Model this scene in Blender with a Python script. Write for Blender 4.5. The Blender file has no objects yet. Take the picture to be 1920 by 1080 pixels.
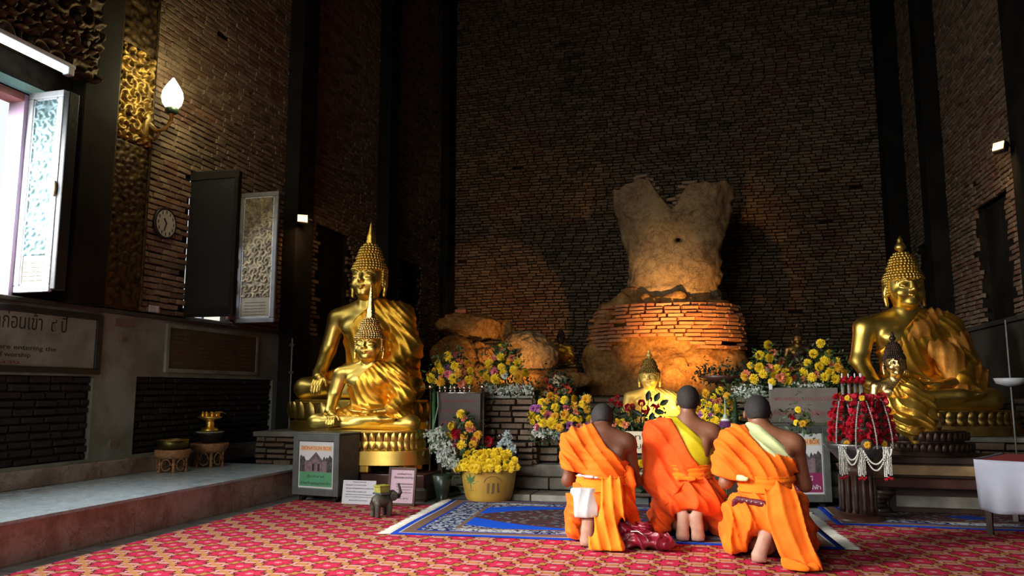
import bpy, bmesh, math, random
import numpy as np
from mathutils import Vector, Matrix, Euler

PI = math.pi
R = math.radians
random.seed(7)
RNG = np.random.default_rng(11)
SC = bpy.context.scene
COL = SC.collection

# ------------------------------------------------------------------ camera
FPX = 1450.0
cd = bpy.data.cameras.new('camera')
cd.sensor_width = 36.0
cd.lens = FPX / 1920 * 36
cd.clip_start = 0.05
cam = bpy.data.objects.new('camera', cd)
COL.objects.link(cam)
PITCH = math.atan(193 / FPX)
YAW = math.atan(390 * math.cos(PITCH) / FPX)
cam.location = (0, 0, 1.08)
cam.rotation_euler = (PI / 2 + PITCH, 0, YAW)
SC.camera = cam
CR = Euler((PI / 2 + PITCH, 0, YAW)).to_matrix()
CL = Vector((0, 0, 1.08))


def at(x, y, Y=None, X=None, Z=None):
    """the point of the room seen at a pixel, on a plane of the room"""
    d = CR @ Vector(((x - 960) / FPX, (540 - y) / FPX, -1))
    if Y is not None:
        t = (Y - CL.y) / d.y
    elif X is not None:
        t = (X - CL.x) / d.x
    else:
        t = (Z - CL.z) / d.z
    return CL + d * t


def ppm(Y):
    return 1463.0 / Y


# ------------------------------------------------------------------ view, world, lights
SC.view_settings.view_transform = 'Standard'
SC.view_settings.look = 'None'
SC.view_settings.gamma = 1.0
SC.view_settings.use_curve_mapping = False
SC.view_settings.exposure = 0.0
SC.cycles.max_bounces = 5
SC.cycles.diffuse_bounces = 3
SC.cycles.glossy_bounces = 3
SC.cycles.caustics_reflective = False
SC.cycles.caustics_refractive = False
SC.cycles.sample_clamp_indirect = 4.0

w = bpy.data.worlds.new('sky')
SC.world = w
w.use_nodes = True
wn = w.node_tree
bg = wn.nodes['Background']
sky = wn.nodes.new('ShaderNodeTexSky')
sky.sky_type = 'HOSEK_WILKIE'
sky.turbidity = 9
sky.sun_direction = Vector((-0.5, 0.2, 0.85)).normalized()
wn.links.new(sky.outputs[0], bg.inputs[0])
bg.inputs[1].default_value = 3.0


def area(name, loc, target, size, power, color, sy=None, spread=180):
    l = bpy.data.lights.new(name, 'AREA')
    l.shape = 'RECTANGLE'
    l.size = size
    l.size_y = sy or size
    l.energy = power
    l.color = color
    l.spread = R(spread)
    o = bpy.data.objects.new(name, l)
    o.location = loc
    o.rotation_euler = (Vector(target) - Vector(loc)).to_track_quat('-Z', 'Y').to_euler()
    COL.objects.link(o)
    return o


def spot(name, loc, target, power, color, angle, blend=0.4, radius=0.05):
    l = bpy.data.lights.new(name, 'SPOT')
    l.energy = power
    l.color = color
    l.spot_size = R(angle)
    l.spot_blend = blend
    l.shadow_soft_size = radius
    o = bpy.data.objects.new(name, l)
    o.location = loc
    o.rotation_euler = (Vector(target) - Vector(loc)).to_track_quat('-Z', 'Y').to_euler()
    COL.objects.link(o)
    return o


DAY = (0.93, 0.97, 1.0)
# daylight through the wide doorway behind the photographer
area('doorway_daylight', (-2.6, -2.6, 2.9), (-1.6, 7.0, 0.6), 3.2, 52, (1.0, 0.97, 0.92), 2.6, 80)
# daylight falling through the open doorway high up, a beam onto the kneeling people and the carpet
area('doorway_beam', (-3.1, -1.2, 4.2), (-0.95, 5.2, 0.1), 0.8, 8, (1.0, 0.96, 0.9), 0.8, 36)
# added key light for the monks, set at an unseen opening cut for it
area('added_monk_key_light', (-5.42, 1.2, 3.1), (-0.5, 5.4, 0.25), 1.1, 84, (1.0, 0.97, 0.92), 1.5, 54)
# daylight through the near left window
area('window_daylight', (-5.95, 4.1, 2.75), (-3.2, 5.4, 0.5), 1.7, 210, DAY, 1.5, 150)
area('second_window_daylight', (-5.75, 7.5, 2.6), (-3.4, 7.4, 0.8), 0.7, 8, DAY, 1.4, 160)
# warm display lamps on the altar, pointing up at the ruin
spot('altar_lamp', (-0.40, 9.65, 1.10), (-0.55, 11.8, 1.86), 740, (1.0, 0.48, 0.11), 48, 1.0, 0.06)
spot('torso_lamp', (-0.6, 9.6, 1.1), (-0.72, 12.1, 2.95), 260, (1.0, 0.66, 0.32), 26, 1.0, 0.06)
spot('shrine_lamp', (-0.6, 8.85, 0.75), (-0.8, 10.6, 1.35), 60, (1.0, 0.66, 0.16), 75, 0.8, 0.06)
spot('rubble_lamp', (-2.75, 9.98, 1.12), (-3.0, 11.2, 1.5), 90, (1.0, 0.5, 0.14), 72, 1.0, 0.06)
spot('wall_lamp_beam', (-3.45, 12.6, 1.3), (-4.2, 15.4, 2.45), 85, (1.0, 0.42, 0.10), 50, 0.12, 0.03)

# ------------------------------------------------------------------ things and parts
MESHES = {}


def link(o):
    COL.objects.link(o)
    return o


def tag(o, label=None, cat=None, group=None, kind=None):
    if label:
        o['label'] = label
    if cat:
        o['category'] = cat
    if group:
        o['group'] = group
    if kind:
        o['kind'] = kind
    return o


def thing(name, label, cat, loc=(0, 0, 0), rz=0.0, group=None, scale=1.0):
    o = bpy.data.objects.new(name, None)
    o.empty_display_size = 0.1
    o.location = loc
    o.rotation_euler = (0, 0, rz)
    o.scale = (scale,) * 3
    link(o)
    return tag(o, label, cat, group)


def mesh_from(name, verts, faces, mat=None, smooth=False):
    me = bpy.data.meshes.new(name)
    me.from_pydata([tuple(v) for v in verts] if not isinstance(verts, np.ndarray) else verts.tolist(), [], faces if isinstance(faces, list) else faces.tolist())
    if mat:
        me.materials.append(mat)
    if smooth:
        me.polygons.foreach_set('use_smooth', [True] * len(me.polygons))
    me.update()
    return me


def part(name, me, parent=None, mat=None, loc=(0, 0, 0), rot=(0, 0, 0), scale=(1, 1, 1), label=None, kind=None, smooth=None):
    if mat is not None and len(me.materials) == 0:
        me.materials.append(mat)
    o = bpy.data.objects.new(name, me)
    o.location = loc
    o.rotation_euler = rot
    o.scale = scale if not isinstance(scale, (int, float)) else (scale,) * 3
    if parent is not None:
        o.parent = parent
    link(o)
    if label:
        o['label'] = label
    if kind:
        o['kind'] = kind
    return o


class MB:
    """collects shapes into one mesh"""

    def __init__(s):
        s.v, s.f = [], []

    def add(s, verts, faces):
        n = len(s.v)
        s.v += [tuple(v) for v in verts]
        s.f += [tuple(i + n for i in f) for f in faces]
        return s

    def box(s, x0, x1, y0, y1, z0, z1, bev=0.0, M=None):
        b = min(bev, (x1 - x0) * .45, (y1 - y0) * .45, (z1 - z0) * .45)
        if b <= 0:
            vs = [(x, y, z) for x in (x0, x1) for y in (y0, y1) for z in (z0, z1)]
            fs = [(0, 1, 3, 2), (4, 6, 7, 5), (0, 4, 5, 1), (2, 3, 7, 6), (0, 2, 6, 4), (1, 5, 7, 3)]
        else:
            bm = bmesh.new()
            bmesh.ops.create_cube(bm, size=1)
            for v in bm.verts:
                v.co = ((x0 + x1) / 2 + v.co.x * (x1 - x0), (y0 + y1) / 2 + v.co.y * (y1 - y0), (z0 + z1) / 2 + v.co.z * (z1 - z0))
            bmesh.ops.bevel(bm, geom=bm.edges[:], offset=b, segments=2, affect='EDGES', profile=0.5)
            bm.verts.index_update()
            vs = [tuple(v.co) for v in bm.verts]
            fs = [tuple(v.index for v in f.verts) for f in bm.faces]
            bm.free()
        if M is not None:
            vs = [tuple(M @ Vector(v)) for v in vs]
        return s.add(vs, fs)

    def tube(s, pts, r, n=8, cap=True):
        pts = [Vector(p) for p in pts]
        m = len(pts)
        rs = r if isinstance(r, (list, tuple)) else [r] * m
        vs, fs = [], []
        up = Vector((0, 0, 1))
        for i, p in enumerate(pts):
            t = (pts[min(i + 1, m - 1)] - pts[max(i - 1, 0)])
            t = t.normalized() if t.length > 1e-9 else Vector((0, 0, 1))
            ref = up if abs(t.dot(up)) < 0.95 else Vector((0, 1, 0))
            a = t.cross(ref).normalized()
            b = t.cross(a).normalized()
            for k in range(n):
                an = 2 * PI * k / n
                vs.append(p + (a * math.cos(an) + b * math.sin(an)) * rs[i])
        for i in range(m - 1):
            for k in range(n):
                fs.append((i * n + k, i * n + (k + 1) % n, (i + 1) * n + (k + 1) % n, (i + 1) * n + k))
        if cap:
            fs.append(tuple(range(n)))
            fs.append(tuple((m - 1) * n + k for k in range(n))[::-1])
        return s.add(vs, fs)

    def lathe(s, prof, n=32, c=(0, 0, 0), sx=1, sy=1, fn=None, cap=True):
        vs, fs = [], []
        m = len(prof)
        for i, (r, z) in enumerate(prof):
            for k in range(n):
                a = 2 * PI * k / n
                rr = r * (fn(a, z) if fn else 1)
                vs.append((c[0] + rr * math.cos(a) * sx, c[1] + rr * math.sin(a) * sy, c[2] + z))
        for i in range(m - 1):
            for k in range(n):
                fs.append((i * n + k, i * n + (k + 1) % n, (i + 1) * n + (k + 1) % n, (i + 1) * n + k))
        if cap:
            fs.append(tuple(range(n))[::-1])
            fs.append(tuple((m - 1) * n + k for k in range(n)))
        return s.add(vs, fs)

    def ball(s, c, r, seg=8, rings=6):
        rr = r if isinstance(r, (tuple, list)) else (r, r, r)
        vs = [(c[0], c[1], c[2] - rr[2])]
        for i in range(1, rings):
            a = -PI / 2 + PI * i / rings
            for k in range(seg):
                b = 2 * PI * k / seg
                vs.append((c[0] + rr[0] * math.cos(a) * math.cos(b), c[1] + rr[1] * math.cos(a) * math.sin(b), c[2] + rr[2] * math.sin(a)))
        vs.append((c[0], c[1], c[2] + rr[2]))
        fs = []
        for k in range(seg):
            fs.append((0, 1 + (k + 1) % seg, 1 + k))
            fs.append((len(vs) - 1, len(vs) - 1 - seg + k, len(vs) - 1 - seg + (k + 1) % seg))
        for i in range(rings - 2):
            for k in range(seg):
                a = 1 + i * seg
                fs.append((a + k, a + (k + 1) % seg, a + seg + (k + 1) % seg, a + seg + k))
        return s.add(vs, fs)

    def mesh(s, name, mat=None, smooth=False):
        return mesh_from(name, s.v, s.f, mat, smooth)

    def build(s, name, mat, parent=None, smooth=False, **k):
        return part(name, s.mesh(name, mat, smooth), parent, **k)


def auto_smooth(o, ang=40):
    me = o.data
    me.polygons.foreach_set('use_smooth', [True] * len(me.polygons))
    bm = bmesh.new()
    bm.from_mesh(me)
    for e in bm.edges:
        if len(e.link_faces) == 2 and e.calc_face_angle(0) > R(ang):
            e.smooth = False
    bm.to_mesh(me)
    bm.free()
    return o


# ------------------------------------------------------------------ materials
class X:
    """a value in a node tree with arithmetic"""
    nt = None

    def __init__(s, v):
        s.v = v

    def _b(s, op, o, flip=False):
        return mth(op, o, s) if flip else mth(op, s, o)

    def __add__(s, o): return s._b('ADD', o)
    def __radd__(s, o): return s._b('ADD', o, True)
    def __sub__(s, o): return s._b('SUBTRACT', o)
    def __rsub__(s, o): return s._b('SUBTRACT', o, True)
    def __mul__(s, o): return s._b('MULTIPLY', o)
    def __rmul__(s, o): return s._b('MULTIPLY', o, True)
    def __truediv__(s, o): return s._b('DIVIDE', o)
    def __lt__(s, o): return s._b('LESS_THAN', o)
    def __gt__(s, o): return s._b('GREATER_THAN', o)


def put(inp, a):
    if isinstance(a, X):
        X.nt.links.new(a.v, inp)
    else:
        inp.default_value = a


def mth(op, a, b=None, c=None):
    n = X.nt.nodes.new('ShaderNodeMath')
    n.operation = op
    put(n.inputs[0], a)
    if b is not None:
        put(n.inputs[1], b)
    if c is not None:
        put(n.inputs[2], c)
    return X(n.outputs[0])


def xabs(a): return mth('ABSOLUTE', a)
def xfr(a): return mth('FRACT', a)
def xmin(a, b): return mth('MINIMUM', a, b)
def xmax(a, b): return mth('MAXIMUM', a, b)


def mixc(f, a, b):
    n = X.nt.nodes.new('ShaderNodeMix')
    n.data_type = 'RGBA'
    put(n.inputs[0], f)
    for i, c in ((6, a), (7, b)):
        if isinstance(c, X):
            X.nt.links.new(c.v, n.inputs[i])
        else:
            n.inputs[i].default_value = (*c, 1)
    return X(n.outputs[2])


def coords(kind='Object'):
    n = X.nt.nodes.new('ShaderNodeTexCoord')
    return X(n.outputs[kind])


def geo_pos():
    return X(X.nt.nodes.new('ShaderNodeNewGeometry').outputs['Position'])


def sep(v):
    n = X.nt.nodes.new('ShaderNodeSeparateXYZ')
    X.nt.links.new(v.v, n.inputs[0])
    return X(n.outputs[0]), X(n.outputs[1]), X(n.outputs[2])


def comb(x, y, z):
    n = X.nt.nodes.new('ShaderNodeCombineXYZ')
    for i, a in enumerate((x, y, z)):
        put(n.inputs[i], a)
    return X(n.outputs[0])


def noise(v, scale, detail=3, rough=0.55, dist=0.0):
    n = X.nt.nodes.new('ShaderNodeTexNoise')
    if v is not None:
        X.nt.links.new(v.v, n.inputs['Vector'])
    n.inputs['Scale'].default_value = scale
    n.inputs['Detail'].default_value = detail
    n.inputs['Roughness'].default_value = rough
    n.inputs['Distortion'].default_value = dist
    return X(n.outputs['Fac'])


def voro(v, scale, feature='F1', out='Distance'):
    n = X.nt.nodes.new('ShaderNodeTexVoronoi')
    n.feature = feature
    X.nt.links.new(v.v, n.inputs['Vector'])
    n.inputs['Scale'].default_value = scale
    return X(n.outputs[out])


def ramp(f, stops):
    n = X.nt.nodes.new('ShaderNodeValToRGB')
    put(n.inputs[0], f)
    r = n.color_ramp
    r.elements[0].position, r.elements[0].color = stops[0][0], (*stops[0][1], 1)
    r.elements[1].position, r.elements[1].color = stops[-1][0], (*stops[-1][1], 1)
    for p, c in stops[1:-1]:
        e = r.elements.new(p)
        e.color = (*c, 1)
    return X(n.outputs[0])


def smooth_step(a, lo, hi):
    n = X.nt.nodes.new('ShaderNodeMapRange')
    n.interpolation_type = 'SMOOTHSTEP'
    put(n.inputs[0], a)
    n.inputs[1].default_value = lo
    n.inputs[2].default_value = hi
    return X(n.outputs[0])


def new_mat(name):
    m = bpy.data.materials.new(name)
    m.use_nodes = True
    X.nt = m.node_tree
    b = m.node_tree.nodes['Principled BSDF']
    return m, b


def setc(b, col, rough=0.6, metal=0.0, bump=None, bstr=0.3, bdist=0.01, sheen=0, spec=None):
    if isinstance(col, X):
        X.nt.links.new(col.v, b.inputs['Base Color'])
    else:
        b.inputs['Base Color'].default_value = (*col, 1)
    put(b.inputs['Roughness'], rough)
    b.inputs['Metallic'].default_value = metal
    if sheen:
        b.inputs['Sheen Weight'].default_value = sheen
    if spec is not None:
        b.inputs['Specular IOR Level'].default_value = spec
    if bump is not None:
        n = X.nt.nodes.new('ShaderNodeBump')
        n.inputs['Strength'].default_value = bstr
        n.inputs['Distance'].default_value = bdist
        X.nt.links.new(bump.v, n.inputs['Height'])
        X.nt.links.new(n.outputs[0], b.inputs['Normal'])


MAT = {}


def mat(name, c1, c2=None, scale=6, rough=0.6, metal=0.0, bstr=0.25, bdist=0.01, bscale=None, sheen=0, spec=None, detail=4):
    if name in MAT:
        return MAT[name]
    m, b = new_mat(name)
    p = coords('Object')
    f = noise(p, scale, detail)
    col = mixc(smooth_step(f, 0.35, 0.65), c1, c2 or tuple(x * 0.75 for x in c1))
    bp = noise(p, bscale or scale * 4, 4)
    setc(b, col, rough, metal, bp, bstr, bdist, sheen, spec)
    MAT[name] = m
    return m


def emit_mat(name, col, strength):
    m, b = new_mat(name)
    b.inputs['Base Color'].default_value = (*col, 1)
    b.inputs['Emission Color'].default_value = (*col, 1)
    b.inputs['Emission Strength'].default_value = strength
    MAT[name] = m
    return m


def brick_mat(name, tones, patch=0.5, rough=0.9):
    m, b = new_mat(name)
    g = X.nt.nodes.new('ShaderNodeNewGeometry')
    oi = X.nt.nodes.new('ShaderNodeObjectInfo')
    rnd = xfr(X(g.outputs['Random Per Island']) + X(oi.outputs['Random']))
    pos = X(g.outputs['Position'])
    big = noise(pos, 0.9, 3)
    f = xmin(xmax(rnd * (1 - patch) + smooth_step(big, 0.3, 0.7) * patch, 0.0), 1.0)
    n = len(tones)
    col = ramp(f, [(i / (n - 1), t) for i, t in enumerate(tones)])
    fine = noise(pos, 40, 4, 0.7)
    col = mixc(smooth_step(fine, 0.35, 0.75) * 0.6, col, tuple(x * 0.55 for x in tones[0]))
    setc(b, col, rough, 0, noise(pos, 60, 4, 0.7), 0.5, 0.006, spec=0.2)
    MAT[name] = m
    return m


WALLB = brick_mat('wall_brick', [(0.10, 0.085, 0.06), (0.20, 0.145, 0.09), (0.36, 0.26, 0.17), (0.20, 0.11, 0.075), (0.38, 0.21, 0.12)])
DARKB = brick_mat('dark_brick', [(0.022, 0.02, 0.018), (0.035, 0.03, 0.026), (0.03, 0.024, 0.02), (0.05, 0.042, 0.034)])
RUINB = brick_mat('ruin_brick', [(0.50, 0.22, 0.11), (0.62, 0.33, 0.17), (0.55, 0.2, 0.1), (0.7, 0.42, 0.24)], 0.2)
ALTB = brick_mat('altar_brick', [(0.12, 0.1, 0.075), (0.24, 0.19, 0.13), (0.2, 0.12, 0.08), (0.3, 0.24, 0.17)])
MORTAR = mat('mortar', (0.03, 0.023, 0.017), (0.015, 0.012, 0.01), 8, 0.95, spec=0.1)
BLACKPL = mat('near_black_plaster', (0.012, 0.011, 0.010), (0.02, 0.018, 0.015), 3, 0.85, spec=0.15)  # near-black tone for the pilasters and some shutter leaves
STUCCO_GREY = mat('grey_plaster', (0.26, 0.28, 0.22), (0.17, 0.17, 0.125), 2.5, 0.9, bstr=0.4, bscale=30, spec=0.2)
STUCCO_DARK = mat('dark_plaster', (0.075, 0.066, 0.052), (0.04, 0.035, 0.028), 2, 0.9, bstr=0.4, bscale=25, spec=0.2)
STONE = mat('step_stone', (0.30, 0.28, 0.23), (0.18, 0.165, 0.13), 4, 0.75, bstr=0.4)
WOOD_D = mat('dark_wood', (0.035, 0.02, 0.014), (0.06, 0.032, 0.02), 5, 0.5)
WOOD_R = mat('reddish_wood', (0.10, 0.035, 0.022), (0.06, 0.022, 0.016), 5, 0.4)
BLACK = mat('black_paint', (0.012, 0.012, 0.012), None, 5, 0.5)
STEEL = mat('steel', (0.75, 0.74, 0.7), None, 5, 0.25, 1.0, bstr=0.05)
GREYMETAL = mat('grey_painted_metal', (0.13, 0.14, 0.125), (0.10, 0.105, 0.095), 8, 0.45, 0.2, bstr=0.08)
WHITEPAINT = mat('pale_frame_paint', (0.62, 0.64, 0.66), (0.5, 0.52, 0.55), 8, 0.45, bstr=0.1)
WICKER = mat('wicker', (0.42, 0.21, 0.09), (0.28, 0.13, 0.05), 30, 0.5, bstr=0.8, bscale=80)
PAPER = mat('paper', (0.72, 0.72, 0.72), (0.66, 0.66, 0.66), 3, 0.7, bstr=0.05)


def gold_mat(name, c1, c2, rough, rvar=0.12, bstr=0.06, scale=6, metal=1.0):
    m, b = new_mat(name)
    p = coords('Object')
    n1 = noise(p, scale, 4)
    col = mixc(smooth_step(n1, 0.35, 0.7), c1, c2)
    setc(b, col, noise(p, scale * 3, 3) * rvar + rough, metal, noise(p, scale * 6, 3), bstr, 0.01)
    MAT[name] = m
    return m


GOLD = gold_mat('gold_leaf', (1.0, 0.74, 0.19), (0.94, 0.62, 0.12), 0.33)
GOLD_CLOTH = gold_mat('gold_robe', (1.0, 0.58, 0.07), (0.95, 0.46, 0.04), 0.38, bstr=0.12, scale=10)
GOLD_PALE = gold_mat('pale_gold', (1.0, 0.76, 0.32), (0.8, 0.56, 0.2), 0.22, bstr=0.3, scale=14)
GOLD_DULL = gold_mat('dull_gold', (0.55, 0.36, 0.1), (0.3, 0.19, 0.06), 0.4, bstr=0.3, scale=9)
DARK_LACQ = gold_mat('dark_lacquer', (0.09, 0.05, 0.03), (0.03, 0.018, 0.014), 0.35, bstr=0.3, scale=9, metal=0.5)

# marble: blue-grey top with veins
m, b = new_mat('marble')
p = geo_pos()
n1 = noise(p, 2.6, 6, 0.7, 0.6)
n2 = noise(p, 3.2, 5, 0.7, 1.0)
vein = smooth_step(xabs(n2 - 0.5), 0.0, 0.012)
col = ramp(n1, [(0.3, (0.12, 0.08, 0.06)), (0.45, (0.30, 0.20, 0.15)), (0.55, (0.40, 0.31, 0.26)), (0.7, (0.24, 0.22, 0.19))])
setc(b, mixc(vein * 0.6 + 0.4, (0.05, 0.025, 0.018), col), 0.3, 0, n1, 0.05, 0.005)
MARBLE = m
m, b = new_mat('marble_top')
p = geo_pos()
n1 = noise(p, 3, 6, 0.65, 1.5)
col = ramp(n1, [(0.3, (0.20, 0.24, 0.25)), (0.5, (0.36, 0.41, 0.43)), (0.7, (0.26, 0.27, 0.25))])
setc(b, col, noise(p, 9, 4) * 0.2 + 0.16, 0, n1, 0.06, 0.01)
MARBLE_TOP = m


def cloth_mat(name, c1, c2=None, rough=0.8, sheen=0.03, trans=0.0):
    m, b = new_mat(name)
    p = coords('Object')
    n1 = noise(p, 5, 4)
    c2 = c2 or tuple(x * 0.85 for x in c1)
    wv = noise(p, 400, 2)
    setc(b, mixc(smooth_step(n1, 0.3, 0.7), c1, c2), rough, 0, wv, 0.15, 0.002, sheen, 0.25)
    MAT[name] = m
    return m


# ------------------------------------------------------------------ signed-distance sculpting
def rotm(rx=0, ry=0, rz=0):
    return np.array(Euler((rx, ry, rz)).to_matrix())


def smin(a, b, k):
    if k <= 0:
        return np.minimum(a, b)
    h = np.clip(0.5 + 0.5 * (b - a) / k, 0, 1)
    return b * (1 - h) + a * h - k * h * (1 - h)


def smax(a, b, k):
    return -smin(-a, -b, k)


class SDF:
    def __init__(s, lo, hi, h, margin=0.07):
        s.lo, s.h, s.m = np.array(lo, float), h, margin
        s.n = np.ceil((np.array(hi, float) - s.lo) / h).astype(int) + 1
        s.v = np.full(s.n, 1.0, dtype=np.float32)

    def win(s, lo, hi):
        a = np.clip(np.floor((np.array(lo) - s.m - s.lo) / s.h).astype(int), 0, s.n)
        b = np.clip(np.ceil((np.array(hi) + s.m - s.lo) / s.h).astype(int) + 1, 0, s.n)
        sl = tuple(slice(a[i], b[i]) for i in range(3))
        ax = [s.lo[i] + s.h * np.arange(a[i], b[i], dtype=np.float32) for i in range(3)]
        return sl, ax[0][:, None, None], ax[1][None, :, None], ax[2][None, None, :]

    def grid(s):
        return s.win(s.lo - 9, s.lo + s.n * s.h + 9)[1:]

    def _put(s, sl, d, k, op):
        if op == 'sub':
            s.v[sl] = smax(s.v[sl], -d, k)
        else:
            s.v[sl] = smin(s.v[sl], d, k)

    def cap(s, a, b, ra, rb=None, k=0.03, op='add', sq=None):
        rb = ra if rb is None else rb
        a, b = np.array(a, float), np.array(b, float)
        r = max(ra, rb)
        sl, x, y, z = s.win(np.minimum(a, b) - r, np.maximum(a, b) + r)
        ab = b - a
        L = max(ab @ ab, 1e-9)
        px, py, pz = x - a[0], y - a[1], z - a[2]
        t = np.clip((px * ab[0] + py * ab[1] + pz * ab[2]) / L, 0, 1)
        dx, dy, dz = px - t * ab[0], py - t * ab[1], pz - t * ab[2]
        if sq is not None:
            dx, dy, dz = dx / sq[0], dy / sq[1], dz / sq[2]
        d = np.sqrt(dx * dx + dy * dy + dz * dz) - (ra + (rb - ra) * t)
        s._put(sl, d, k, op)
        return s

    def chain(s, pts, rs, k=0.02, sq=None):
        for i in range(len(pts) - 1):
            s.cap(pts[i], pts[i + 1], rs[i], rs[i + 1], k, sq=sq)
        return s

    def ell(s, c, r, k=0.03, rot=None, op='add'):
        c, r = np.array(c, float), np.array(r, float)
        e = r.max() if rot is not None else r
        sl, x, y, z = s.win(c - e, c + e)
        px, py, pz = x - c[0], y - c[1], z - c[2]
        if rot is not None:
            Mi = rot.T
            px, py, pz = (Mi[i, 0] * px + Mi[i, 1] * py + Mi[i, 2] * pz for i in range(3))
        k0 = np.sqrt((px / r[0]) ** 2 + (py / r[1]) ** 2 + (pz / r[2]) ** 2)
        k1 = np.sqrt((px / r[0] ** 2) ** 2 + (py / r[1] ** 2) ** 2 + (pz / r[2] ** 2) ** 2) + 1e-6
        s._put(sl, k0 * (k0 - 1) / k1, k, op)
        return s

    def copy(s):
        o = SDF.__new__(SDF)
        o.lo, o.h, o.m, o.n, o.v = s.lo, s.h, s.m, s.n, s.v.copy()
        return o

    def mesh(s, name, mat=None, iters=2):
        v, q = surface_nets(s.v, s.lo, s.h, iters)
        me = bpy.data.meshes.new(name)
        me.vertices.add(len(v))
        me.vertices.foreach_set('co', v.astype(np.float32).ravel())
        me.loops.add(q.size)
        me.loops.foreach_set('vertex_index', q.ravel().astype(np.int32))
        me.polygons.add(len(q))
        me.polygons.foreach_set('loop_start', np.arange(0, q.size, 4, dtype=np.int32))
        me.polygons.foreach_set('use_smooth', np.ones(len(q), dtype=bool))
        me.update(calc_edges=True)
        me.validate()
        if mat:
            me.materials.append(mat)
        return me


def surface_nets(v, lo, h, iters=2):
    for ax in range(3):
        sl = [slice(None)] * 3
        for e in (0, -1):
            sl[ax] = e
            v[tuple(sl)] = np.maximum(v[tuple(sl)], h * 0.2)
    s = v < 0
    nx, ny, nz = v.shape
    cnt = np.zeros((nx - 1, ny - 1, nz - 1), np.int8)
    offs = [(i, j, k) for i in (0, 1) for j in (0, 1) for k in (0, 1)]
    for i, j, k in offs:
        cnt += s[i:nx - 1 + i, j:ny - 1 + j, k:nz - 1 + k]
    ci, cj, ck = np.nonzero((cnt > 0) & (cnt < 8))
    idx = np.full(cnt.shape, -1, np.int64)
    idx[ci, cj, ck] = np.arange(len(ci))
    acc = np.zeros((len(ci), 3))
    num = np.zeros(len(ci))
    vals = {o: v[ci + o[0], cj + o[1], ck + o[2]].astype(float) for o in offs}
    for a in offs:
        for ax in range(3):
            if a[ax] == 0:
                b = list(a)
                b[ax] = 1
                b = tuple(b)
                va, vb = vals[a], vals[b]
                mk = (va < 0) != (vb < 0)
                t = np.where(mk, va / np.where(mk, va - vb, 1), 0)
                for d in range(3):
                    acc[:, d] += np.where(mk, a[d] + (t if d == ax else 0), 0)
                num += mk
    P = acc / num[:, None] + np.stack([ci, cj, ck], 1)
    quads = []
    for ax in range(3):
        o1, o2 = [(1, 2), (2, 0), (0, 1)][ax]
        sa = [slice(0, -1) if d == ax else slice(1, -1) for d in range(3)]
        sb = [slice(1, None) if d == ax else slice(1, -1) for d in range(3)]
        A, B = s[tuple(sa)], s[tuple(sb)]
        e = np.nonzero(A != B)
        base = [e[d] + (0 if d == ax else 1) for d in range(3)]
        inside = A[e]

        def cell(d1, d2):
            c = list(base)
            c[o1] = c[o1] - d1
            c[o2] = c[o2] - d2
            return idx[c[0], c[1], c[2]]
        q = np.stack([cell(1, 1), cell(0, 1), cell(0, 0), cell(1, 0)], 1)
        q = np.where(inside[:, None], q, q[:, ::-1])
        quads.append(q)
    Q = np.concatenate(quads)
    Q = Q[(Q >= 0).all(1)]
    # a light Laplacian smooth
    E = np.concatenate([Q[:, [0, 1]], Q[:, [1, 2]], Q[:, [2, 3]], Q[:, [3, 0]]])
    for _ in range(iters):
        S = np.zeros_like(P)
        N = np.zeros(len(P))
        for d in range(3):
            S[:, d] = np.bincount(E[:, 0], P[E[:, 1], d], len(P)) + np.bincount(E[:, 1], P[E[:, 0], d], len(P))
        N = np.bincount(E[:, 0], minlength=len(P)) + np.bincount(E[:, 1], minlength=len(P))
        P = P * 0.5 + 0.5 * S / N[:, None]
    return P * h + lo, Q


def wob(x, y, z, f=1.0, seed=0.0):
    """cheap smooth noise in -1..1"""
    return (np.sin(3.1 * f * x + 1.3 * np.sin(2.3 * f * z + seed) + seed * 1.7) + np.sin(2.7 * f * y - 1.1 * np.sin(3.3 * f * x + seed * 2)) +
            np.sin(3.7 * f * z + 1.5 * np.sin(2.9 * f * y + 0.7 * seed) + seed)) / 3.0


def vnoise(x, y, z, f, seed=0):
    """lattice value noise (numpy), for rough stone"""
    r = np.random.default_rng(seed)
    T = r.random((16, 16, 16)).astype(np.float32)
    x, y, z = np.broadcast_arrays(x * f, y * f, z * f)
    i, j, k = np.floor(x).astype(int), np.floor(y).astype(int), np.floor(z).astype(int)
    u, v, w_ = x - i, y - j, z - k
    u, v, w_ = u * u * (3 - 2 * u), v * v * (3 - 2 * v), w_ * w_ * (3 - 2 * w_)
    out = 0
    for a in (0, 1):
        for b in (0, 1):
            for c in (0, 1):
                out = out + T[(i + a) % 16, (j + b) % 16, (k + c) % 16] * (u if a else 1 - u) * (v if b else 1 - v) * (w_ if c else 1 - w_)
    return out * 2 - 1

# ================================================================== the setting
LX, RX, BY = -5.55, 3.4, 15.4          # left wall, right wall, back wall
CEIL = 11.0


def cells(us, vs, holes):
    """grid rectangles between the given edges that no hole covers"""
    out = []
    for a, b in zip(us[:-1], us[1:]):
        for c, d in zip(vs[:-1], vs[1:]):
            mu, mv = (a + b) / 2, (c + d) / 2
            if not any(h[0] < mu < h[1] and h[2] < mv < h[3] for h in holes):
                out.append((a, b, c, d))
    return out


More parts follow.
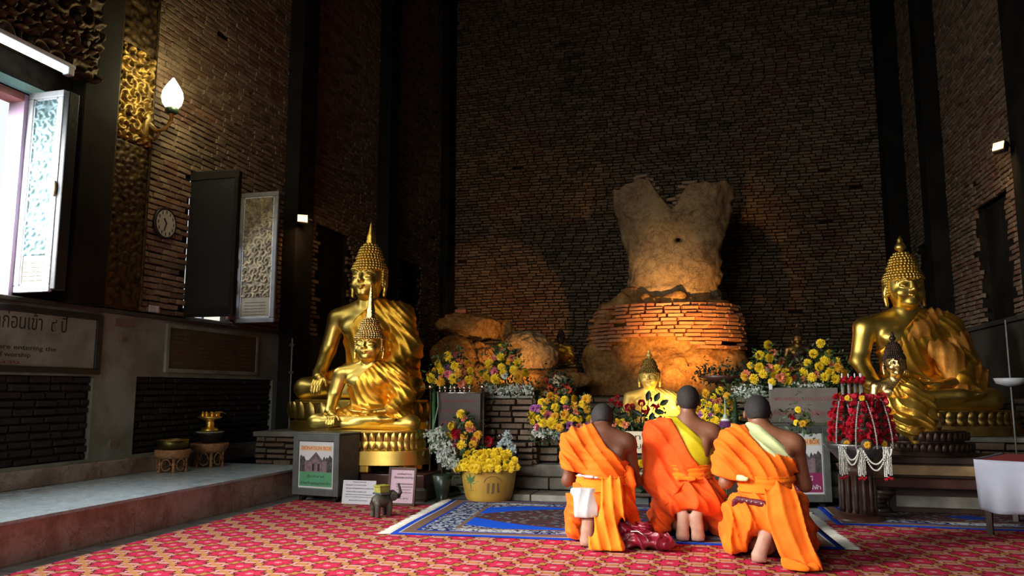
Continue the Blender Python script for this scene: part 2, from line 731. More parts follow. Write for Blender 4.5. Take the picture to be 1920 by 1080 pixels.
def slab(name, holes, u0, u1, v0, v1, f, mat_, **k):
    us = sorted({u0, u1, *[x for h in holes for x in h[:2] if u0 < x < u1]})
    vs = sorted({v0, v1, *[x for h in holes for x in h[2:] if v0 < x < v1]})
    m = MB()
    for a, b, c, d in cells(us, vs, holes):
        m.box(*f(a, b, c, d))
    bm = bmesh.new()
    bm.from_mesh(m.mesh('tmp'))
    bmesh.ops.remove_doubles(bm, verts=bm.verts, dist=1e-4)
    seen, kill = {}, []
    for fc in bm.faces:                       # drop the inner faces that two cells share
        key = tuple(sorted(v.index for v in fc.verts))
        if key in seen:
            kill += [fc, seen[key]]
        seen[key] = fc
    bmesh.ops.delete(bm, geom=list(set(kill)), context='FACES_ONLY')
    me = bpy.data.meshes.new(name)
    bm.to_mesh(me)
    bm.free()
    return tag(part(name, me, None, mat_), kind='structure', **k)


WIN_L = [(3.4, 4.98, 1.84, 3.54), (7.08, 7.92, 1.86, 3.44), (9.9, 10.85, 1.84, 3.48), (12.9, 13.8, 1.84, 3.48)]
WIN_R = [(10.2, 11.35, 1.9, 3.5), (13.45, 14.5, 1.9, 3.55)]
wall_left = slab('wall_left', WIN_L + [(.55, 1.85, 1.84, 4.2)], -3.0, BY, 0, CEIL, lambda a, b, c, d: (LX - 0.14, LX, a, b, c, d), MORTAR)  # the extra opening is unseen, added for the monks' key light
wall_right = slab('wall_right', WIN_R, -3.0, BY, 0, CEIL, lambda a, b, c, d: (RX, RX + 0.14, a, b, c, d), MORTAR)
wall_back = slab('wall_back', [], LX, RX, 0, CEIL, lambda a, b, c, d: (a, b, BY, BY + 0.2, c, d), MORTAR)
slab('wall_front', [(-4.4, 1.2, 0, 4.6)], LX, RX, 0, CEIL, lambda a, b, c, d: (a, b, -3.2, -3.0, c, d), STUCCO_DARK)
tag(MB().box(LX - .2, RX + .2, -3.2, BY + .2, CEIL, CEIL + .2).build('ceiling', WOOD_D), kind='structure')
m, b = new_mat('floor_marble')
p = geo_pos()
px, py, pz = sep(p)
joint = xmin(xabs(xfr(px / 0.6) - 0.5), xabs(xfr(py / 0.6) - 0.5)) < 0.008
col = ramp(noise(p, 3, 6, 0.6, 1.0), [(0.3, (0.2, 0.23, 0.24)), (0.5, (0.4, 0.43, 0.44)), (0.75, (0.28, 0.3, 0.29))])
setc(b, mixc(joint, col, (0.05, 0.05, 0.05)), 0.25)
FLOORM = m
tag(MB().box(LX - .2, RX + .2, -6, BY, -0.1, 0).build('floor', FLOORM), kind='structure')
m_, b_ = new_mat('outside_paving')
setc(b_, mixc(noise(geo_pos(), 2, 4), (0.45, 0.43, 0.38), (0.6, 0.58, 0.52)), 0.9)
tag(MB().box(-26, 24, -30, 34, -0.55, -0.45).build('ground', m_), kind='structure')

# ---- bricks laid on the wall planes
BB = []
for i in range(6):
    rr = np.random.default_rng(100 + i)
    j = lambda s: rr.uniform(-s, s)
    v = []
    for (u, z) in ((-.5, -.5), (.5, -.5), (.5, .5), (-.5, .5)):
        v.append((u + j(.01), 0, z + j(.04)))
    for (u, z) in ((-.5, -.5), (.5, -.5), (.5, .5), (-.5, .5)):
        v.append((u * .985 + j(.015), 0.75 + j(.1), z * .95 + j(.06)))
    for (u, z) in ((-.5, -.5), (.5, -.5), (.5, .5), (-.5, .5)):
        v.append((u * .95 + j(.02), 1.0 + j(.12), z * .84 + j(.06)))
    BB.append(np.array(v))
BF = np.array([(0, 1, 5, 4), (1, 2, 6, 5), (2, 3, 7, 6), (3, 0, 4, 7), (4, 5, 9, 8), (5, 6, 10, 9), (6, 7, 11, 10), (7, 4, 8, 11), (8, 9, 10, 11)])


def brick_meshes(mat_):
    key = mat_.name
    if key not in MESHES:
        MESHES[key] = [mesh_from('brick', v, BF[:, ::-1], mat_) for v in BB]
    return MESHES[key]


CRn = np.array(CR)


def project(P):
    d = (np.asarray(P) - np.array(CL)) @ CRn
    z = np.maximum(-d[:, 2], 1e-3)
    return 960 + d[:, 0] / z * FPX, 540 - d[:, 1] / z * FPX, z


def lay_bricks(parent, O, N, u0, u1, z0, z1, mat_, holes=(), hidden=(), L=0.225, H=0.062, joint=0.017, depth=0.036, jitter=0.009, nmax=300, seed=0, keep=None, near=0.0):
    """rows of bricks on a plane: those that show largest as parts, the rest as one stuff part"""
    rr = np.random.default_rng(seed)
    N = np.array(N, float)
    U = np.cross(N, (0, 0, 1.0))
    O = np.array(O, float)
    rows = []
    nz = int((z1 - z0) / H)
    HH = (z1 - z0) / nz
    for i in range(nz):
        z = z0 + (i + .5) * HH
        u = u0 - rr.uniform(0, L)
        while u < u1:
            l = L * rr.choice([1.0, 1.05, 0.95, 0.55, 0.85], p=[.35, .2, .2, .15, .1])
            a, b_ = max(u, u0), min(u + l, u1)
            u += l
            if b_ - a < 0.05:
                continue
            c = (a + b_) / 2
            if any(h[0] - .02 < c < h[1] + .02 and h[2] < z < h[3] for h in holes):
                continue
            if keep is not None and not keep(c, z):
                continue
            if rr.random() < 0.0015:
                continue
            zw = .011 * math.sin(c * 1.9 + seed) + .007 * math.sin(c * .8 + z * 1.3 + seed * 2) if depth > .03 else 0
            rows.append((c, z + zw + rr.uniform(-.004, .004), b_ - a - joint, HH - joint * rr.uniform(.6, 1.5), depth + abs(rr.normal(0, jitter)), rr.normal(0, .006)))
    rows = np.array(rows)
    P = O + rows[:, 0:1] * U + rows[:, 1:2] * np.array((0, 0, 1.0))
    x, y, dz = project(P)
    vis = (x > 3) & (x < 1917) & (y > 3) & (y < 1077)
    for hx0, hx1, hy0, hy1 in hidden:
        vis &= ~((x > hx0) & (x < hx1) & (y > hy0) & (y < hy1))
    V = P - np.array(CL)
    cosn = np.abs(V @ N) / np.linalg.norm(V, axis=1)
    areapx = np.where(vis, rows[:, 2] * rows[:, 3] * cosn / dz ** 2, 0)
    order = np.argsort(-areapx)
    top = set(order[:nmax].tolist()) if nmax else set()
    Rm = np.stack([U, N, (0, 0, 1.0)], 1)
    Rz = math.atan2(U[1], U[0])
    base = brick_meshes(mat_)
    for i in sorted(top):
        if areapx[i] <= 0:
            continue
        r = rows[i]
        o = bpy.data.objects.new('brick', base[i % 6])
        o.location = P[i] - N * 0.004
        o.rotation_euler = (0, r[5], Rz)
        o.scale = (r[2], r[4] + .004, r[3])
        o.parent = parent
        COL.objects.link(o)
    rest = [i for i in range(len(rows)) if i not in top or areapx[i] <= 0]
    if rest:
        rest = np.array(rest)
        vv = np.stack([BB[i % 6] for i in rest])
        sc = np.stack([rows[rest, 2], rows[rest, 4] + .004, rows[rest, 3]], 1)[:, None, :]
        vv = (vv * sc) @ Rm.T + (P[rest] - N * .004)[:, None, :]
        vv = vv.reshape(-1, 3)
        ff = (BF[:, ::-1][None] + (np.arange(len(rest)) * 12)[:, None, None]).reshape(-1, 4)
        o = part('brickwork', mesh_from('brickwork', vv, ff, mat_), parent)
        o['kind'] = 'stuff'
    return rows


lay_bricks(wall_back, (0, BY, 0), (0, -1, 0), -RX, -LX, 1.55, 9.7, WALLB, hidden=[(1140, 1385, 320, 700), (1650, 1800, 440, 700), (0, 835, 0, 1080)], seed=1)
lay_bricks(wall_left, (LX, 0, 0), (1, 0, 0), -BY, -6.36, 1.84, 9.7, WALLB, holes=[(-h[1], -h[0], h[2], h[3]) for h in WIN_L], depth=.031, joint=.011, jitter=.0045,
           hidden=[(0, 286, 0, 1080), (345, 515, 315, 610), (522, 580, 0, 1080), (545, 800, 440, 1000)], seed=2)
lay_bricks(wall_right, (RX, 0, 0), (-1, 0, 0), 8.6, BY, 1.92, 9.7, WALLB, holes=WIN_R, depth=.031, joint=.011, jitter=.0045, hidden=[(1600, 1800, 440, 1080), (1745, 1800, 0, 600)], seed=3)

# ---- closed dark shutters that fill the deep windows
for k, (h, x0, x1) in enumerate([(WIN_L[2], LX - .14, LX - .1), (WIN_L[3], LX - .14, LX - .1), (WIN_R[0], RX + .1, RX + .14), (WIN_R[1], RX + .1, RX + .14)]):
    w_ = tag(MB().box(x0, x1, h[0], h[1], h[2], h[3]).build('window_%d' % (k + 1), BLACK), kind='structure')
    ym = (h[0] + h[1]) / 2
    xi = x1 if x1 < 0 else x0 - .02
    for (a, b_) in ((h[0] + .03, ym - .01), (ym + .01, h[1] - .03)):
        MB().box(xi, xi + .02, a, b_, h[2] + .03, h[3] - .03, .005).build('leaf', BLACKPL, w_)
    MB().box(min(xi, xi + .03), xi + .05, h[0] - .03, h[1] + .03, h[3], h[3] + .07, .01).build('lintel', WOOD_D, w_)

# ---- dark pilasters
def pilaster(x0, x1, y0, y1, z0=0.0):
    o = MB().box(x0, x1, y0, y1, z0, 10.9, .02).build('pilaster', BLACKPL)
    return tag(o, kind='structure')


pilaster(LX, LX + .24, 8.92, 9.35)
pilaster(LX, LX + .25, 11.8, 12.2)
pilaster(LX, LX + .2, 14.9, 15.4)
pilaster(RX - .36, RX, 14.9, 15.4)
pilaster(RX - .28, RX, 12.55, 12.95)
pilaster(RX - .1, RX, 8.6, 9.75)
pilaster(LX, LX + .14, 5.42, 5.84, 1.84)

# ---- marble ledge along the left wall, with plaster dado and dark brick panels above it
ledge = tag(MB().box(LX, -4.28, -2.9, 7.6, 0, .265).build('marble_ledge', MARBLE), kind='structure')
MB().box(LX, -4.24, -2.9, 7.63, .265, .29, .006).build('ledge_top', MARBLE_TOP, ledge)
for y in np.arange(1.4, 7.4, 1.22):
    MB().box(-4.285, -4.276, y, y + 1.213, .012, .262, .003).build('slab', MARBLE, ledge)
tag(MB().box(LX, LX + .07, -2.9, 8.9, .29, .44, .008).build('baseboard_left', MARBLE), kind='structure')
PANELS = [(2.6, 5.86, .47, 1.21), (6.40, 8.80, .47, 1.22)]
dado = slab('plaster_dado', PANELS, 2.0, 8.9, .44, 1.84, lambda a, b, c, d: (LX, LX + .05, a, b, c, d), STUCCO_GREY)
MB().box(LX, LX + .09, 2.0, 8.9, 1.80, 1.84, .01).build('sill', STUCCO_DARK, dado)
for q in PANELS:
    lay_bricks(dado, (LX, 0, 0), (1, 0, 0), -q[1], -q[0], q[2], q[3], DARKB, nmax=90, depth=.018, seed=int(q[1] * 10))
MB().box(LX + .05, LX + .062, 6.08, 6.30, 1.69, 1.76).build('bare_patch', ALTB, dado)
MB().box(LX + .05, LX + .062, 6.16, 6.24, 1.55, 1.60).build('bare_patch', ALTB, dado)
MB().box(LX + .05, LX + .062, 6.1, 6.2, .56, .63).build('bare_patch', ALTB, dado)
d2 = slab('plaster_dado', [], 8.9, BY, 0, 1.84, lambda a, b, c, d: (LX, LX + .05, a, b, c, d), STUCCO_DARK)
d3 = slab('plaster_dado', [], 3.0, BY, 0, 1.9, lambda a, b, c, d: (RX - .05, RX, a, b, c, d), STUCCO_DARK)
MB().box(RX - .1, RX, 3.0, BY, 1.88, 1.94, .01).build('sill', STUCCO_DARK, d3)
d4 = tag(MB().box(LX, RX, BY - .06, BY, 0, 1.56, .01).build('plaster_dado', STUCCO_DARK), kind='structure')

# ---- lettering (fonts that ship with the program)
def text_mesh(s, size, mat_, name='lettering', depth=0.0005, align='CENTER', shear=0, bold=0.0):
    c = bpy.data.curves.new(name, 'FONT')
    c.body = s
    c.size = size
    c.align_x = align
    c.align_y = 'CENTER'
    c.extrude = depth
    c.offset = bold
    c.resolution_u = 3
    o = bpy.data.objects.new(name, c)
    COL.objects.link(o)
    dg = bpy.context.evaluated_depsgraph_get()
    dg.update()
    me = bpy.data.meshes.new_from_object(o.evaluated_get(dg))
    bpy.data.objects.remove(o)
    bpy.data.curves.remove(c)
    me.materials.clear()
    me.materials.append(mat_)
    return me


def put_text(s, size, mat_, parent, loc, rot=(PI / 2, 0, 0), width=None, align='CENTER', bold=0.0, height=None, name='lettering'):
    me = text_mesh(s, size, mat_, align=align, bold=bold)
    sx = sy = 1.0
    if len(me.vertices):
        xs = [v.co.x for v in me.vertices]
        ys = [v.co.y for v in me.vertices]
        if width:
            sx = width / max(max(xs) - min(xs), 1e-6)
        if height:
            sy = height / max(max(ys) - min(ys), 1e-6)
        elif width:
            sy = min(1.0, max(sx, .6))
    return part(name, me, parent, loc=loc, rot=rot, scale=(sx, sy, 1))


INK = mat('ink', (0.02, 0.018, 0.016), None, 5, 0.7)
INK_RED = mat('dark_red_ink', (0.25, 0.03, 0.025), None, 5, 0.7)
WALLROT = (PI / 2, 0, PI / 2)          # readable on the left wall, seen from the room

# inscribed panel on the near left
ip = thing('inscription_panel', 'grey plaster panel with large black Thai lettering on the left wall under the bright window', 'sign', (LX + .05, 4.15, 1.50))
MB().box(-.0, .02, -1.5, 1.68, -.22, .22, .004).build('board', STUCCO_GREY, ip)
fr = MB()
fr.box(0, .035, -1.55, 1.75, .22, .27, .005).box(0, .035, -1.55, 1.75, -.27, -.22, .005).box(0, .035, 1.68, 1.75, -.22, .22, .005)
fr.build('frame', BLACK, ip)
put_text('โปรดถอดรองเท้าและหมวกก่อนเข้า  ๙ ปี', .14, INK, ip, (.022, .35, .135), WALLROT, width=2.0, height=.15)
put_text('ในวิหารหลวงพ่อโต', .14, INK, ip, (.022, -.1, .02), WALLROT, width=1.3, height=.12)
put_text('Please take off your shoes and hats before entering the', .05, INK, ip, (.022, .3, -.07), WALLROT, width=1.9, height=.05)
put_text('chapel and dress politely in this sacred place of worship', .05, INK, ip, (.022, .15, -.13), WALLROT, width=1.7, height=.05)
put_text('วัดนี้สร้างขึ้นโดยช่างหลวง', .04, INK_RED, ip, (.022, .3, -.19), WALLROT, width=1.2, height=.035)

# dark plaque with rows of names
pq = thing('name_plaque', 'dark stone plaque with columns of faint names on the left wall under the shutters', 'plaque', (LX + .05, 7.59, 1.52))
MB().box(0, .02, -.78, .78, -.21, .21, .005).build('slab', mat('plaque_stone', (.05, .042, .03), (.03, .027, .022), 4, .5), pq)
FAINT = mat('faint_lettering', (0.16, 0.12, 0.08), None, 5, 0.7)
FAINT_RED = mat('faint_red_lettering', (0.22, 0.07, 0.06), None, 5, 0.7)
fr = MB()
fr.box(0, .03, -.82, .82, .21, .25).box(0, .03, -.82, .82, -.25, -.21).box(0, .03, -.82, -.78, -.21, .21).box(0, .03, .78, .82, -.21, .21)
fr.build('frame', STUCCO_GREY, pq)
thai_rows = ['นายสมชาย ใจดี  ๕๐๐', 'นางสาวมาลี สุขใจ  ๑๐๐', 'นายวิชัย ทองคำ  ๓๐๐', 'คุณแม่บุญมี  ๒๐๐', 'คณะศรัทธา  ๑๐๐๐']
for ci, yc in enumerate((-.58, -.2, .18, .54)):
    for k in range(8):
        put_text(thai_rows[(ci + k) % 5], .03, FAINT_RED if (ci + k // 3) % 2 else FAINT, pq, (.022, yc, .15 - k * .043), WALLROT, width=.26, height=.022)

# ---- carved relief panels
def carved_mesh(name, W, H, mat_, depth=.025, n=90, cell=.16, seed=0, turns=26):
    """scrollwork relief on the plane u,v with height out of it: local x, z and -y out"""
    rr = np.random.default_rng(seed)
    nu, nv = max(int(n * W / max(W, H)), 12), max(int(n * H / max(W, H)), 12)
    u, v = np.meshgrid(np.linspace(-W / 2, W / 2, nu), np.linspace(-H / 2, H / 2, nv))
    cx, cy = int(W / cell) + 2, int(H / cell) + 2
    best = np.full(u.shape, 1e9)
    hgt = np.zeros(u.shape)
    for i in range(cx):
        for j in range(cy):
            c0 = (-W / 2 + (i + .5 * (j % 2)) * cell + rr.uniform(-.2, .2) * cell, -H / 2 + j * cell + rr.uniform(-.2, .2) * cell)
            sg = rr.choice([-1, 1])
            dx, dy = u - c0[0], v - c0[1]
            r = np.hypot(dx, dy)
            th = np.arctan2(dy, dx)
            hh = 0.5 + 0.5 * np.cos(r / cell * turns * .45 + sg * th * 2)
            w_ = r < best
            hgt = np.where(w_, hh * np.clip(1.3 - r / cell, .2, 1), hgt)
            best = np.where(w_, r, best)
    hgt = hgt * depth
    # soften once
    hgt[1:-1, 1:-1] = (hgt[1:-1, 1:-1] * 2 + hgt[:-2, 1:-1] + hgt[2:, 1:-1] + hgt[1:-1, :-2] + hgt[1:-1, 2:]) / 6
    hgt[0] = hgt[-1] = 0
    hgt[:, 0] = hgt[:, -1] = 0
    V = np.stack([u.ravel(), -hgt.ravel(), v.ravel()], 1)
    I = np.arange(nu * nv).reshape(nv, nu)
    F_ = np.stack([I[:-1, :-1].ravel(), I[:-1, 1:].ravel(), I[1:, 1:].ravel(), I[1:, :-1].ravel()], 1)
    return mesh_from(name, V, F_, mat_, True)


CARVE_LAMPLIT = gold_mat('carved_lamplit_gilding', (0.42, 0.27, 0.06), (0.05, 0.025, 0.015), 0.42, bstr=.4, scale=16, metal=.85)  # lit tone of the wall panel, lamplight put into the colour
CARVE_DARK = gold_mat('carved_dark_gilding', (0.10, 0.06, 0.02), (0.018, 0.010, 0.007), 0.5, bstr=.4, scale=14, metal=.6)
CARVE_DAYLIT = gold_mat('carved_daylit_relief', (0.20, 0.32, 0.38), (0.10, 0.17, 0.13), 0.45, bstr=.3, scale=7, metal=.1)  # lacquer relief, window daylight reflected on it put into the bluish colour
CARVE_BRONZE = gold_mat('carved_bronze_relief', (0.42, 0.34, 0.2), (0.12, 0.10, 0.07), 0.45, bstr=.3, scale=12, metal=.4)

# gilded wall panel behind the lamp (faces the room, +X)
gp = thing('gilded_wall_panel', 'tall carved and gilded wooden panel on the wall behind the lit flame lamp', 'carving', (LX + .0, 6.11, 4.3))
MB().box(0, .07, -.25, .25, -2.45, 4.5, .01).build('board', CARVE_DARK, gp)
part('relief', carved_mesh('relief', .46, .95, CARVE_LAMPLIT, .05, 110, .15, 3), gp, loc=(.07, 0, -.33), rot=(0, 0, PI / 2))  # gold kept near the lamp: its pool of light is in the colour
part('relief', carved_mesh('relief', .46, 4.2, CARVE_DARK, .05, 200, .17, 4), gp, loc=(.07, 0, 2.25), rot=(0, 0, PI / 2))
part('relief', carved_mesh('relief', .46, 1.6, CARVE_DARK, .03, 120, .12, 5), gp, loc=(.07, 0, -1.62), rot=(0, 0, PI / 2))
for s in (-1, 1):
    MB().box(.07, .10, s * .235 - .015, s * .235 + .015, -2.4, 4.4, .008).build('moulding', CARVE_DARK, gp)
# carved lintel over the near window
cl = thing('carved_lintel', 'dark carved gilded woodwork above the bright window at the top left', 'carving', (LX + .02, 4.2, 5.55))
MB().box(0, .12, -1.8, 1.38, -1.70, 2.9, .01).build('board', CARVE_DARK, cl)
part('relief', carved_mesh('relief', 3.1, 1.7, CARVE_DARK, .09, 240, .26, 7), cl, loc=(.12, -.2, -.85), rot=(0, 0, PI / 2))
part('relief', carved_mesh('relief', 3.1, 2.6, CARVE_DARK, .09, 220, .3, 8), cl, loc=(.12, -.2, 1.35), rot=(0, 0, PI / 2))
part('fringe', carved_mesh('fringe', 2.9, .32, CARVE_DARK, .1, 200, .14, 9), cl, loc=(.17, -.2, -1.42), rot=(0, 0, PI / 2))

# near window: painted jambs, frame
PINK = mat('jamb_paint', (0.48, 0.33, 0.46), (0.42, 0.28, 0.40), 3, .6)
w1 = tag(MB().box(LX - .14, LX + .02, 4.94, 4.98, 1.84, 3.54).build('window_5', PINK), kind='structure')
MB().box(LX - .14, LX + .02, 3.4, 4.94, 3.48, 3.54).build('head', mat('head_paint', (.35, .12, .1), (.28, .1, .09), 4, .6), w1)
MB().box(LX + .02, LX + .06, 3.4, 5.12, 3.55, 3.62, .005).build('rail', mat('teal_rail', (.2, .42, .42), None, 4, .5), w1)
MB().box(LX - .16, LX + .0, 3.4, 5.06, 1.80, 1.84, .005).build('sill', WHITEPAINT, w1)

# fluorescent tube above the near window
ft = thing('fluorescent_lamp', 'bright white fluorescent tube mounted above the near left window', 'lamp', (LX + .22, 4.2, 3.80))
EM_TUBE = emit_mat('tube_glow', (0.86, 0.97, 1.0), 5)
MB().box(-.04, .04, -1.0, 1.0, .03, .07, .01).build('housing', WHITEPAINT, ft)
MB().tube([(0, -.93, 0), (0, .93, 0)], .024, 10).build('tube', EM_TUBE, ft, True)
for s in (-1, 1):
    MB().box(-.035, .035, s * .96 - .03, s * .96 + .03, -.03, .04, .008).build('end_cap', WHITEPAINT, ft)
MB().box(-.07, 0, -.02, .02, .04, .06).build('bracket', STEEL, ft)

# ---- shutters
def shutter(label, Y, x0, x1, z0, z1, framem, panelm, seed, plaque=False, th=.035):
    W, H = x1 - x0, z1 - z0
    t = thing('window_shutter', label, 'shutter', ((x0 + x1) / 2, Y, (z0 + z1) / 2), group='open window shutters')
    MB().box(-W / 2 + .01, W / 2 - .01, 0, th, -H / 2 + .01, H / 2 - .01).build('board', BLACK, t)
    b = .055
    for (a, c, d, e) in ((-W / 2, W / 2, H / 2 - b, H / 2), (-W / 2, W / 2, -H / 2, -H / 2 + b), (-W / 2, -W / 2 + b, -H / 2 + b, H / 2 - b), (W / 2 - b, W / 2, -H / 2 + b, H / 2 - b)):
        MB().box(a, c, -.025, .012, d, e, .008).build('frame_rail', framem, t)
    g = MB()
    i = b + .008
    for (a, c, d, e) in ((-W / 2 + b, W / 2 - b, H / 2 - i - .01, H / 2 - b), (-W / 2 + b, W / 2 - b, -H / 2 + b, -H / 2 + i + .01), (-W / 2 + b, -W / 2 + i + .006, -H / 2 + b, H / 2 - b), (W / 2 - i - .006, W / 2 - b, -H / 2 + b, H / 2 - b)):
        g.box(a, c, -.016, .0, d, e, .003)
    g.build('beading', WHITEPAINT, t)
    pb = -H / 2 + (.3 if plaque else b)
    part('carved_panel', carved_mesh('carved_panel', W - 2 * b, H / 2 - b - pb, panelm, .02, 200, .11, seed), t, loc=(0, -.001, (H / 2 - b + pb) / 2))
    if plaque:
        MB().box(-W / 2 + b, W / 2 - b, -.008, 0, -H / 2 + b, pb, .002).build('plaque', mat('cream_plaque', (.36, .32, .22), (.3, .26, .17), 4, .6), t)
        for k in range(5):
            put_text('เรื่องราวแห่งพระพุทธเจ้า', .02, INK, t, (0, -.0095, pb - .06 - k * .036), width=W * .55, height=.014)
    return t


s1 = shutter('open shutter with pale frame and bluish carved relief lit by the near left window', 5.0, -5.53, -5.17, 1.87, 3.56, WHITEPAINT, CARVE_DAYLIT, 21, True)
MB().box(.18, .235, -.02, .09, -.83, .83, .01).build('folded_leaf', BLACK, s1)
MB().ball((.165, -.03, 0), (.025, .02, .07)).build('latch', CARVE_BRONZE, s1, True)
s2 = thing('window_shutter', 'plain black open shutter between the clock and the carved shutter', 'shutter', (-5.22, 7.06, 2.66), group='open window shutters')
MB().box(-.31, .27, 0, .035, -.80, .80, .006).build('board', BLACK, s2)
MB().box(-.31, .31, -.012, 0, .70, .78, .004).build('frame_rail', BLACKPL, s2)
MB().box(-.31, .31, -.012, 0, -.78, -.70, .004).build('frame_rail', BLACKPL, s2)
MB().box(.25, .30, -.015, .06, -.78, .78, .01).build('folded_leaf', BLACKPL, s2)
shutter('open shutter with grey frame and dull bronze carved relief beside the left pilaster', 8.0, -5.53, -5.01, 1.875, 3.45, mat('grey_frame', (.26, .27, .27), (.2, .2, .2), 8, .5), CARVE_BRONZE, 22, True)
w6 = tag(MB().box(LX - .14, LX, 7.08, 7.92, 1.86, 1.88).build('window_6', WHITEPAINT), kind='structure')
MB().box(LX - .1, LX - .06, 7.48, 7.52, 1.88, 3.44).build('mullion', WHITEPAINT, w6)
MB().box(LX - .1, LX - .06, 7.08, 7.92, 2.0, 2.03).build('transom', WHITEPAINT, w6)

# ---- wall lamp with flame-shaped globe
wl = thing('wall_lamp', 'glowing flame-shaped glass lamp on a gilt bracket on the left wall', 'lamp', (LX + .09, 6.30, 3.72))
GLOBE = emit_mat('globe_glow', (1.0, 0.93, 0.62), 9)
prof = [(.0, 0), (.06, .0), (.1, .05), (.115, .11), (.105, .17), (.075, .225), (.035, .28), (.006, .32)]
MB().lathe([(r_ * .9, z_) for r_, z_ in prof], 20, (.26, 0, .16), cap=False).build('globe', GLOBE, wl, True)
MB().lathe([(.035, 0), (.065, .02), (.06, .06), (.04, .07)], 16, (.26, 0, .1)).build('collar', mat('patina', (.05, .09, .05), None, 8, .4, .6), wl, True)
MB().tube([(0, 0, .02), (.1, 0, -.06), (.2, 0, -.05), (.26, 0, .03), (.26, 0, .11)], [.03, .022, .018, .02, .03], 8).build('bracket', GOLD_DULL, wl, True)
MB().tube([(0, 0, -.1), (.08, 0, -.15), (.13, 0, -.09), (.1, 0, -.05)], [.02, .016, .012, .01], 8).build('scroll', GOLD_DULL, wl, True)
MB().ball((0.0, 0, -.02), (.03, .09, .16)).build('backplate', GOLD_DULL, wl, True)
lp = bpy.data.lights.new('wall_lamp_light', 'POINT')
lp.energy = 24
lp.color = (1.0, .86, .45)
lp.shadow_soft_size = .08
lo = bpy.data.objects.new('wall_lamp_light', lp)
lo.location = (LX + .62, 6.25, 4.1)
COL.objects.link(lo)

# ---- clock
ck = thing('wall_clock', 'round pale wall clock with black numerals on the brick wall left of the black shutter', 'clock', (LX + .05, 6.66, 2.80))
MB().lathe([(.15, 0), (.165, .01), (.165, .035), (.15, .045), (.142, .035)], 36).build('case', BLACK, ck, True, rot=(0, PI / 2, 0), loc=(-.02, 0, 0))
MB().lathe([(.0001, .018), (.143, .018)], 36, cap=False).build('dial', mat('dial', (.5, .5, .42), (.42, .42, .36), 3, .6), ck, rot=(0, PI / 2, 0))
for h in range(12):
    a = h * PI / 6
    MB().box(-.006, .006, -.016, .016, 0, .002).build('hour_mark', INK, ck, loc=(.0195, .115 * math.sin(a), .115 * math.cos(a)), rot=(PI / 2, 0, PI / 2)).rotation_euler = Euler((PI / 2 - a * 0, 0, PI / 2))
for a, l, t_ in ((R(200), .085, .006), (R(325), .06, .008)):
    MB().box(0.0, .003, -t_, t_, -.01, l).build('hand', INK, ck, loc=(.022, 0, 0), rot=(-a, 0, 0))

# ---- floodlights
def flood(label, loc, rz, tilt, power, tgt):
    t = thing('floodlight', label, 'floodlight', loc, rz, 'small warm floodlights')
    h = MB()
    h.box(-.075, .075, -.02, .06, -.06, .06, .015)
    h.build('housing', BLACK, t, rot=(tilt, 0, 0))
    g = MB().box(-.062, .062, -.028, -.02, -.048, .048, .004)
    g.build('lens', MAT['flood_glow'], t, rot=(tilt, 0, 0))
    MB().tube([(-.11, .02, 0), (-.13, .05, .0), (-.13, .12, .03), (.13, .12, .03), (.13, .05, 0), (.11, .02, 0)], .008, 6).build('yoke', BLACK, t)
    MB().tube([(0, .12, .03), (0, .22, .05)], .012, 6).build('arm', BLACK, t)
    return t


emit_mat('flood_glow', (1.0, .62, .28), 3)
flood('small lit floodlight on the dark pilaster above the big golden statue on the left', (-5.18, 8.83, 3.30), R(35), R(-12), 0, None)
flood('small lit floodlight high on the right wall over the dark window', (3.15, 9.6, 3.82), R(-50), R(-18), 0, None)
spot('left_flood_light', (-5.0, 8.72, 3.27), (-5.5, 10.6, 2.2), 14, (1.0, .6, .25), 120, .8, .05)
spot('right_flood_light', (2.95, 9.45, 3.8), (3.4, 11.2, 2.6), 14, (1.0, .6, .25), 120, .8, .05)

# ---- little fixtures
sw = thing('wall_switch', 'small white switch plate at the foot of the brick wall below the clock', 'switch', (LX + .04, 6.60, 1.90))
MB().box(0, .02, -.09, .0, -.035, .035, .005).build('plate', WHITEPAINT, sw)
MB().box(0, .02, .01, .05, -.035, .035, .005).build('plate', WHITEPAINT, sw)
pp = thing('conduit_pipe', 'thin grey pipe running down the plaster beside the left pilaster', 'pipe', (LX + .26, 8.88, .3))
MB().tube([(0, 0, .1), (0, 0, 1.45)], .012, 8).build('pipe', GREYMETAL, pp)
for z_ in (.5, 1.0, 1.35):
    MB().box(-.03, .03, -.016, .02, z_, z_ + .03, .004).build('clip', GREYMETAL, pp)
fan = thing('dish_pole', 'metal tubular stand with a pale dish near the right wall', 'stand', (at(1889, 650, Y=8.3).x, 8.3, 0))  # slender pole with a dish, standing on a round foot
MB().tube([(0, 0, 0), (0, 0, 1.75)], .008, 8).build('pole', GREYMETAL, fan)
MB().lathe([(.03, 1.12), (.12, 1.15), (.14, 1.2), (.13, 1.2), (.03, 1.15)], 20).build('dish', mat('pale_glass', (.5, .52, .54), None, 5, .2), fan, True)
MB().lathe([(.16, 0), (.16, .03), (.03, .06)], 20).build('foot', STEEL, fan, True)

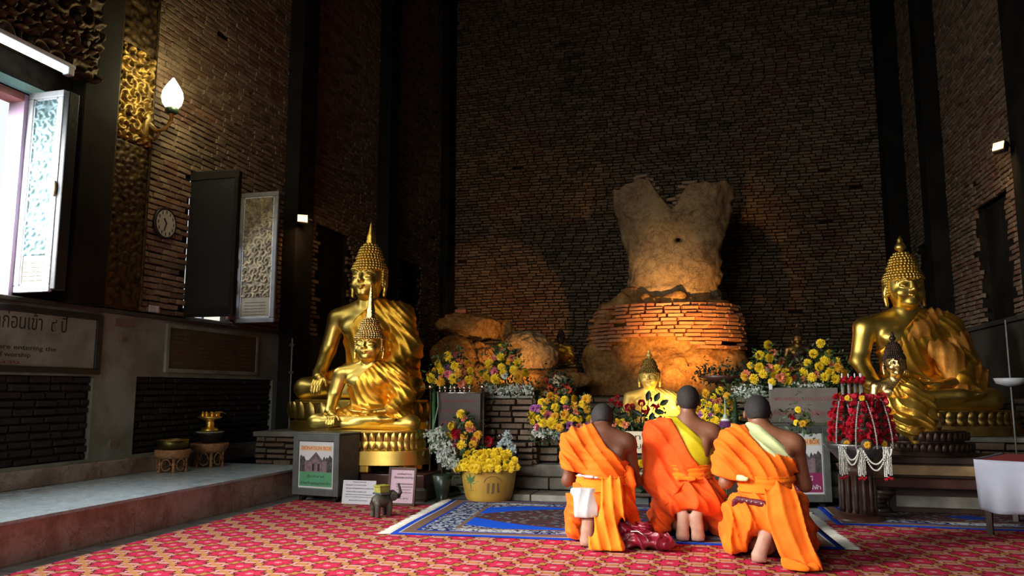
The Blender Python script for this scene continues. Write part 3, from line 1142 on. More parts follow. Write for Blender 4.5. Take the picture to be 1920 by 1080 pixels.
# ================================================================== carpet and rugs
m, b = new_mat('red_carpet_weave')
px, py, pz = sep(coords('Object'))
Lx_, Ly_ = 0.34, 0.31
u, v = px / Lx_, py / Ly_
ca, cb = xfr(u + v) - 0.5, xfr(u - v) - 0.5
lx, ly = (ca + cb) * (0.5 * Lx_), (ca - cb) * (0.5 * Ly_)
r_ = mth('SQRT', lx * lx + ly * ly)
th = mth('ARCTAN2', ly, lx)
c6 = mth('COSINE', th * 6.0)
c4 = mth('COSINE', th * 4.0)
rf = r_ / (c6 * 0.22 + 0.95)
edge = xmin((0.5 - xabs(ca)) * 0.62, (0.5 - xabs(cb)) * 1.15)
tan_, dark, red, pink, deep = (0.42, 0.185, 0.06), (0.05, 0.008, 0.010), (0.50, 0.022, 0.068), (0.54, 0.24, 0.24), (0.16, 0.02, 0.018)
bgn = mixc(smooth_step(noise(coords('Object'), 30, 3), .4, .6), (0.28, 0.065, 0.03), deep)
col = bgn
col = mixc((edge < 0.10) * (edge > 0.062), col, dark)
col = mixc(edge < 0.06, col, tan_)
ring = (xabs(r_ - 0.112) < 0.017) * (c4 > 0.35)
col = mixc(ring, col, pink)
sp2 = mth('COSINE', th * 4.0 + PI)
col = mixc((xabs(r_ - 0.10) < 0.014) * (sp2 > 0.55), col, tan_)
col = mixc(rf < 0.092, col, dark)
col = mixc(rf < 0.082, col, red)
col = mixc(rf < 0.022, col, pink)
pile = noise(coords('Object'), 260, 2)
col = mixc(smooth_step(pile, .3, .8) * 0.35, col, (0.08, 0.02, 0.015))
setc(b, col, 0.95, 0, pile, 0.5, 0.004, 0, 0.04)
CARPETM = m
carpet = MB().box(-4.08, 3.34, 0.6, 7.08, 0, .012, .004).build('red_carpet', CARPETM)
tag(carpet, 'large red carpet with a lattice of pink and red flowers covering the floor', 'carpet')

RUG_L, RUG_W = 3.6, 1.95


def rug_material(name, L, W, dim=1.0):
    m, b = new_mat(name)
    px, py, pz = sep(coords('Object'))
    ax, ay = xabs(px), xabs(py)
    d = xmin(L / 2 - ax, W / 2 - ay)
    P_ = coords('Object')
    nz = noise(P_, 28, 3, .6)
    vz = voro(P_, 15)
    blue, navy, cream, brown, mott = (0.012, 0.045, 0.36), (0.008, 0.012, 0.07), (0.48, 0.50, 0.48), (0.19, 0.11, 0.075), (0.05, 0.035, 0.04)
    floral = mixc(smooth_step(nz, .47, .53), navy, (0.35, 0.38, 0.42))
    mosaic = mixc(smooth_step(vz, .2, .42), (0.16, 0.18, 0.18), mixc(nz > 0.5, mott, (0.11, 0.035, 0.035)))
    # field
    e = (ax / (L * 0.39)) * (ax / (L * 0.39)) * 0.8 + (ax / (L * 0.39)) * 0.2 + (ay / (W * 0.32))
    e2 = (ax / (L * 0.09)) + (ay / (W * 0.1))
    cor = ((L / 2 - 0.42 - ax) / 0.45) + ((W / 2 - 0.30 - ay) / 0.2)
    field = mixc(cor < 1.0, (0.01, 0.085, 0.6), floral)
    field = mixc(e < 1.0, field, mosaic)
    field = mixc(e2 < 1.0, field, (0.01, 0.04, 0.24))
    # cartouches in the wide border
    s_ = xabs(xfr(px / 0.9 + 0.5) - 0.5)
    cart = (s_ < 0.28) * (nz > 0.45)
    bord = mixc(cart, floral, cream)
    bx, by = L / 2 - ax, W / 2 - ay
    din = xmin(bx - 0.42, by - 0.30)
    col = mixc(din > 0.0, bord, brown)
    col = mixc(din > 0.035, col, field)
    col = mixc(d < 0.175, col, blue)
    col = mixc(d < 0.15, col, brown)
    col = mixc(d < 0.058, col, cream)
    col = mixc(d < 0.045, col, blue)
    pile = noise(P_, 300, 2)
    col = mixc(pile * 0.3, col, (0.01, 0.01, 0.02))
    setc(b, col, 0.92, 0, pile, .4, .003, 0, .05)
    return m


def rug(label, corners_c, rz, L, W, fringe, z=.012, seed=0):
    t = thing('rug', label, 'rug', (corners_c[0], corners_c[1], z), rz)
    n1_, n2_ = 60, 34
    V, Fc = [], []
    for j in range(n2_ + 1):
        for i in range(n1_ + 1):
            x = -L / 2 + L * i / n1_
            y = -W / 2 + W * j / n2_
            V.append((x, y, .009 + .003 * math.sin(x * 5 + seed) * math.sin(y * 4)))
    for j in range(n2_):
        for i in range(n1_):
            a = j * (n1_ + 1) + i
            Fc.append((a, a + 1, a + n1_ + 2, a + n1_ + 1))
    o = part('pile', mesh_from('pile', V, Fc, rug_material('rug_weave', L, W), True), t)
    so = o.modifiers.new('solid', 'SOLIDIFY')
    so.thickness = .008
    if fringe:
        rr = np.random.default_rng(5)
        for s in (-1, 1):
            f = MB()
            for k in range(230):
                y = -W / 2 + W * (k + .5) / 230
                dy, ln = rr.normal(0, .008), rr.uniform(.08, .12)
                z0 = .004
                f.add([(s * L / 2, y - .004, z0), (s * L / 2, y + .004, z0), (s * (L / 2 + ln), y + dy + .004, z0 - .003), (s * (L / 2 + ln), y + dy - .004, z0 - .003), (s * (L / 2 + ln * .5), y + dy * .4, z0 + .008)],
                      [(0, 1, 4), (1, 2, 4), (2, 3, 4), (3, 0, 4)])
            f.build('fringe', mat('fringe_wool', (.62, .6, .52), (.5, .48, .4), 20, .9), t, kind='stuff')
    return t

# ================================================================== rugs
rug('long blue rug with white fringe, pale border and dark medallion under the kneeling monks', (-.9, 6.625), R(4.7), 3.22, 1.86, True)
r2 = rug('second dark blue rug lying beyond the right end of the fringed rug', (2.0, 7.5), R(2), 2.3, 1.15, False, z=.010, seed=2)

# ================================================================== seated golden statues
def buddha_body():
    b = SDF((-.44, -.36, -.02), (.44, .2, .66), .0075, .05)
    # legs folded
    for s in (-1, 1):
        b.cap((s * .1, .02, .09), (s * .33, -.10, .062), .088, .062, .03)
        b.ell((s * .335, -.11, .06), (.062, .06, .056), .03)
    b.cap((.33, -.12, .045), (-.10, -.20, .045), .055, .04, .02)
    b.cap((-.33, -.12, .055), (.14, -.215, .085), .052, .036, .02)
    b.cap((.14, -.215, .085), (.235, -.20, .085), .034, .02, .015)       # upturned foot
    for k in range(5):
        b.cap((.225, -.228 + .012 * k, .09), (.262 - .004 * k, -.225 + .014 * k, .092), .009, .006, .006)
    b.ell((0, .02, .10), (.2, .14, .11), .04)
    # torso
    b.cap((0, .02, .12), (0, .01, .30), .13, .112, .04, sq=(1.05, .78, 1))
    b.ell((0, .005, .40), (.158, .098, .13), .05)
    b.cap((-.135, .01, .475), (.135, .01, .475), .062, None, .05)
    for s in (-1, 1):
        b.ell((s * .075, -.06, .41), (.07, .035, .05), .03)
        b.ell((s * .2, .01, .475), (.06, .058, .058), .03)
        b.cap((s * .04, .01, .55), (s * .15, .01, .50), .045, .045, .04)
    b.cap((0, .01, .5), (0, -.005, .60), .062, .05, .03)
    for z in (.545, .565):
        b.cap((-.012, 0, z), (.012, 0, z), .056, None, .004)
    # right arm reaching down over the knee
    b.chain([(-.205, .01, .475), (-.25, -.01, .28), (-.235, -.13, .145), (-.20, -.20, .125)], [.056, .045, .036, .026], .02)
    b.ell((-.188, -.215, .122), (.030, .022, .022), .015)
    # left arm resting in the lap
    b.chain([(.205, .01, .475), (.262, 0, .28), (.20, -.10, .16), (.09, -.16, .145)], [.056, .045, .036, .025], .02)
    b.ell((.04, -.175, .14), (.045, .034, .018), .015)
    return b


def buddha_robe():
    b = SDF((-.44, -.36, -.02), (.44, .2, .66), .0075, .05)
    b.cap((0, .02, .12), (0, .01, .30), .13, .112, .05, sq=(1.05, .78, 1))
    b.ell((0, .005, .40), (.158, .098, .13), .05)
    b.cap((-.135, .01, .475), (.145, .01, .475), .062, None, .05)
    b.ell((.2, .01, .475), (.064, .06, .06), .03)
    b.cap((.04, .01, .54), (.15, .01, .505), .05, .05, .04)
    b.ell((.075, -.06, .41), (.07, .035, .05), .03)
    b.chain([(.205, .01, .475), (.268, 0, .28), (.205, -.10, .17)], [.062, .056, .05], .05)
    b.cap((.2, .03, .4), (.24, .05, .12), .05, .07, .05)
    for s in (-1, 1):
        b.cap((s * .1, .02, .09), (s * .27, -.07, .075), .09, .07, .03)
    b.ell((0, -.08, .09), (.17, .12, .07), .04)
    b.ell((0, .02, .10), (.2, .14, .11), .04)
    x, y, z = b.grid()
    t = (x * .75 + z * .66) * 23 + 1.6 * wob(x, y, z, 3.2, .4)
    folds = .0042 * (.8 + .5 * wob(x, y, z, 5, 2)) * (2.3 * (1 - np.abs(np.sin(PI * t))) ** 1.5 - .9) + .003 * wob(x, y, z, 14, 2)
    b.v = b.v - .011 - folds.astype(np.float32)
    edge = np.interp(x, [-.3, -.19, -.10, 0, .05, .085, .3], [.16, .29, .40, .505, .565, .62, .66])
    b.v = smax(b.v, (z - edge) * .7, .006)
    b.v = smax(b.v, (.035 - z) * .9, .006)
    # keep the right arm side free
    b.v = smax(b.v, (-.225 - x) * .8, .01)
    return b


def buddha_hand_right():
    b = SDF((-.25, -.31, -.02), (-.10, -.17, .17), .0036, .025)
    b.ell((-.186, -.226, .118), (.034, .020, .028), .01, rotm(R(20), 0, 0))
    b.cap((-.197, -.205, .135), (-.186, -.222, .122), .026, .026, .01)
    for k in range(4):
        x = -.213 + .0175 * k
        l = (.0, .008, .006, -.004)[k]
        b.chain([(x + .004, -.236, .105), (x + .001, -.2555, .075), (x, -.262, .048 - l), (x + .001, -.258, .028 - l)], [.0098, .0092, .0085, .0066], .003)
    b.chain([(-.160, -.222, .122), (-.138, -.236, .100), (-.130, -.244, .076)], [.011, .0098, .0075], .004)
    return b


def buddha_hand_left():
    b = SDF((-.11, -.25, .10), (.12, -.10, .21), .0036, .025)
    b.ell((.045, -.172, .146), (.048, .036, .016), .01)
    b.cap((.10, -.158, .146), (.06, -.168, .146), .024, .022, .01)
    for k in range(4):
        y = -.147 - .0175 * k
        l = (0, .010, .006, -.008)[k]
        b.chain([(.012, y, .148), (-.03 - l * .5, y - .002, .150), (-.062 - l, y, .157)], [.0100, .0092, .0068], .003)
    b.chain([(.045, -.146, .160), (.018, -.138, .172), (-.008, -.140, .176)], [.0115, .010, .0075], .004)
    return b


def buddha_head():
    b = SDF((-.14, -.17, .535), (.14, .13, .90), .0042, .03)
    b.ell((0, 0, .705), (.082, .092, .098), .02)
    b.ell((0, -.03, .655), (.066, .066, .078), .03)
    b.ell((0, -.072, .605), (.026, .022, .018), .02)
    b.cap((0, .01, .54), (0, -.005, .62), .05, .052, .02)
    b.ell((0, .01, .80), (.058, .06, .05), .03)
    b.ell((0, .01, .835), (.035, .036, .04), .03)
    # nose, brows, lids, lips
    b.cap((0, -.093, .712), (0, -.109, .672), .006, .0105, .008)
    for s in (-1, 1):
        b.ell((s * .010, -.101, .668), (.008, .009, .006), .004)
        b.chain([(s * .008, -.094, .716), (s * .03, -.094, .727), (s * .052, -.080, .722), (s * .064, -.062, .708)], [.004, .0045, .004, .003], .005)
        b.ell((s * .034, -.082, .695), (.021, .013, .011), .003, rotm(R(12), s * R(6), 0))
        b.chain([(s * .014, -.095, .689), (s * .034, -.0965, .6855), (s * .054, -.083, .691)], [.0024, .0028, .002], .0015)
        b.ell((s * .04, -.068, .655), (.026, .022, .026), .015)
        # long-lobed ears
        b.ell((s * .086, .008, .69), (.010, .022, .034), .008, rotm(0, s * R(-10), 0))
        b.chain([(s * .088, .004, .67), (s * .09, -.002, .635), (s * .088, -.008, .60)], [.010, .0095, .009], .006)
        b.cap((s * .008, -.1025, .642), (s * .0185, -.0975, .6435), .005, .003, .003)
        b.cap((0, -.1005, .632), (s * .010, -.098, .633), .0065, .0035, .003)
    b.cap((-.006, -.1035, .6425), (.006, -.1035, .6425), .005, None, .003)
    return b


def curls_mesh():
    m = MB()
    # rings of curls over the skull, the crown bump
    k = 0
    z = .735
    while z < .875:
        if z < .80:
            rr = .098 * math.sqrt(max(0, 1 - ((z - .705) / .104) ** 2)) if z < .78 else .072
            rr = max(rr, .066)
        else:
            rr = .064 * math.sqrt(max(0.05, 1 - ((z - .79) / .088) ** 2))
        n = max(6, int(2 * PI * rr / .0165))
        for i in range(n):
            a = 2 * PI * (i + .5 * (k % 2)) / n
            dip = .0
            x, y = rr * .92 * math.cos(a), rr * math.sin(a) * 1.02
            m.ball((x, y + .003, z), .0098, 6, 4)
        z += .0145
        k += 1
    for row in range(6):                       # back and sides below the hairline
        z = .725 - row * .0145
        rr = .094
        for i in range(26):
            a = R(-10) + R(200) * i / 25
            m.ball((rr * .90 * math.cos(a), rr * math.sin(a) + .003, z), .0098, 6, 4)
    return m.mesh('hair_curls', None, True)


def finial_mesh(kind):
    m = MB()
    if kind == 'tall':
        prof = [(.0, .855), (.026, .858), (.032, .868), (.024, .878), (.028, .886), (.022, .896), (.024, .905), (.018, .925), (.012, .95), (.006, .98), (.001, 1.0)]
    elif kind == 'spire':
        prof = [(.0, .85), (.03, .855), (.034, .87), (.027, .885), (.03, .895), (.025, .91), (.026, .925), (.021, .95), (.017, .985), (.012, 1.03), (.007, 1.08), (.001, 1.12)]
    else:
        prof = [(.0, .862), (.014, .866), (.012, .882), (.024, .892), (.027, .905), (.018, .92), (.012, .932), (.014, .94), (.006, .955), (.001, .965)]
    m.lathe(prof, 20, (0, .008, 0), fn=(lambda a, z: 1 + .10 * math.cos(6 * a)) if kind != 'bud' else None)
    return m.mesh('finial', None, True)


B_BODY, B_ROBE, B_HEAD, B_CURL = buddha_body().mesh('body'), buddha_robe().mesh('robe', None, 1), buddha_head().mesh('head', None, 1), curls_mesh()
B_HR, B_HL = buddha_hand_right().mesh('hand', None, 1), buddha_hand_left().mesh('hand', None, 1)
B_FIN = {k: finial_mesh(k) for k in ('tall', 'spire', 'bud')}


def statue(label, loc, H, rz=0, hs=1.15, body=None, robe=None, hair=None, fin='tall', fmat=None, head=None, group=None, sx=1.0, drape=None, arms=None):
    t = thing('buddha_statue', label, 'statue', loc, rz, group, H)
    t.scale = (H * sx, H, H)
    body = body or GOLD
    for nm, me, mt in (('body', B_BODY, body), ('robe', B_ROBE, robe or GOLD_CLOTH), ('hand', B_HR, body), ('hand', B_HL, body), ('head', B_HEAD, head or body), ('hair_curls', B_CURL, hair or body), ('finial', B_FIN[fin], fmat or body)):
        me = me.copy()
        me.materials.clear()
        me.materials.append(mt)
        o = part(nm, me, t)
        if nm in ('head', 'hair_curls', 'finial'):
            o.scale = (hs / (sx ** .5), hs, hs if nm != 'finial' else hs)
            o.location = (0, 0, .585 * (1 - hs))
        if nm == 'hair_curls':
            o['kind'] = 'stuff'
    return t


def petal_mesh(mat_, w=1, h=1, t=.5):
    m = MB()
    V, F_ = [], []
    n, k = 7, 6
    for j in range(k + 1):
        v = j / k
        ww = math.sin(PI * (.12 + .80 * (1 - v) ** .8 * .62 + .0)) if v < 1 else .05
        ww = (1 - v ** 2.4) ** .5 * .5 if v < 1 else 0.0
        for i in range(n):
            u = i / (n - 1) * 2 - 1
            V.append((u * ww * w, -t * (math.cos(u * PI / 2 * .9) * (math.sin(PI * (v * .75 + .1)))) - .02, v * h))
    for j in range(k):
        for i in range(n - 1):
            a = j * n + i
            F_.append((a, a + 1, a + n + 1, a + n))
    return mesh_from('petal', V, F_, mat_, True)


def lotus_base(name, label, loc, rx, ry, H, tiers, mat_, rz=0, group=None, feet=0):
    """tiers: (kind, z0, z1, r0, r1) as shares; petals are parts"""
    t = thing(name, label, 'pedestal', loc, rz, group)
    prof = []
    for kind, z0, z1, r0, r1 in tiers:
        prof += [(r0 - .02, z0 * H), (r0, z0 * H + .004), (r1, z1 * H - .004), (r1 - .02, z1 * H)]
    pr = [(r * rx, z) for r, z in prof]
    o = MB().lathe(pr, 64, sx=1, sy=ry / rx).build('body', mat_, t)
    auto_smooth(o, 35)
    for kind, z0, z1, r0, r1 in tiers:
        if kind in ('up', 'down'):
            hh = (z1 - z0) * H
            n = int(2 * PI * (rx + ry) / 2 / (hh * .78))
            n = min(max(n, 18), 44)
            wdt = 2 * PI * (rx + ry) / 2 * r0 / n * 1.12
            pm = petal_mesh(mat_, wdt, hh * 1.02, wdt * .2)
            for i in range(n):
                a = 2 * PI * i / n
                c, s_ = math.cos(a), math.sin(a)
                if s_ > .35:
                    continue                      # the back is against the wall side
                rr = (r0 + r1) / 2
                o = part('petal', pm, t, loc=(c * rx * rr, s_ * ry * rr, (z0 if kind == 'up' else z1) * H), rot=(0 if kind == 'up' else 0, 0, math.atan2(s_ * rx, c * ry) + PI / 2))
                if kind == 'down':
                    o.scale = (1, 1, -1)
        if kind == 'bead':
            pm = None
    for k in range(feet):
        a = 2 * PI * (k + .5) / feet
        MB().box(-.07, .07, -.05, .05, -.075, .01, .015).build('foot', mat_, t, loc=(rx * .8 * math.cos(a), ry * .8 * math.sin(a), 0), rot=(0, 0, a + PI / 2))
    return t


# --- large statue on the left
lotus_base('lotus_pedestal', 'gold pedestal with large lotus petals under the big left statue', (-4.18, 8.62, .62), .90, .55, .36,
           [('band', 0, .30, 1.0, .99), ('band', .30, .40, .93, .93), ('up', .40, .92, .95, 1.0), ('band', .92, 1.0, .93, .93)], GOLD, group='gold lotus pedestals')
statue('largest golden seated statue on the left, with tall flame finial', (-4.10, 8.6, .985), 2.06, 0, fin='tall')
# --- smaller statue in front of it
lotus_base('lotus_pedestal', 'round gold lotus pedestal on feet under the smaller left statue', (-3.51, 7.62, .335), .59, .35, .35,
           [('band', 0, .42, 1.0, .98), ('down', .42, .68, .93, .80), ('up', .68, .94, .80, .93), ('band', .94, 1.0, .90, .90)], GOLD, group='gold lotus pedestals', feet=6)
statue('smaller golden seated statue with pale spire in front of the largest statue', (-3.62, 7.64, .688), 1.22, R(4), hs=1.3, sx=1.26, fin='spire', fmat=GOLD_PALE, hair=GOLD_PALE)
# --- right side
lotus_base('lotus_pedestal', 'long dull gold pedestal with petals under the big right statue', (2.28, 9.35, .62), .80, .42, .26,
           [('band', 0, .4, 1.0, 1.0), ('down', .4, .66, .95, .86), ('up', .66, .95, .86, .95), ('band', .95, 1.0, .9, .9)], GOLD_DULL, group='gold lotus pedestals')
sR = statue('big golden seated statue on the right with orange gauze over its shoulder', (2.0, 9.3, .88), 1.88, R(14), fin='bud', sx=1.15)
lotus_base('lotus_pedestal', 'dark lacquered round lotus pedestal with worn gold under the right dark-haired statue', (1.82, 8.02, .50), .40, .30, .22,
           [('band', 0, .2, 1.05, 1.0), ('up', .2, .5, .86, 1.02), ('band', .5, .62, .8, .8), ('up', .62, .95, .78, .92), ('band', .95, 1.0, .85, .85)], DARK_LACQ)
sS = statue('small seated statue with black hair and pale gold face wrapped in shiny cloth', (1.60, 8.02, .715), .86, R(6), hs=1.3, body=GOLD_PALE, hair=DARK_LACQ, fin='bud', fmat=DARK_LACQ)
# --- centre and far ones
YG = gold_mat('yellow_gilding', (1.0, .70, .2), (.95, .6, .12), .5, bstr=.15, metal=.55)
statue('bright yellow-lit golden statue bust behind the red roses at the centre of the altar', (-.80, 9.3, .57), .93, 0, hs=1.3, body=YG, robe=YG, hair=GOLD_DULL, fin='bud', sx=1.25)
statue('tiny dark statue with a gleaming gold chest standing on the rubble left of the ruin', (-2.42, 12.1, 1.44), .66, R(10), body=GOLD_DULL, hair=DARK_LACQ, head=DARK_LACQ, fin='bud')
statue('tiny dim seated statue in the shadow right of the ruin', (1.12, 12.0, 1.35), .70, 0, body=GOLD_DULL, robe=DARK_LACQ, hair=DARK_LACQ, fin='bud')


# gauze draperies: a thing of the statue's own, part of it
def drape(parent, pts, rs, mat_, name='draped_cloth', lo=(-.5, -.4, -.3), hi=(.5, .3, .75), h=.009, lam=14, amp=.008, cut=None, dirv=(1, 0, 0)):
    b = SDF(lo, hi, h, .05)
    for p_, r_ in zip(pts, rs):
        for i in range(len(p_) - 1):
            b.cap(p_[i], p_[i + 1], r_[i], r_[i + 1], .05, sq=(1, .6, 1))
    x, y, z = b.grid()
    t = (x * dirv[0] + y * dirv[1] + z * dirv[2]) * lam * 1.4 + 1.1 * wob(x, y, z, 3, 1)
    b.v = b.v - (amp * (.8 + .5 * wob(x, y, z, 5, 2)) * (2.2 * (1 - np.abs(np.sin(PI * t))) ** 1.5 - .9)).astype(np.float32) - (.004 * wob(x, y, z, 15, 1)).astype(np.float32)
    if cut is not None:
        b.v = smax(b.v, cut(x, y, z), .008)
    return part(name, b.mesh(name, mat_, 1), parent)


GAUZE = gold_mat('orange_gauze', (.75, .33, .05), (.6, .22, .03), .45, bstr=.3, scale=18, metal=.6)
drape(sR, [[(.12, -.02, .52), (.22, -.02, .40), (.28, -.03, .20), (.30, -.03, .06)], [(.03, -.07, .42), (.16, -.09, .30), (.2, -.12, .12)], [(-.1, -.08, .36), (.05, -.08, .46), (.17, 0, .53)]],
      [[.06, .075, .08, .09], [.05, .06, .06], [.03, .04, .05]], GAUZE, cut=lambda x, y, z: (.02 + .25 * (x - .2) - z) * .8)
SHINY = gold_mat('shiny_gold_cloth', (1.0, .62, .1), (.95, .48, .05), .28, bstr=.3, scale=8, metal=.9)
drape(sS, [[(-.05, -.05, .40), (.12, -.06, .42), (.28, 0, .30), (.34, .0, .06)], [(-.16, -.10, .28), (.1, -.14, .22), (.2, -.2, .0), (.12, -.25, -.12)], [(-.1, -.2, .10), (.05, -.26, .02), (.08, -.28, -.1)]],
      [[.06, .10, .11, .09], [.10, .13, .12, .02], [.1, .1, .04]], SHINY, lam=9, amp=.012, dirv=(.6, 0, .8), lo=(-.5, -.45, -.25), cut=None)

# ================================================================== kneeling monks
SKIN1, SKIN2, SKIN3 = (mat('skin_%s' % n, c, tuple(x * .8 for x in c), 8, .5, bstr=.08, bdist=.003, bscale=90) for n, c in (('a', (.13, .045, .022)), ('b', (.22, .085, .04)), ('c', (.25, .095, .045))))
SOLE = mat('sole_skin', (.42, .24, .17), (.34, .18, .12), 12, .6, bstr=.2, bdist=.003, bscale=40)
HAIR = mat('shaved_hair', (.012, .010, .009), (.02, .016, .013), 60, .8, bstr=.6, bdist=.002, bscale=400)
OR1 = cloth_mat('orange_robe', (.90, .145, .004), (.84, .115, .003))
OR2 = cloth_mat('deep_orange_robe', (.88, .095, .006), (.80, .075, .006))
OR3 = cloth_mat('light_orange_robe', (.92, .165, .005), (.88, .135, .004))
SASH = cloth_mat('sash_orange', (.92, .20, .006), (.88, .165, .005))
YEL = cloth_mat('yellow_cloth', (.62, .50, .01), (.52, .42, .01), .5)
CREAM = cloth_mat('pale_green_cloth', (.55, .60, .30), (.48, .52, .25), .45)
WHITE = cloth_mat('white_cloth', (.46, .46, .45), (.40, .40, .40), .6)
MAROON = cloth_mat('maroon_cloth', (.13, .008, .018), (.09, .006, .012), .5)


def monk(loc, rz, cfg):
    t = thing('person', cfg['label'], 'person', loc, rz, 'kneeling monks seen from behind')
    lean = cfg.get('lean', (0, 0))          # how far the shoulders shift in x and y
    sh = cfg.get('sh', .74)                 # shoulder height
    hd = Vector(cfg['head'])                # centre of the head
    lx, ly = lean
    H_ = .0088
    lo, hi = (-.48, -.34, -.01), (.48, .62, 1.22)
    S = lambda s: (s * .19 + lx, ly, sh)

    def torso(b, g=0.0):
        b.ell((0, -.01, .31), (.165 + g, .14 + g, .12 + g), .05)
        b.ell((-.075, -.07, .27), (.10 + g, .10 + g, .10), .03)
        b.ell((.075, -.07, .27), (.10 + g, .10 + g, .10), .03)
        b.cap((0, .0, .33), (lx * .4, ly * .4, .50), .125 + g, .115 + g, .05, sq=(1.1, .85, 1))
        b.ell((lx * .8, ly * .8, sh - .13), (.165 + g, .11 + g, .18), .05, rotm(-ly * .9, lx * .8, 0))
        b.cap((S(-1)[0] + .03, ly, sh), (S(1)[0] - .03, ly, sh), .066 + g, None, .05)

    def neck(b):
        a = (lx, ly, sh + .03)
        b.cap(a, (hd.x * .7 + lx * .3, hd.y * .6 + ly * .4 - .01, sh + (hd.z - sh) * .62), .062, .052, .05)
        for s in (-1, 1):
            b.cap((S(s)[0] * .8 + lx * .2, ly, sh + .02), (lx + s * .03 + (hd.x - lx) * .5, ly, sh + .09), .045, .04, .05)

    body = SDF(lo, hi, H_, .05)
    torso(body)
    neck(body)
    # head
    hrot = rotm(*cfg.get('hrot', (0, 0, 0)))
    def hp(x, y, z):
        v = hrot @ np.array((x, y, z))
        return (hd.x + v[0], hd.y + v[1], hd.z + v[2])
    body.ell(hp(0, -.005, .02), (.078, .096, .092), .03, hrot)
    body.ell(hp(0, .035, -.045), (.058, .058, .068), .03, hrot)
    body.cap(hp(0, .095, .0), hp(0, .113, -.025), .008, .014, .012)
    body.cap(hp(-.018, .092, -.062), hp(.018, .092, -.062), .008, None, .008)
    for s in (-1, 1):
        body.ell(hp(s * .03, .086, .005), (.014, .009, .008), .006, hrot)
        body.ell(hp(s * .083, .008, -.012), (.010, .020, .033), .008, hrot @ rotm(0, 0, s * R(25)))
    # right arm bare, left arm too (the robe hides it)
    eR, wR = Vector(cfg.get('elbowR', (.25, .05, .47))), Vector(cfg.get('wristR', (.05, .30, .62)))
    eL, wL = Vector(cfg.get('elbowL', (-.25, .05, .47))), Vector(cfg.get('wristL', (-.02, .30, .62)))
    body.chain([S(1), tuple(eR), tuple(wR)], [.054, .040, .026], .03)
    body.chain([S(-1), tuple(eL), tuple(wL)], [.054, .040, .026], .03)
    body.ell((S(1)[0], ly, sh - .01), (.062, .06, .062), .03)
    body.cap((S(1)[0] - .06, ly - .06, sh - .06), (S(1)[0] - .08, ly - .07, sh - .16), .035, .03, .05)   # shoulder blade
    # legs
    kn = cfg.get('knee', .17)
    for s in (-1, 1):
        kx = s * kn + (cfg.get('kdx', 0))
        body.chain([(s * .09, .0, .29), (kx, .38, .085)], [.10, .065], .04)
        fx, fy = cfg['feet'][0 if s < 0 else 1]
        body.chain([(kx, .38, .07), (fx, fy + .10, .10), (fx, fy + .02, .15)], [.062, .055, .036], .02)
    for i in (0, 1):                        # feet on their toes, soles toward the camera
        fx, fy = cfg['feet'][i]
        tx = cfg.get('toe', (0, 0))[i]
        body.chain([(fx, fy + .004, .178), (fx + tx * .5, fy + .002, .11), (fx + tx, fy + .008, .05)], [.040, .036, .045], .02, sq=(1.08, .72, 1))
        for k in range(5):
            body.cap((fx + tx - .034 + .017 * k, fy + .005, .022), (fx + tx - .038 + .019 * k, fy + .05, .014), .0125 + .002 * (k == (4 if i == 0 else 0)), .010, .006)
    me = body.mesh('body', cfg['skin'], 2)
    me.materials.append(SOLE)
    # soles paler: the skin of the feet
    fidx = []
    for p_ in me.polygons:
        c = p_.center
        if c.z < .215 and c.y < max(cfg['feet'][0][1], cfg['feet'][1][1]) + .012:
            for fx, fy in cfg['feet']:
                if abs(c.x - fx) < .09 and c.y < fy + .005:
                    p_.material_index = 1
    part('body', me, t)
    # hands pressed together
    for s in (-1, 1):
        hb = SDF((-.05, -.05, -.03), (.05, .09, .21), .0038, .02)
        hb.ell((0, 0, .045), (.013, .038, .05), .01)
        for k, (y, l) in enumerate(((-.026, .062), (-.009, .074), (.009, .068), (.026, .052))):
            hb.chain([(0, y, .08), (.002 * s, y, .08 + l * .5), (0, y, .08 + l)], [.0088, .0082, .0068], .003)
        hb.chain([(0, -.03, .02), (0, -.052, .045), (0, -.055, .075)], [.011, .010, .008], .004)
        wv_ = (wR if s > 0 else wL)
        part('hand', hb.mesh('hand', cfg['skin'], 1), t, loc=(wv_.x * .2 + s * .013, wv_.y + .02, wv_.z - .01), rot=(R(-20), 0, PI if s < 0 else 0))
    # hair
    hf = SDF((hd.x - .13, hd.y - .15, hd.z - .12), (hd.x + .13, hd.y + .15, hd.z + .15), .005, .03)
    hf.ell(hp(0, -.005, .02), (.084, .101, .097), .02, hrot)
    hf.cap(hp(0, -.05, -.03), hp(0, -.05, -.055), .045, .035, .03)
    x, y, z = hf.grid()
    v = [x - hd.x, y - hd.y, z - hd.z]
    M_ = hrot.T
    qx, qy, qz = (M_[i, 0] * v[0] + M_[i, 1] * v[1] + M_[i, 2] * v[2] for i in range(3))
    hf.v = smax(hf.v, -(qz + .062 - np.clip((qy + .02) * 1.15, 0, .11)), .01)
    part('hair', hf.mesh('hair', HAIR, 1), t)

    # upper robe over the left shoulder
    def upper(g):
        b = SDF(lo, hi, H_, .07)
        torso(b, g)
        b.cap((S(-1)[0] * .8, ly, sh + .02), (lx - .03, ly, sh + .08), .05 + g, .045 + g, .05)
        b.ell((S(-1)[0] - .005, ly, sh - .01), (.07 + g, .075 + g, .07 + g), .04)
        for a_, b_, ra, rb in cfg.get('bulge', []):
            b.cap(a_, b_, ra + g, rb + g, .06)
        return b
    x = None
    specs = cfg['upper']
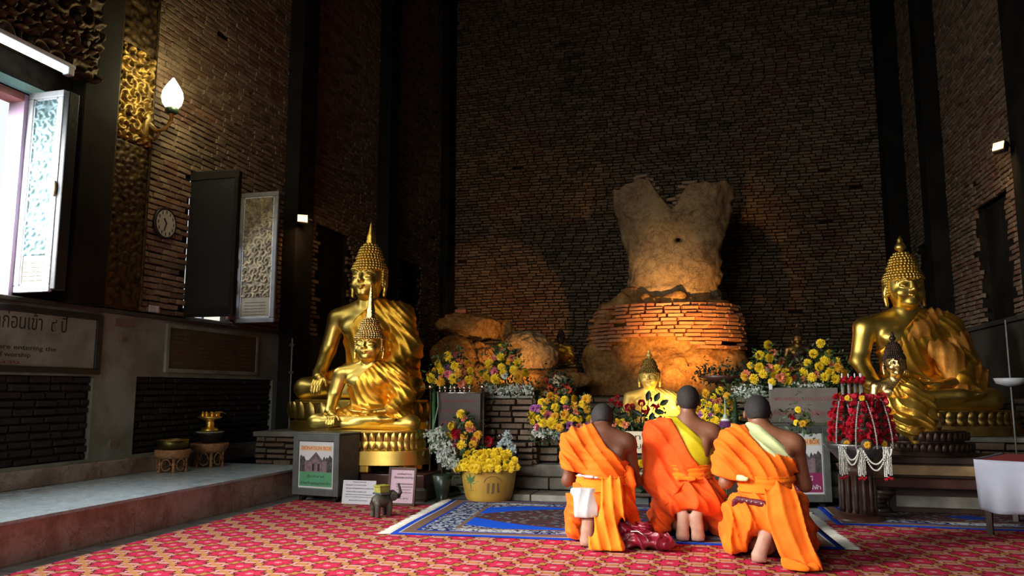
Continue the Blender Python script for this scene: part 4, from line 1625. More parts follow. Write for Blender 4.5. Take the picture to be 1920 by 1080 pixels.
    for nm, mt, g, edge, low, fold in specs:
        b = upper(g)
        x, y, z = b.grid()
        dv, lam, amp = fold
        tt = (x * dv[0] + y * dv[1] + z * dv[2]) * lam + .9 * wob(x, y, z, 2.2, cfg['seed'])
        t2 = (x * dv[2] * -.35 + z * .55 + x * .5) * lam * 2.1 + 1.4 * wob(x, y, z, 3.1, cfg['seed'] + 5)
        amp = amp * (.75 + .55 * wob(x, y, z, 4.5, cfg['seed'] + 9))
        fo = amp * (2.2 * (1 - np.abs(np.sin(PI * tt))) ** 1.6 - .45) + amp * .5 * (2 * (1 - np.abs(np.sin(PI * t2))) ** 1.6 - .4) + .005 * wob(x, y, z, 9, cfg['seed'] + 3)
        b.v = b.v - fo.astype(np.float32)
        ex = np.interp(x - .0, [e[0] for e in edge], [e[1] for e in edge])
        b.v = smax(b.v, (z - ex) * .62, .006)
        lw = np.interp(x, [e[0] for e in low], [e[1] for e in low])
        b.v = smax(b.v, (lw - z) * .8, .01)
        part(nm, b.mesh(nm, mt, 1), t)
    # lower robe
    b = SDF(lo, hi, H_, .07)
    g = .022
    torso(b, g)
    for s in (-1, 1):
        kx = s * kn + cfg.get('kdx', 0)
        b.chain([(s * .10, .0, .28), (kx, .37, .11)], [.115 + g, .09 + g], .05)
        b.cap((kx, .38, .08), (kx + s * .02, .12, .07), .085, .08, .05)
    for a_, b_, ra, rb in cfg.get('skirt', []):
        b.cap(a_, b_, ra, rb, .05)
    x, y, z = b.grid()
    tt = (x * .8 + z * .5 + y * .2) * 8 + .9 * wob(x, y, z, 2.6, cfg['seed'] + 1)
    b.v = b.v - (.011 * (2.2 * (1 - np.abs(np.sin(PI * tt))) ** 1.6 - .35) + .005 * (2 * (1 - np.abs(np.sin(PI * (tt * 1.7 + z * 6)))) ** 1.6 - .3) + .006 * wob(x, y, z, 10, cfg['seed'])).astype(np.float32)
    b.v = smax(b.v, (z - cfg['waist'] - .02), .008)
    b.v = smax(b.v, (.012 - z), .004)
    for (c, r_) in cfg.get('open', []):      # the gap where the feet come out
        xx, yy, zz = x - c[0], y - c[1], z - c[2]
        k0 = np.sqrt((xx / r_[0]) ** 2 + (yy / r_[1]) ** 2 + (zz / r_[2]) ** 2)
        b.v = smax(b.v, (-(k0 - 1) * min(r_)).astype(np.float32), .012)
    part('lower_robe', b.mesh('lower_robe', cfg['robe'], 1), t)
    # sash
    b = SDF(lo, hi, H_, .07)
    torso(b, g + .016)
    x, y, z = b.grid()
    z0, z1 = cfg['sash']
    zc = z - cfg.get('sash_tilt', 0) * x
    b.v = b.v - (.005 * np.sin((zc + .02 * wob(x, y, z, 3, 2)) * 190)).astype(np.float32)
    b.v = smax(b.v, np.abs(zc - (z0 + z1) / 2) - (z1 - z0) / 2, .008)
    b.v = smax(b.v, -(SDF.copy(b).v + .03) if False else b.v, 0)
    part('sash', b.mesh('sash', SASH, 1), t)
    for nm, mt, caps, lam, amp, dv, cut in cfg.get('extra', []):
        b = SDF(lo, hi, H_, .06)
        for a_, b_, ra, rb in caps:
            b.cap(a_, b_, ra, rb, .03, sq=cfg.get('exsq', (1, .42, 1)))
        x, y, z = b.grid()
        tt = (x * dv[0] + y * dv[1] + z * dv[2]) * lam + .6 * wob(x, y, z, 2.5, 1)
        b.v = b.v - (amp * (2.2 * (1 - np.abs(np.sin(PI * tt))) ** 1.5 - .9) + min(.003, amp) * wob(x, y, z, 12, 5)).astype(np.float32)
        b.v = smax(b.v, (.012 - z), .004)
        if cut:
            b.v = smax(b.v, cut(x, y, z), .006)
        part(nm, b.mesh(nm, mt, 1), t)
    return t


# left monk: head bowed, white underskirt showing at the hip, knotted robe end behind
monk((-.845, 5.62, .012), R(8), dict(
    label='kneeling monk on the left in orange robe with bowed head and white underskirt showing', seed=1.3, skin=SKIN1, robe=OR1,
    head=(.02, .15, .86), hrot=(R(-38), 0, 0), lean=(.01, .07), sh=.70, knee=.15,
    elbowR=(.25, .14, .42), wristR=(.06, .34, .52), elbowL=(-.24, .10, .42), wristL=(-.05, .34, .52),
    feet=((-.09, -.16), (.03, -.14)), toe=(-.01, .0), waist=.40, sash=(.37, .47),
    bulge=[((-.20, .05, .66), (-.19, .03, .52), .06, .07)],
    upper=[('upper_robe', OR1, .026, [(-.4, .84), (-.06, .84), (-.03, .80), (.05, .67), (.16, .59), (.24, .53), (.5, .45)], [(-.4, .53), (-.2, .50), (-.1, .475), (0, .45), (.1, .46), (.18, .44), (.3, .42)], ((.8, .1, .55), 11, .012))],
    open=[((-.05, -.26, .10), (.15, .22, .135))], skirt=[((.12, -.04, .36), (.19, .05, .12), .07, .08), ((-.16, .0, .2), (-.2, .04, .08), .05, .05)],
    extra=[('underskirt', WHITE, [((-.11, -.145, .37), (-.10, -.185, .25), .09, .09)], 13, .009, (1, 0, 0), lambda x, y, z: np.maximum(np.maximum(z - .40, .205 - z), x + .015)),
           ('robe_end', SASH, [((.08, -.16, .40), (.07, -.215, .24), .085, .085), ((.05, -.225, .22), (.03, -.235, .19), .085, .07), ((.02, -.25, .16), (-.01, -.285, .03), .06, .085), ((.05, -.25, .15), (.10, -.29, .03), .05, .075)], 17, .015, (1, 0, .12), None),
           ('robe_fold', OR1, [((.20, .0, .50), (.22, -.02, .30), .045, .035)], 12, .008, (1, 0, .2), None),
           ('inner_cloth', WHITE, [((-.15, -.115, .48), (-.02, -.148, .47), .015, .013)], 10, .002, (1, 0, 0), None)]))

# middle monk: upright, yellow lining across the back
monk((-.245, 5.93, .021), R(3), dict(
    label='kneeling monk in the middle, upright, deep orange robe with bright yellow lining across the back', seed=4.1, skin=SKIN2, robe=OR2,
    head=(.015, .06, .985), hrot=(R(-6), 0, 0), lean=(0, .02), sh=.755, knee=.19,
    elbowR=(.235, .05, .49), feet=((-.046, -.15), (.046, -.15)), toe=(-.008, .008), waist=.44, sash=(.43, .53),
    bulge=[((-.23, .03, .72), (-.225, .03, .40), .06, .065), ((-.2, -.02, .45), (-.17, -.04, .34), .06, .05), ((-.24, .02, .40), (-.20, .0, .32), .04, .02)],
    upper=[('lining', YEL, .020, [(-.4, .88), (-.08, .88), (-.06, .86), (.05, .76), (.16, .66), (.22, .62), (.5, .5)], [(-.4, .84), (-.12, .78), (-.06, .70), (.02, .52), (.1, .47), (.15, .45), (.3, .44)], ((.7, .1, .65), 9, .008)),
           ('upper_robe', OR2, .037, [(-.4, .87), (-.11, .86), (-.07, .78), (.02, .60), (.10, .50), (.17, .47), (.5, .42)], [(-.4, .18), (-.2, .20), (-.12, .30), (-.02, .41), (.1, .44), (.3, .42)], ((.75, .1, .6), 8, .011))],
    open=[((0, -.26, .08), (.125, .24, .165))], skirt=[((-.13, .0, .3), (-.20, .0, .08), .08, .06), ((.14, -.02, .3), (.24, .02, .08), .09, .07), ((.24, .0, .08), (.27, -.02, .05), .05, .04)],
    extra=[('robe_fold', OR2, [((-.20, -.02, .16), (-.22, -.02, .05), .03, .045)], 14, .008, (1, 0, .1), None),
           ('inner_cloth', SASH, [((-.08, -.155, .44), (.04, -.16, .44), .02, .018)], 10, .002, (1, 0, 0), None)]))

# right monk: pale lining, long robe end trailing to the floor, maroon belt
monk((.262, 5.36, .012), R(-3), dict(
    label='kneeling monk on the right in light orange robe with pale green lining and long end', seed=7.7, skin=SKIN3, robe=OR3,
    head=(-.03, .10, .925), hrot=(R(-22), 0, R(4)), lean=(.005, .05), sh=.73, knee=.20,
    elbowR=(.245, .12, .46), wristR=(.06, .33, .56), feet=((-.01, -.14), (.11, -.10)), toe=(-.045, .02), waist=.42, sash=(.425, .53),
    bulge=[((-.21, .04, .70), (-.225, .02, .56), .06, .075), ((-.23, .0, .58), (-.16, -.03, .53), .05, .05)],
    upper=[('lining', CREAM, .020, [(-.4, .87), (-.06, .87), (-.02, .85), (.08, .76), (.20, .655), (.5, .5)], [(-.4, .9), (-.13, .80), (-.08, .72), (0, .645), (.1, .63), (.3, .58)], ((.6, .1, .7), 11, .007)),
           ('upper_robe', OR3, .030, [(-.4, .87), (-.11, .85), (-.07, .78), (0, .69), (.10, .665), (.21, .63), (.5, .5)], [(-.4, .54), (-.22, .50), (-.1, .49), (0, .50), (.3, .50)], ((.78, .1, .58), 12, .012))],
    open=[((-.04, -.30, .09), (.165, .24, .14))], skirt=[((-.16, .02, .28), (-.20, -.0, .10), .11, .07), ((.15, -.02, .34), (.19, .0, .10), .10, .09)],
    extra=[('robe_end', OR3, [((.09, -.15, .42), (.11, -.20, .28), .085, .095), ((.11, -.20, .28), (.15, -.24, .12), .095, .095), ((.15, -.24, .12), (.22, -.27, .05), .09, .08)], 11, .018, (1, 0, .25), None),
           ('trailing_hem', SASH, [((.12, -.29, .03), (.26, -.29, .03), .05, .04), ((.10, -.31, .04), (.2, -.33, .02), .035, .03)], 11, .010, (.4, .5, .6), None),
           ('belt', MAROON, [((-.17, -.125, .385), (-.01, -.172, .370), .024, .024), ((-.19, -.10, .37), (-.205, -.085, .26), .020, .024)], 1, .0, (0, 0, 1), None),
           ('belt_stripe', WHITE, [((-.165, -.139, .388), (-.015, -.186, .372), .007, .007)], 1, .0, (0, 0, 1), None),
           ('inner_cloth', CREAM, [((-.16, -.115, .52), (-.11, -.138, .515), .024, .016)], 12, .002, (1, 0, 0), None)]))

# maroon bag on the rug edge
bg_ = thing('bag', 'dark maroon shiny bag slumped on the rug between the left and middle monks', 'bag', (-.56, 5.50, .022), R(-12))
bg_.scale = (.80, .72, .95)
b = SDF((-.34, -.24, -.02), (.34, .24, .27), .007, .06)
b.ell((.03, 0, .055), (.24, .14, .06), .03)
b.ell((-.12, -.03, .10), (.11, .09, .085), .03, rotm(0, R(20), 0))
b.ell((.0, .02, .13), (.10, .07, .05), .04, rotm(0, R(-15), 0))
b.ell((.20, -.02, .05), (.10, .11, .05), .03, rotm(0, R(10), R(20)))
x, y, z = b.grid()
tt = (x * .7 + z * 1.1 + y * .3) * 9 + 1.5 * wob(x, y, z, 4, 2)
b.v = b.v - (.012 * (2.2 * (1 - np.abs(np.sin(PI * tt))) ** 1.5 - .8) + .006 * (2 * (1 - np.abs(np.sin(PI * (tt * 1.9 - x * 12)))) ** 1.5 - .8) + .008 * wob(x, y, z, 11, 3)).astype(np.float32)
b.v = smax(b.v, -z, .004)
part('pouch', b.mesh('pouch', mat('maroon_satin', (.20, .006, .02), (.14, .004, .014), 8, .38, bstr=.3, bscale=20)), bg_)
MB().tube([(-.05, -.10, .12), (.02, -.14, .13), (.09, -.14, .10), (.10, -.12, .07)], .006, 6).build('drawstring', STEEL, bg_, True)

# ================================================================== altar, podiums, ruin
AL = thing('brick_altar', 'low brick altar with stone steps running across the hall behind the monks', 'altar')
core = MB()
core.box(-3.1, 1.2, 8.30, 9.84, 0, .555)
core.box(-2.93, 1.2, 8.14, 8.4, 0, .30)
core.build('core', MORTAR, AL)
for x0, x1, z0, z1 in [(-3.0, -1.75, .07, .185), (-1.74, -.4, .07, .185), (-.39, .9, .07, .185), (.91, 1.2, .07, .185), (-3.0, -2.2, .19, .315), (-2.19, -.9, .19, .315), (-.89, .2, .19, .315), (.21, 1.2, .19, .315)]:
    MB().box(x0, x1, 8.02 if z0 < .1 else 8.10, 8.32, z0, z1, .012).build('stone_block', STONE, AL)
stp = thing('stone_step', 'low pale stone step on the floor right of the large ochre pot', 'step')
for x0, x1 in [(-2.42, -1.85), (-1.84, -1.22)]:
    MB().box(x0, x1, 7.62, 8.01, 0, .065, .01).build('stone_slab', STONE, stp)
lay_bricks(AL, (0, 8.30, 0), (0, -1, 0), -1.2, 3.05, .32, .56, ALTB, nmax=110, seed=31, L=.27, jitter=.012)
tops = MB()
for x0 in np.arange(-3.05, 1.0, .30):
    for y0 in np.arange(8.29, 9.5, .32):
        tops.box(x0, x0 + .29, y0, y0 + .31, .545, .565 + random.uniform(0, .006), .006)
tops.build('brick_paving', ALTB, AL, kind='stuff')
# piers
pier = thing('brick_pier', 'square brick pier left of the centre carrying the white-edged flower arrangement', 'pier', (0, 0, 0), group='altar brick piers')
pa, pb = at(898, 800, Y=8.05).x, at(1000, 800, Y=8.05).x
MB().box(pa + .02, pb - .02, 8.08, 8.5, .315, 1.0).build('core', MORTAR, pier)
lay_bricks(pier, (0, 8.08, 0), (0, -1, 0), -pb, -pa, .315, 1.01, ALTB, nmax=120, seed=32, L=.25, jitter=.01)
lay_bricks(pier, (pb - .02, 0, 0), (1, 0, 0), -8.5, -8.06, .315, 1.01, ALTB, nmax=60, seed=34, L=.25, jitter=.01)
MB().box(pa, pb, 8.04, 8.5, 1.0, 1.03, .01).build('capping', STUCCO_GREY, pier)
pier2 = thing('brick_pier', 'brick pier to the right of the middle monk behind the right monk', 'pier', (0, 0, 0), group='altar brick piers')
qa, qb = at(1372, 780, Y=8.3).x, at(1575, 780, Y=8.3).x
MB().box(qa + .02, qb - .02, 8.33, 8.9, .56, 1.02).build('core', MORTAR, pier2)
lay_bricks(pier2, (0, 8.33, 0), (0, -1, 0), -qb, -qa, .57, 1.02, ALTB, nmax=90, seed=33, L=.27, jitter=.01)
MB().box(qa, qb, 8.30, 8.9, 1.02, 1.05, .01).build('capping', STUCCO_GREY, pier2)
# podium of the big left statue
po = thing('brick_podium', 'brick podium under the largest statue on the left', 'podium', (0, 0, 0), group='statue podiums')
MB().box(-5.18, -3.22, 8.02, 9.3, 0, .60).build('core', MORTAR, po)
lay_bricks(po, (0, 8.02, 0), (0, -1, 0), 3.22, 5.18, 0, .56, ALTB, nmax=120, seed=35, L=.25)
lay_bricks(po, (-3.22, 0, 0), (1, 0, 0), -9.3, -8.0, 0, .56, ALTB, nmax=60, seed=36, L=.25)
MB().box(-5.22, -3.16, 7.98, 9.3, .56, .618, .012).build('capping', STONE, po)
po2 = thing('brick_podium', 'brick podium under the big statue on the right', 'podium', (0, 0, 0), group='statue podiums')
MB().box(1.42, 3.2, 8.86, 9.85, 0, .60).build('core', MORTAR, po2)
MB().box(1.35, 3.25, 8.82, 9.85, .57, .618, .01).build('capping', STONE, po2)
lay_bricks(po2, (0, 8.84, 0), (0, -1, 0), -3.2, -1.4, .0, .57, ALTB, nmax=120, seed=37, L=.3, H=.075)
# upper platform
up = thing('upper_platform', 'raised dark brick platform carrying the ruin and the rubble at the back of the hall', 'platform')
MB().box(-5.5, 3.35, 9.9, BY - .07, 0, 1.0).build('core', STUCCO_DARK, up)
lay_bricks(up, (0, 9.9, 0), (0, -1, 0), -3.3, 3.1, .57, 1.0, ALTB, nmax=140, seed=38)

# ---- ruined torso
RC = Vector((-.80, 12.45, 0))
STUC = None
m, b = new_mat('old_stucco')
p = geo_pos()
n1 = noise(p, 2.5, 5, .65)
n2 = noise(p, 14, 5, .7)
cr = xmin(xabs(noise(p, 2.4, 5, .6, .6) - 0.5), xabs(noise(p, 4.1, 4, .6, .4) - 0.47))
crack = smooth_step(cr, 0.002, 0.014)
col = ramp(n1 * 0.6 + n2 * 0.4, [(.3, (.16, .10, .05)), (.5, (.34, .225, .115)), (.68, (.47, .34, .19))])
setc(b, mixc(crack * 0.4 + 0.6, (.10, .055, .03), col), .92, 0, n2 * 0.7 + crack * 0.3, .6, .03, spec=.15)
STUC = m
m, b = new_mat('earthy_rubble')
p = geo_pos()
n1 = noise(p, 3, 5, .65)
n2 = noise(p, 18, 5, .75)
col = ramp(n1 * .5 + n2 * .5, [(.36, (.15, .06, .02)), (.5, (.40, .20, .065)), (.64, (.60, .36, .13))])
setc(b, col, .95, 0, n2, .8, .03, spec=.12)
EARTH = m

ru = thing('ruined_torso', 'headless ruined stucco torso of a giant statue rising from a brick and earth base', 'ruin', tuple(RC))


def at_rel(x, y, Y=12.0):
    q = at(x, y, Y=Y)
    return q.x - RC.x, q.z


prof_l = [at_rel(*q) for q in [(1172, 575), (1176, 540), (1176, 500), (1166, 455), (1150, 410), (1141, 370), (1137, 335)]]
prof_r = [at_rel(*q) for q in [(1352, 575), (1352, 540), (1352, 500), (1354, 460), (1366, 415), (1376, 375), (1380, 335)]]
zl, xl = [q[1] for q in prof_l], [q[0] for q in prof_l]
zr, xr = [q[1] for q in prof_r], [q[0] for q in prof_r]
top = [at_rel(*q) for q in [(1130, 352), (1165, 348), (1195, 338), (1215, 336), (1228, 356), (1243, 378), (1262, 394), (1276, 372), (1290, 352), (1320, 344), (1350, 336), (1385, 338)]]
b = SDF((-1.3, -.85, 2.1), (1.3, .8, 4.75), .026, .08)
x, y, z = b.grid()
L_, R_ = np.interp(z, zl, xl), np.interp(z, zr, xr)
cx, a_ = (L_ + R_) / 2, (R_ - L_) / 2
bb = .42 + .12 * (z - 2.5) / 2
rr = np.sqrt(((x - cx) / a_) ** 2 + (np.abs(y / bb)) ** 2)
d = (rr - 1) * np.minimum(a_, bb) * .9
d = d + .028 * vnoise(x, y, z, 4.0, 1) + .016 * vnoise(x, y, z, 10, 2) + .008 * vnoise(x, y, z, 24, 2)
hollow = (np.sqrt(((x - cx) / (a_ - .13)) ** 2 + (y / (bb - .12)) ** 2) - 1) * .4
hollow = np.maximum(hollow, 3.1 - z)
d = np.maximum(d, -hollow)
tz = np.interp(x, [q[0] for q in top], [q[1] for q in top]) + .045 * vnoise(x, y, z * 0 + 3, 9, 3)
tz = tz + np.clip(y, -1, 1) * -.05
d = smax(d, (z - tz) * .7, .02)
d = smax(d, (2.42 + .05 * vnoise(x, y, z, 5, 5) - z), .03)
b.v = np.broadcast_to(d, b.v.shape).astype(np.float32).copy()
fy = lambda X_, Z_: -float(np.sqrt(max(0, 1 - ((X_ - np.interp(Z_, zl, xl) / 2 - np.interp(Z_, zr, xr) / 2) / ((np.interp(Z_, zr, xr) - np.interp(Z_, zl, xl)) / 2)) ** 2)) * (.42 + .12 * (Z_ - 2.5) / 2))
# cracks and the dark socket, ridges of fallen render
hx, hz = at_rel(1272, 448)
b.ell((hx, fy(hx, hz), hz), (.075, .12, .05), .02, op='sub')
ck_pts = [at_rel(*q) for q in [(1262, 392), (1258, 412), (1266, 430), (1263, 455), (1266, 482), (1262, 520), (1266, 545)]]
for q0, q1 in zip(ck_pts[:-1], ck_pts[1:]):
    b.cap((q0[0], fy(*q0), q0[1]), (q1[0], fy(*q1), q1[1]), .018, .016, .015, op='sub')
for line in ([(1172, 398), (1190, 405), (1210, 395), (1228, 382), (1240, 376)], [(1248, 396), (1256, 405), (1252, 418), (1266, 415)], [(1265, 405), (1290, 398), (1312, 386), (1330, 378)], [(1185, 548), (1215, 542), (1245, 538), (1300, 545), (1345, 548)]):
    q = [at_rel(*w_) for w_ in line]
    for q0, q1 in zip(q[:-1], q[1:]):
        b.cap((q0[0], fy(*q0) - .0, q0[1]), (q1[0], fy(*q1) - .0, q1[1]), .035, .03, .04)
part('stucco_torso', b.mesh('stucco_torso', STUC, 1), ru)
# bricks showing in the broken notch
rr_ = np.random.default_rng(8)
bmz = brick_meshes(mat_ := brick_mat('notch_brick', [(.30, .21, .13), (.42, .30, .19), (.36, .22, .14)], .2))
for px_, py_ in [(1200, 338), (1213, 336), (1205, 345), (1219, 345), (1226, 352), (1212, 353), (1232, 360), (1222, 360), (1237, 368), (1229, 368), (1240, 376), (1232, 376), (1246, 384), (1238, 384), (1250, 391), (1266, 388), (1268, 380), (1266, 372), (1275, 366), (1278, 350), (1290, 342), (1300, 340), (1196, 332), (1208, 330)]:
    X_, Z_ = at_rel(px_, py_)
    o = part('brick', bmz[rr_.integers(6)], ru, loc=(X_, -.30 + rr_.uniform(-.03, .05), Z_), rot=(0, rr_.normal(0, .06), PI + rr_.normal(0, .3)), scale=(rr_.uniform(.12, .2), .14, .05))
# mound of earth
b = SDF((-1.6, -1.1, .95), (1.75, 1.0, 2.7), .03, .12)
b.ell((-.05, .05, 1.0), (1.42, .85, .75), .1)
b.ell((-.75, -.05, 1.55), (.55, .6, .35), .15)
b.ell((.6, .0, 1.45), (.68, .65, .42), .15)
b.ell((.0, -.35, 1.3), (.5, .5, .45), .15)
b.cap((0, .05, 1.5), (0, .05, 2.45), .95, .72, .15, sq=(1.0, .62, 1))
b.ell((-.95, -.1, 1.95), (.22, .3, .40), .12)
b.ell((-.7, -.1, 2.38), (.35, .3, .12), .1)
b.ell((.75, -.05, 2.4), (.3, .3, .10), .1)
for k in range(14):
    a = R(-175 + k * 13)
    b.ell((.74 * math.cos(a), .50 * math.sin(a), 2.46), (.13, .12, .07 + .03 * (k % 3)), .04)
x, y, z = b.grid()
b.v = b.v + (.06 * vnoise(x, y, z, 3.3, 11) + .04 * np.abs(vnoise(x, y, z, 8, 12)) + .02 * vnoise(x, y, z, 18, 13)).astype(np.float32)
b.v = smax(b.v, 1.0 - z, .01)
part('earth_mound', b.mesh('earth_mound', EARTH, 1), ru)
# courses of bricks around the base
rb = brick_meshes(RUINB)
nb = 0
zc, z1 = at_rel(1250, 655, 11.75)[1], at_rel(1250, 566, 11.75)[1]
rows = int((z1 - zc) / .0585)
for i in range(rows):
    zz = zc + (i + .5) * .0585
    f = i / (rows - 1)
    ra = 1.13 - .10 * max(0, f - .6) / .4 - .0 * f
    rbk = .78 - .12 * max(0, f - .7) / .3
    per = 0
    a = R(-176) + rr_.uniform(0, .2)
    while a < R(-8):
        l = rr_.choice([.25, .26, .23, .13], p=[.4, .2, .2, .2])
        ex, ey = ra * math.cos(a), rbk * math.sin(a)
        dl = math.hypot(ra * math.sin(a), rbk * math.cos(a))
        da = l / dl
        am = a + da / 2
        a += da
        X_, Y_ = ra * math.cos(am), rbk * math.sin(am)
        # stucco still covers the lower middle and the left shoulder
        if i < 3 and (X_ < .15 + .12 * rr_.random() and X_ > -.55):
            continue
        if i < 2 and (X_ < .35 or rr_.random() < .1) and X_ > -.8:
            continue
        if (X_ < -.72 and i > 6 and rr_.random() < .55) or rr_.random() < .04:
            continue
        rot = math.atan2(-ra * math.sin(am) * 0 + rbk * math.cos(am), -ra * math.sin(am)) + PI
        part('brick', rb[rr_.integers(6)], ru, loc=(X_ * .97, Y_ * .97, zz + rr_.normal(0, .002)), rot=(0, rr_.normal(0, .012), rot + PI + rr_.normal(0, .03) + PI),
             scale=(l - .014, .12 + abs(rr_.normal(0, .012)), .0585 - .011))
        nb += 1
print('ruin bricks', nb)

# ---- rubble on the left
def rock(label, x0, x1, y0, y1, Y, dep=.8, seed=0, parts_=None, mat_=EARTH, tilt=0, hollow=None, amp=.07, name='stone_fragment', cuts=()):
    A, B = at(x0, (y0 + y1) / 2, Y=Y), at(x1, (y0 + y1) / 2, Y=Y)
    zt, zb = at((x0 + x1) / 2, y0, Y=Y).z, at((x0 + x1) / 2, y1, Y=Y).z
    c = Vector(((A.x + B.x) / 2, Y + .1, (zt + zb) / 2))
    w_, h_ = (B.x - A.x) / 2, (zt - zb) / 2
    t = thing(name, label, 'stone', (c.x, c.y, c.z), 0, 'broken statue fragments on the platform')
    e = max(w_, h_) * 1.35
    b = SDF((-e, -e, -e), (e, e, e), max(.010, e / 60), .08)
    b.ell((0, 0, 0), (w_, w_ * dep, h_), .1, rotm(0, tilt, 0))
    for q in (parts_ or []):
        b.ell((q[0] * w_, q[1] * w_, q[2] * h_), (q[3] * w_, q[4] * w_, q[5] * h_), .08)
    x, y, z = b.grid()
    for (n_, o_) in cuts:
        n_ = np.array(n_, float) / np.linalg.norm(n_)
        b.v = smax(b.v, (x * n_[0] + y * n_[1] + z * n_[2] - o_ * min(w_, h_)).astype(np.float32), .02)
    b.v = b.v + (amp * 1.2 * w_ * vnoise(x, y, z, 1.6 / w_ * .8, seed) + amp * .8 * w_ * np.abs(vnoise(x, y, z, 4 / w_ * .7, seed + 1)) + .022 * vnoise(x, y, z, 14, seed + 2) + .012 * vnoise(x, y, z, 30, seed + 2)).astype(np.float32)
    if hollow:
        b.ell((hollow[0] * w_, hollow[1] * w_, hollow[2] * h_), (hollow[3] * w_, hollow[4] * w_, hollow[5] * h_), .03, op='sub')
    part('stone', b.mesh('stone', mat_, 1), t)
    return t


rock('large lens-shaped stone fragment lying on top of the rubble at the left', 816, 935, 588, 642, 11.35, .8, 3, cuts=(((-.3, -.2, -1), .75), ((.9, -.5, -.2), 1.6)), tilt=R(4))
rock('big rounded stone fragment at the lower left of the rubble pile', 803, 893, 630, 702, 11.15, .8, 9, cuts=(((.3, -.9, .5), 1.1),))
rock('round stone ball fragment behind the lens-shaped one', 930, 962, 598, 640, 11.7, .9, 14)
rock('curved hollow stone fragment with a dark hole at the right of the rubble', 940, 1045, 618, 706, 11.2, .7, 21, hollow=(-.42, -.62, .18, .24, .5, .22), tilt=R(18), amp=.05, mat_=STUC)
rock('small pale stone wedged between the larger fragments', 880, 905, 640, 652, 11.0, .8, 31, amp=.04)
rock('small reddish stone block under the fragments', 892, 928, 646, 684, 11.05, .8, 41, cuts=(((1, -.2, .1), .9),))
rock('low heap of broken brick and earth under the right fragment', 930, 1110, 690, 735, 11.0, .4, 51, amp=.05)
rock('low heap of earth under the left fragments', 800, 960, 682, 740, 11.25, .4, 52, amp=.05)
tb = thing('loose_brick', 'single loose brick lying on top of the lens-shaped fragment', 'brick', tuple(at(865, 584, Y=11.3)), R(6))
part('body', brick_meshes(RUINB)[2], tb, scale=(.17, .12, .06), rot=(0, 0, PI), loc=(0, .06, 0))
# pedestals for the two far statues
for lx_, ly_, lb in ((-2.42, 12.1, 'rough block of rubble under the tiny gold-chested statue'), (1.12, 12.0, 'rough dark block under the tiny dim statue right of the ruin')):
    t = thing('stone_block', lb, 'stone', (lx_, ly_, 1.0), 0, 'rough blocks under far statues')
    MB().box(-.3, .3, -.2, .2, 0, .34 if lx_ > 0 else .43, .03).build('body', EARTH if lx_ < 0 else STUCCO_DARK, t)

# ================================================================== furniture and offerings
def table(name, label, x0, x1, y0, y1, z, mat_, th=.05, leg=.06, apron=.08, group=None, cat='table', kickleg=False):
    t = thing(name, label, cat, ((x0 + x1) / 2, (y0 + y1) / 2, 0), 0, group)
    w_, d_ = (x1 - x0) / 2, (y1 - y0) / 2
    MB().box(-w_, w_, -d_, d_, z - th, z, .01).build('top', mat_, t)
    MB().box(-w_ + .03, w_ - .03, -d_ + .03, d_ - .03, z - th - apron, z - th, .006).build('apron', mat_, t)
    for sx in (-1, 1):
        for sy in (-1, 1):
            m_ = MB()
            zz = z - th - apron
            prof = [(leg * .55, 0), (leg * .75, zz * .06), (leg * .5, zz * .2), (leg * .62, zz * .45), (leg * .9, zz * .7), (leg * .95, zz * .9), (leg * .8, zz)]
            m_.lathe(prof, 10, (sx * (w_ - leg), sy * (d_ - leg), 0))
            m_.build('leg', mat_, t, True)
    return t


# wooden stand under the smaller left statue
st = thing('wooden_stand', 'dark two-step wooden stand under the round lotus pedestal on the left', 'stand', (-3.51, 7.64, 0))
MB().box(-.70, .70, -.36, .34, .02, .12, .01).build('lower_step', WOOD_D, st)
MB().box(-.66, .66, -.32, .33, .12, .255, .01).build('upper_step', WOOD_R, st)
MB().box(-.68, .68, -.34, .34, .10, .13, .006).build('moulding', WOOD_D, st)
for sx in (-1, 1):
    MB().box(sx * .6 - .08, sx * .6 + .08, -.35, -.25, 0, .03, .006).build('foot', WOOD_D, st)

# table under the dark-haired right statue
tr = thing('wooden_stand', 'dark carved wooden table with tan front board under the right dark-haired statue', 'stand', (1.98, 8.0, 0))
MB().box(-.62, .62, -.34, .34, .44, .50, .012).build('top', WOOD_D, tr)
MB().box(-.55, .22, -.36, -.33, .345, .43, .006).build('tan_board', mat('tan_board', (.42, .26, .12), (.3, .18, .08), 6, .6), tr)
MB().box(-.58, .58, -.33, .3, .32, .44, .008).build('apron', WOOD_D, tr)
MB().box(-.75, .75, -.44, .3, .24, .32, .012).build('lower_shelf', WOOD_R, tr)
for sx in (-1, 1):
    l = MB()
    for k in range(6):
        l.ball((sx * .62 + sx * .04 * math.sin(k), -.34, .03 + k * .04), (.08, .06, .035), 10, 6)
    l.build('leg', WOOD_D, tr, True)
MB().box(-.5, .45, -.30, .25, .06, .16, .01).build('stone_plinth', STONE, tr)
MB().box(-.55, .5, -.28, .28, 0, .24, .01).build('back_block', WOOD_D, tr)


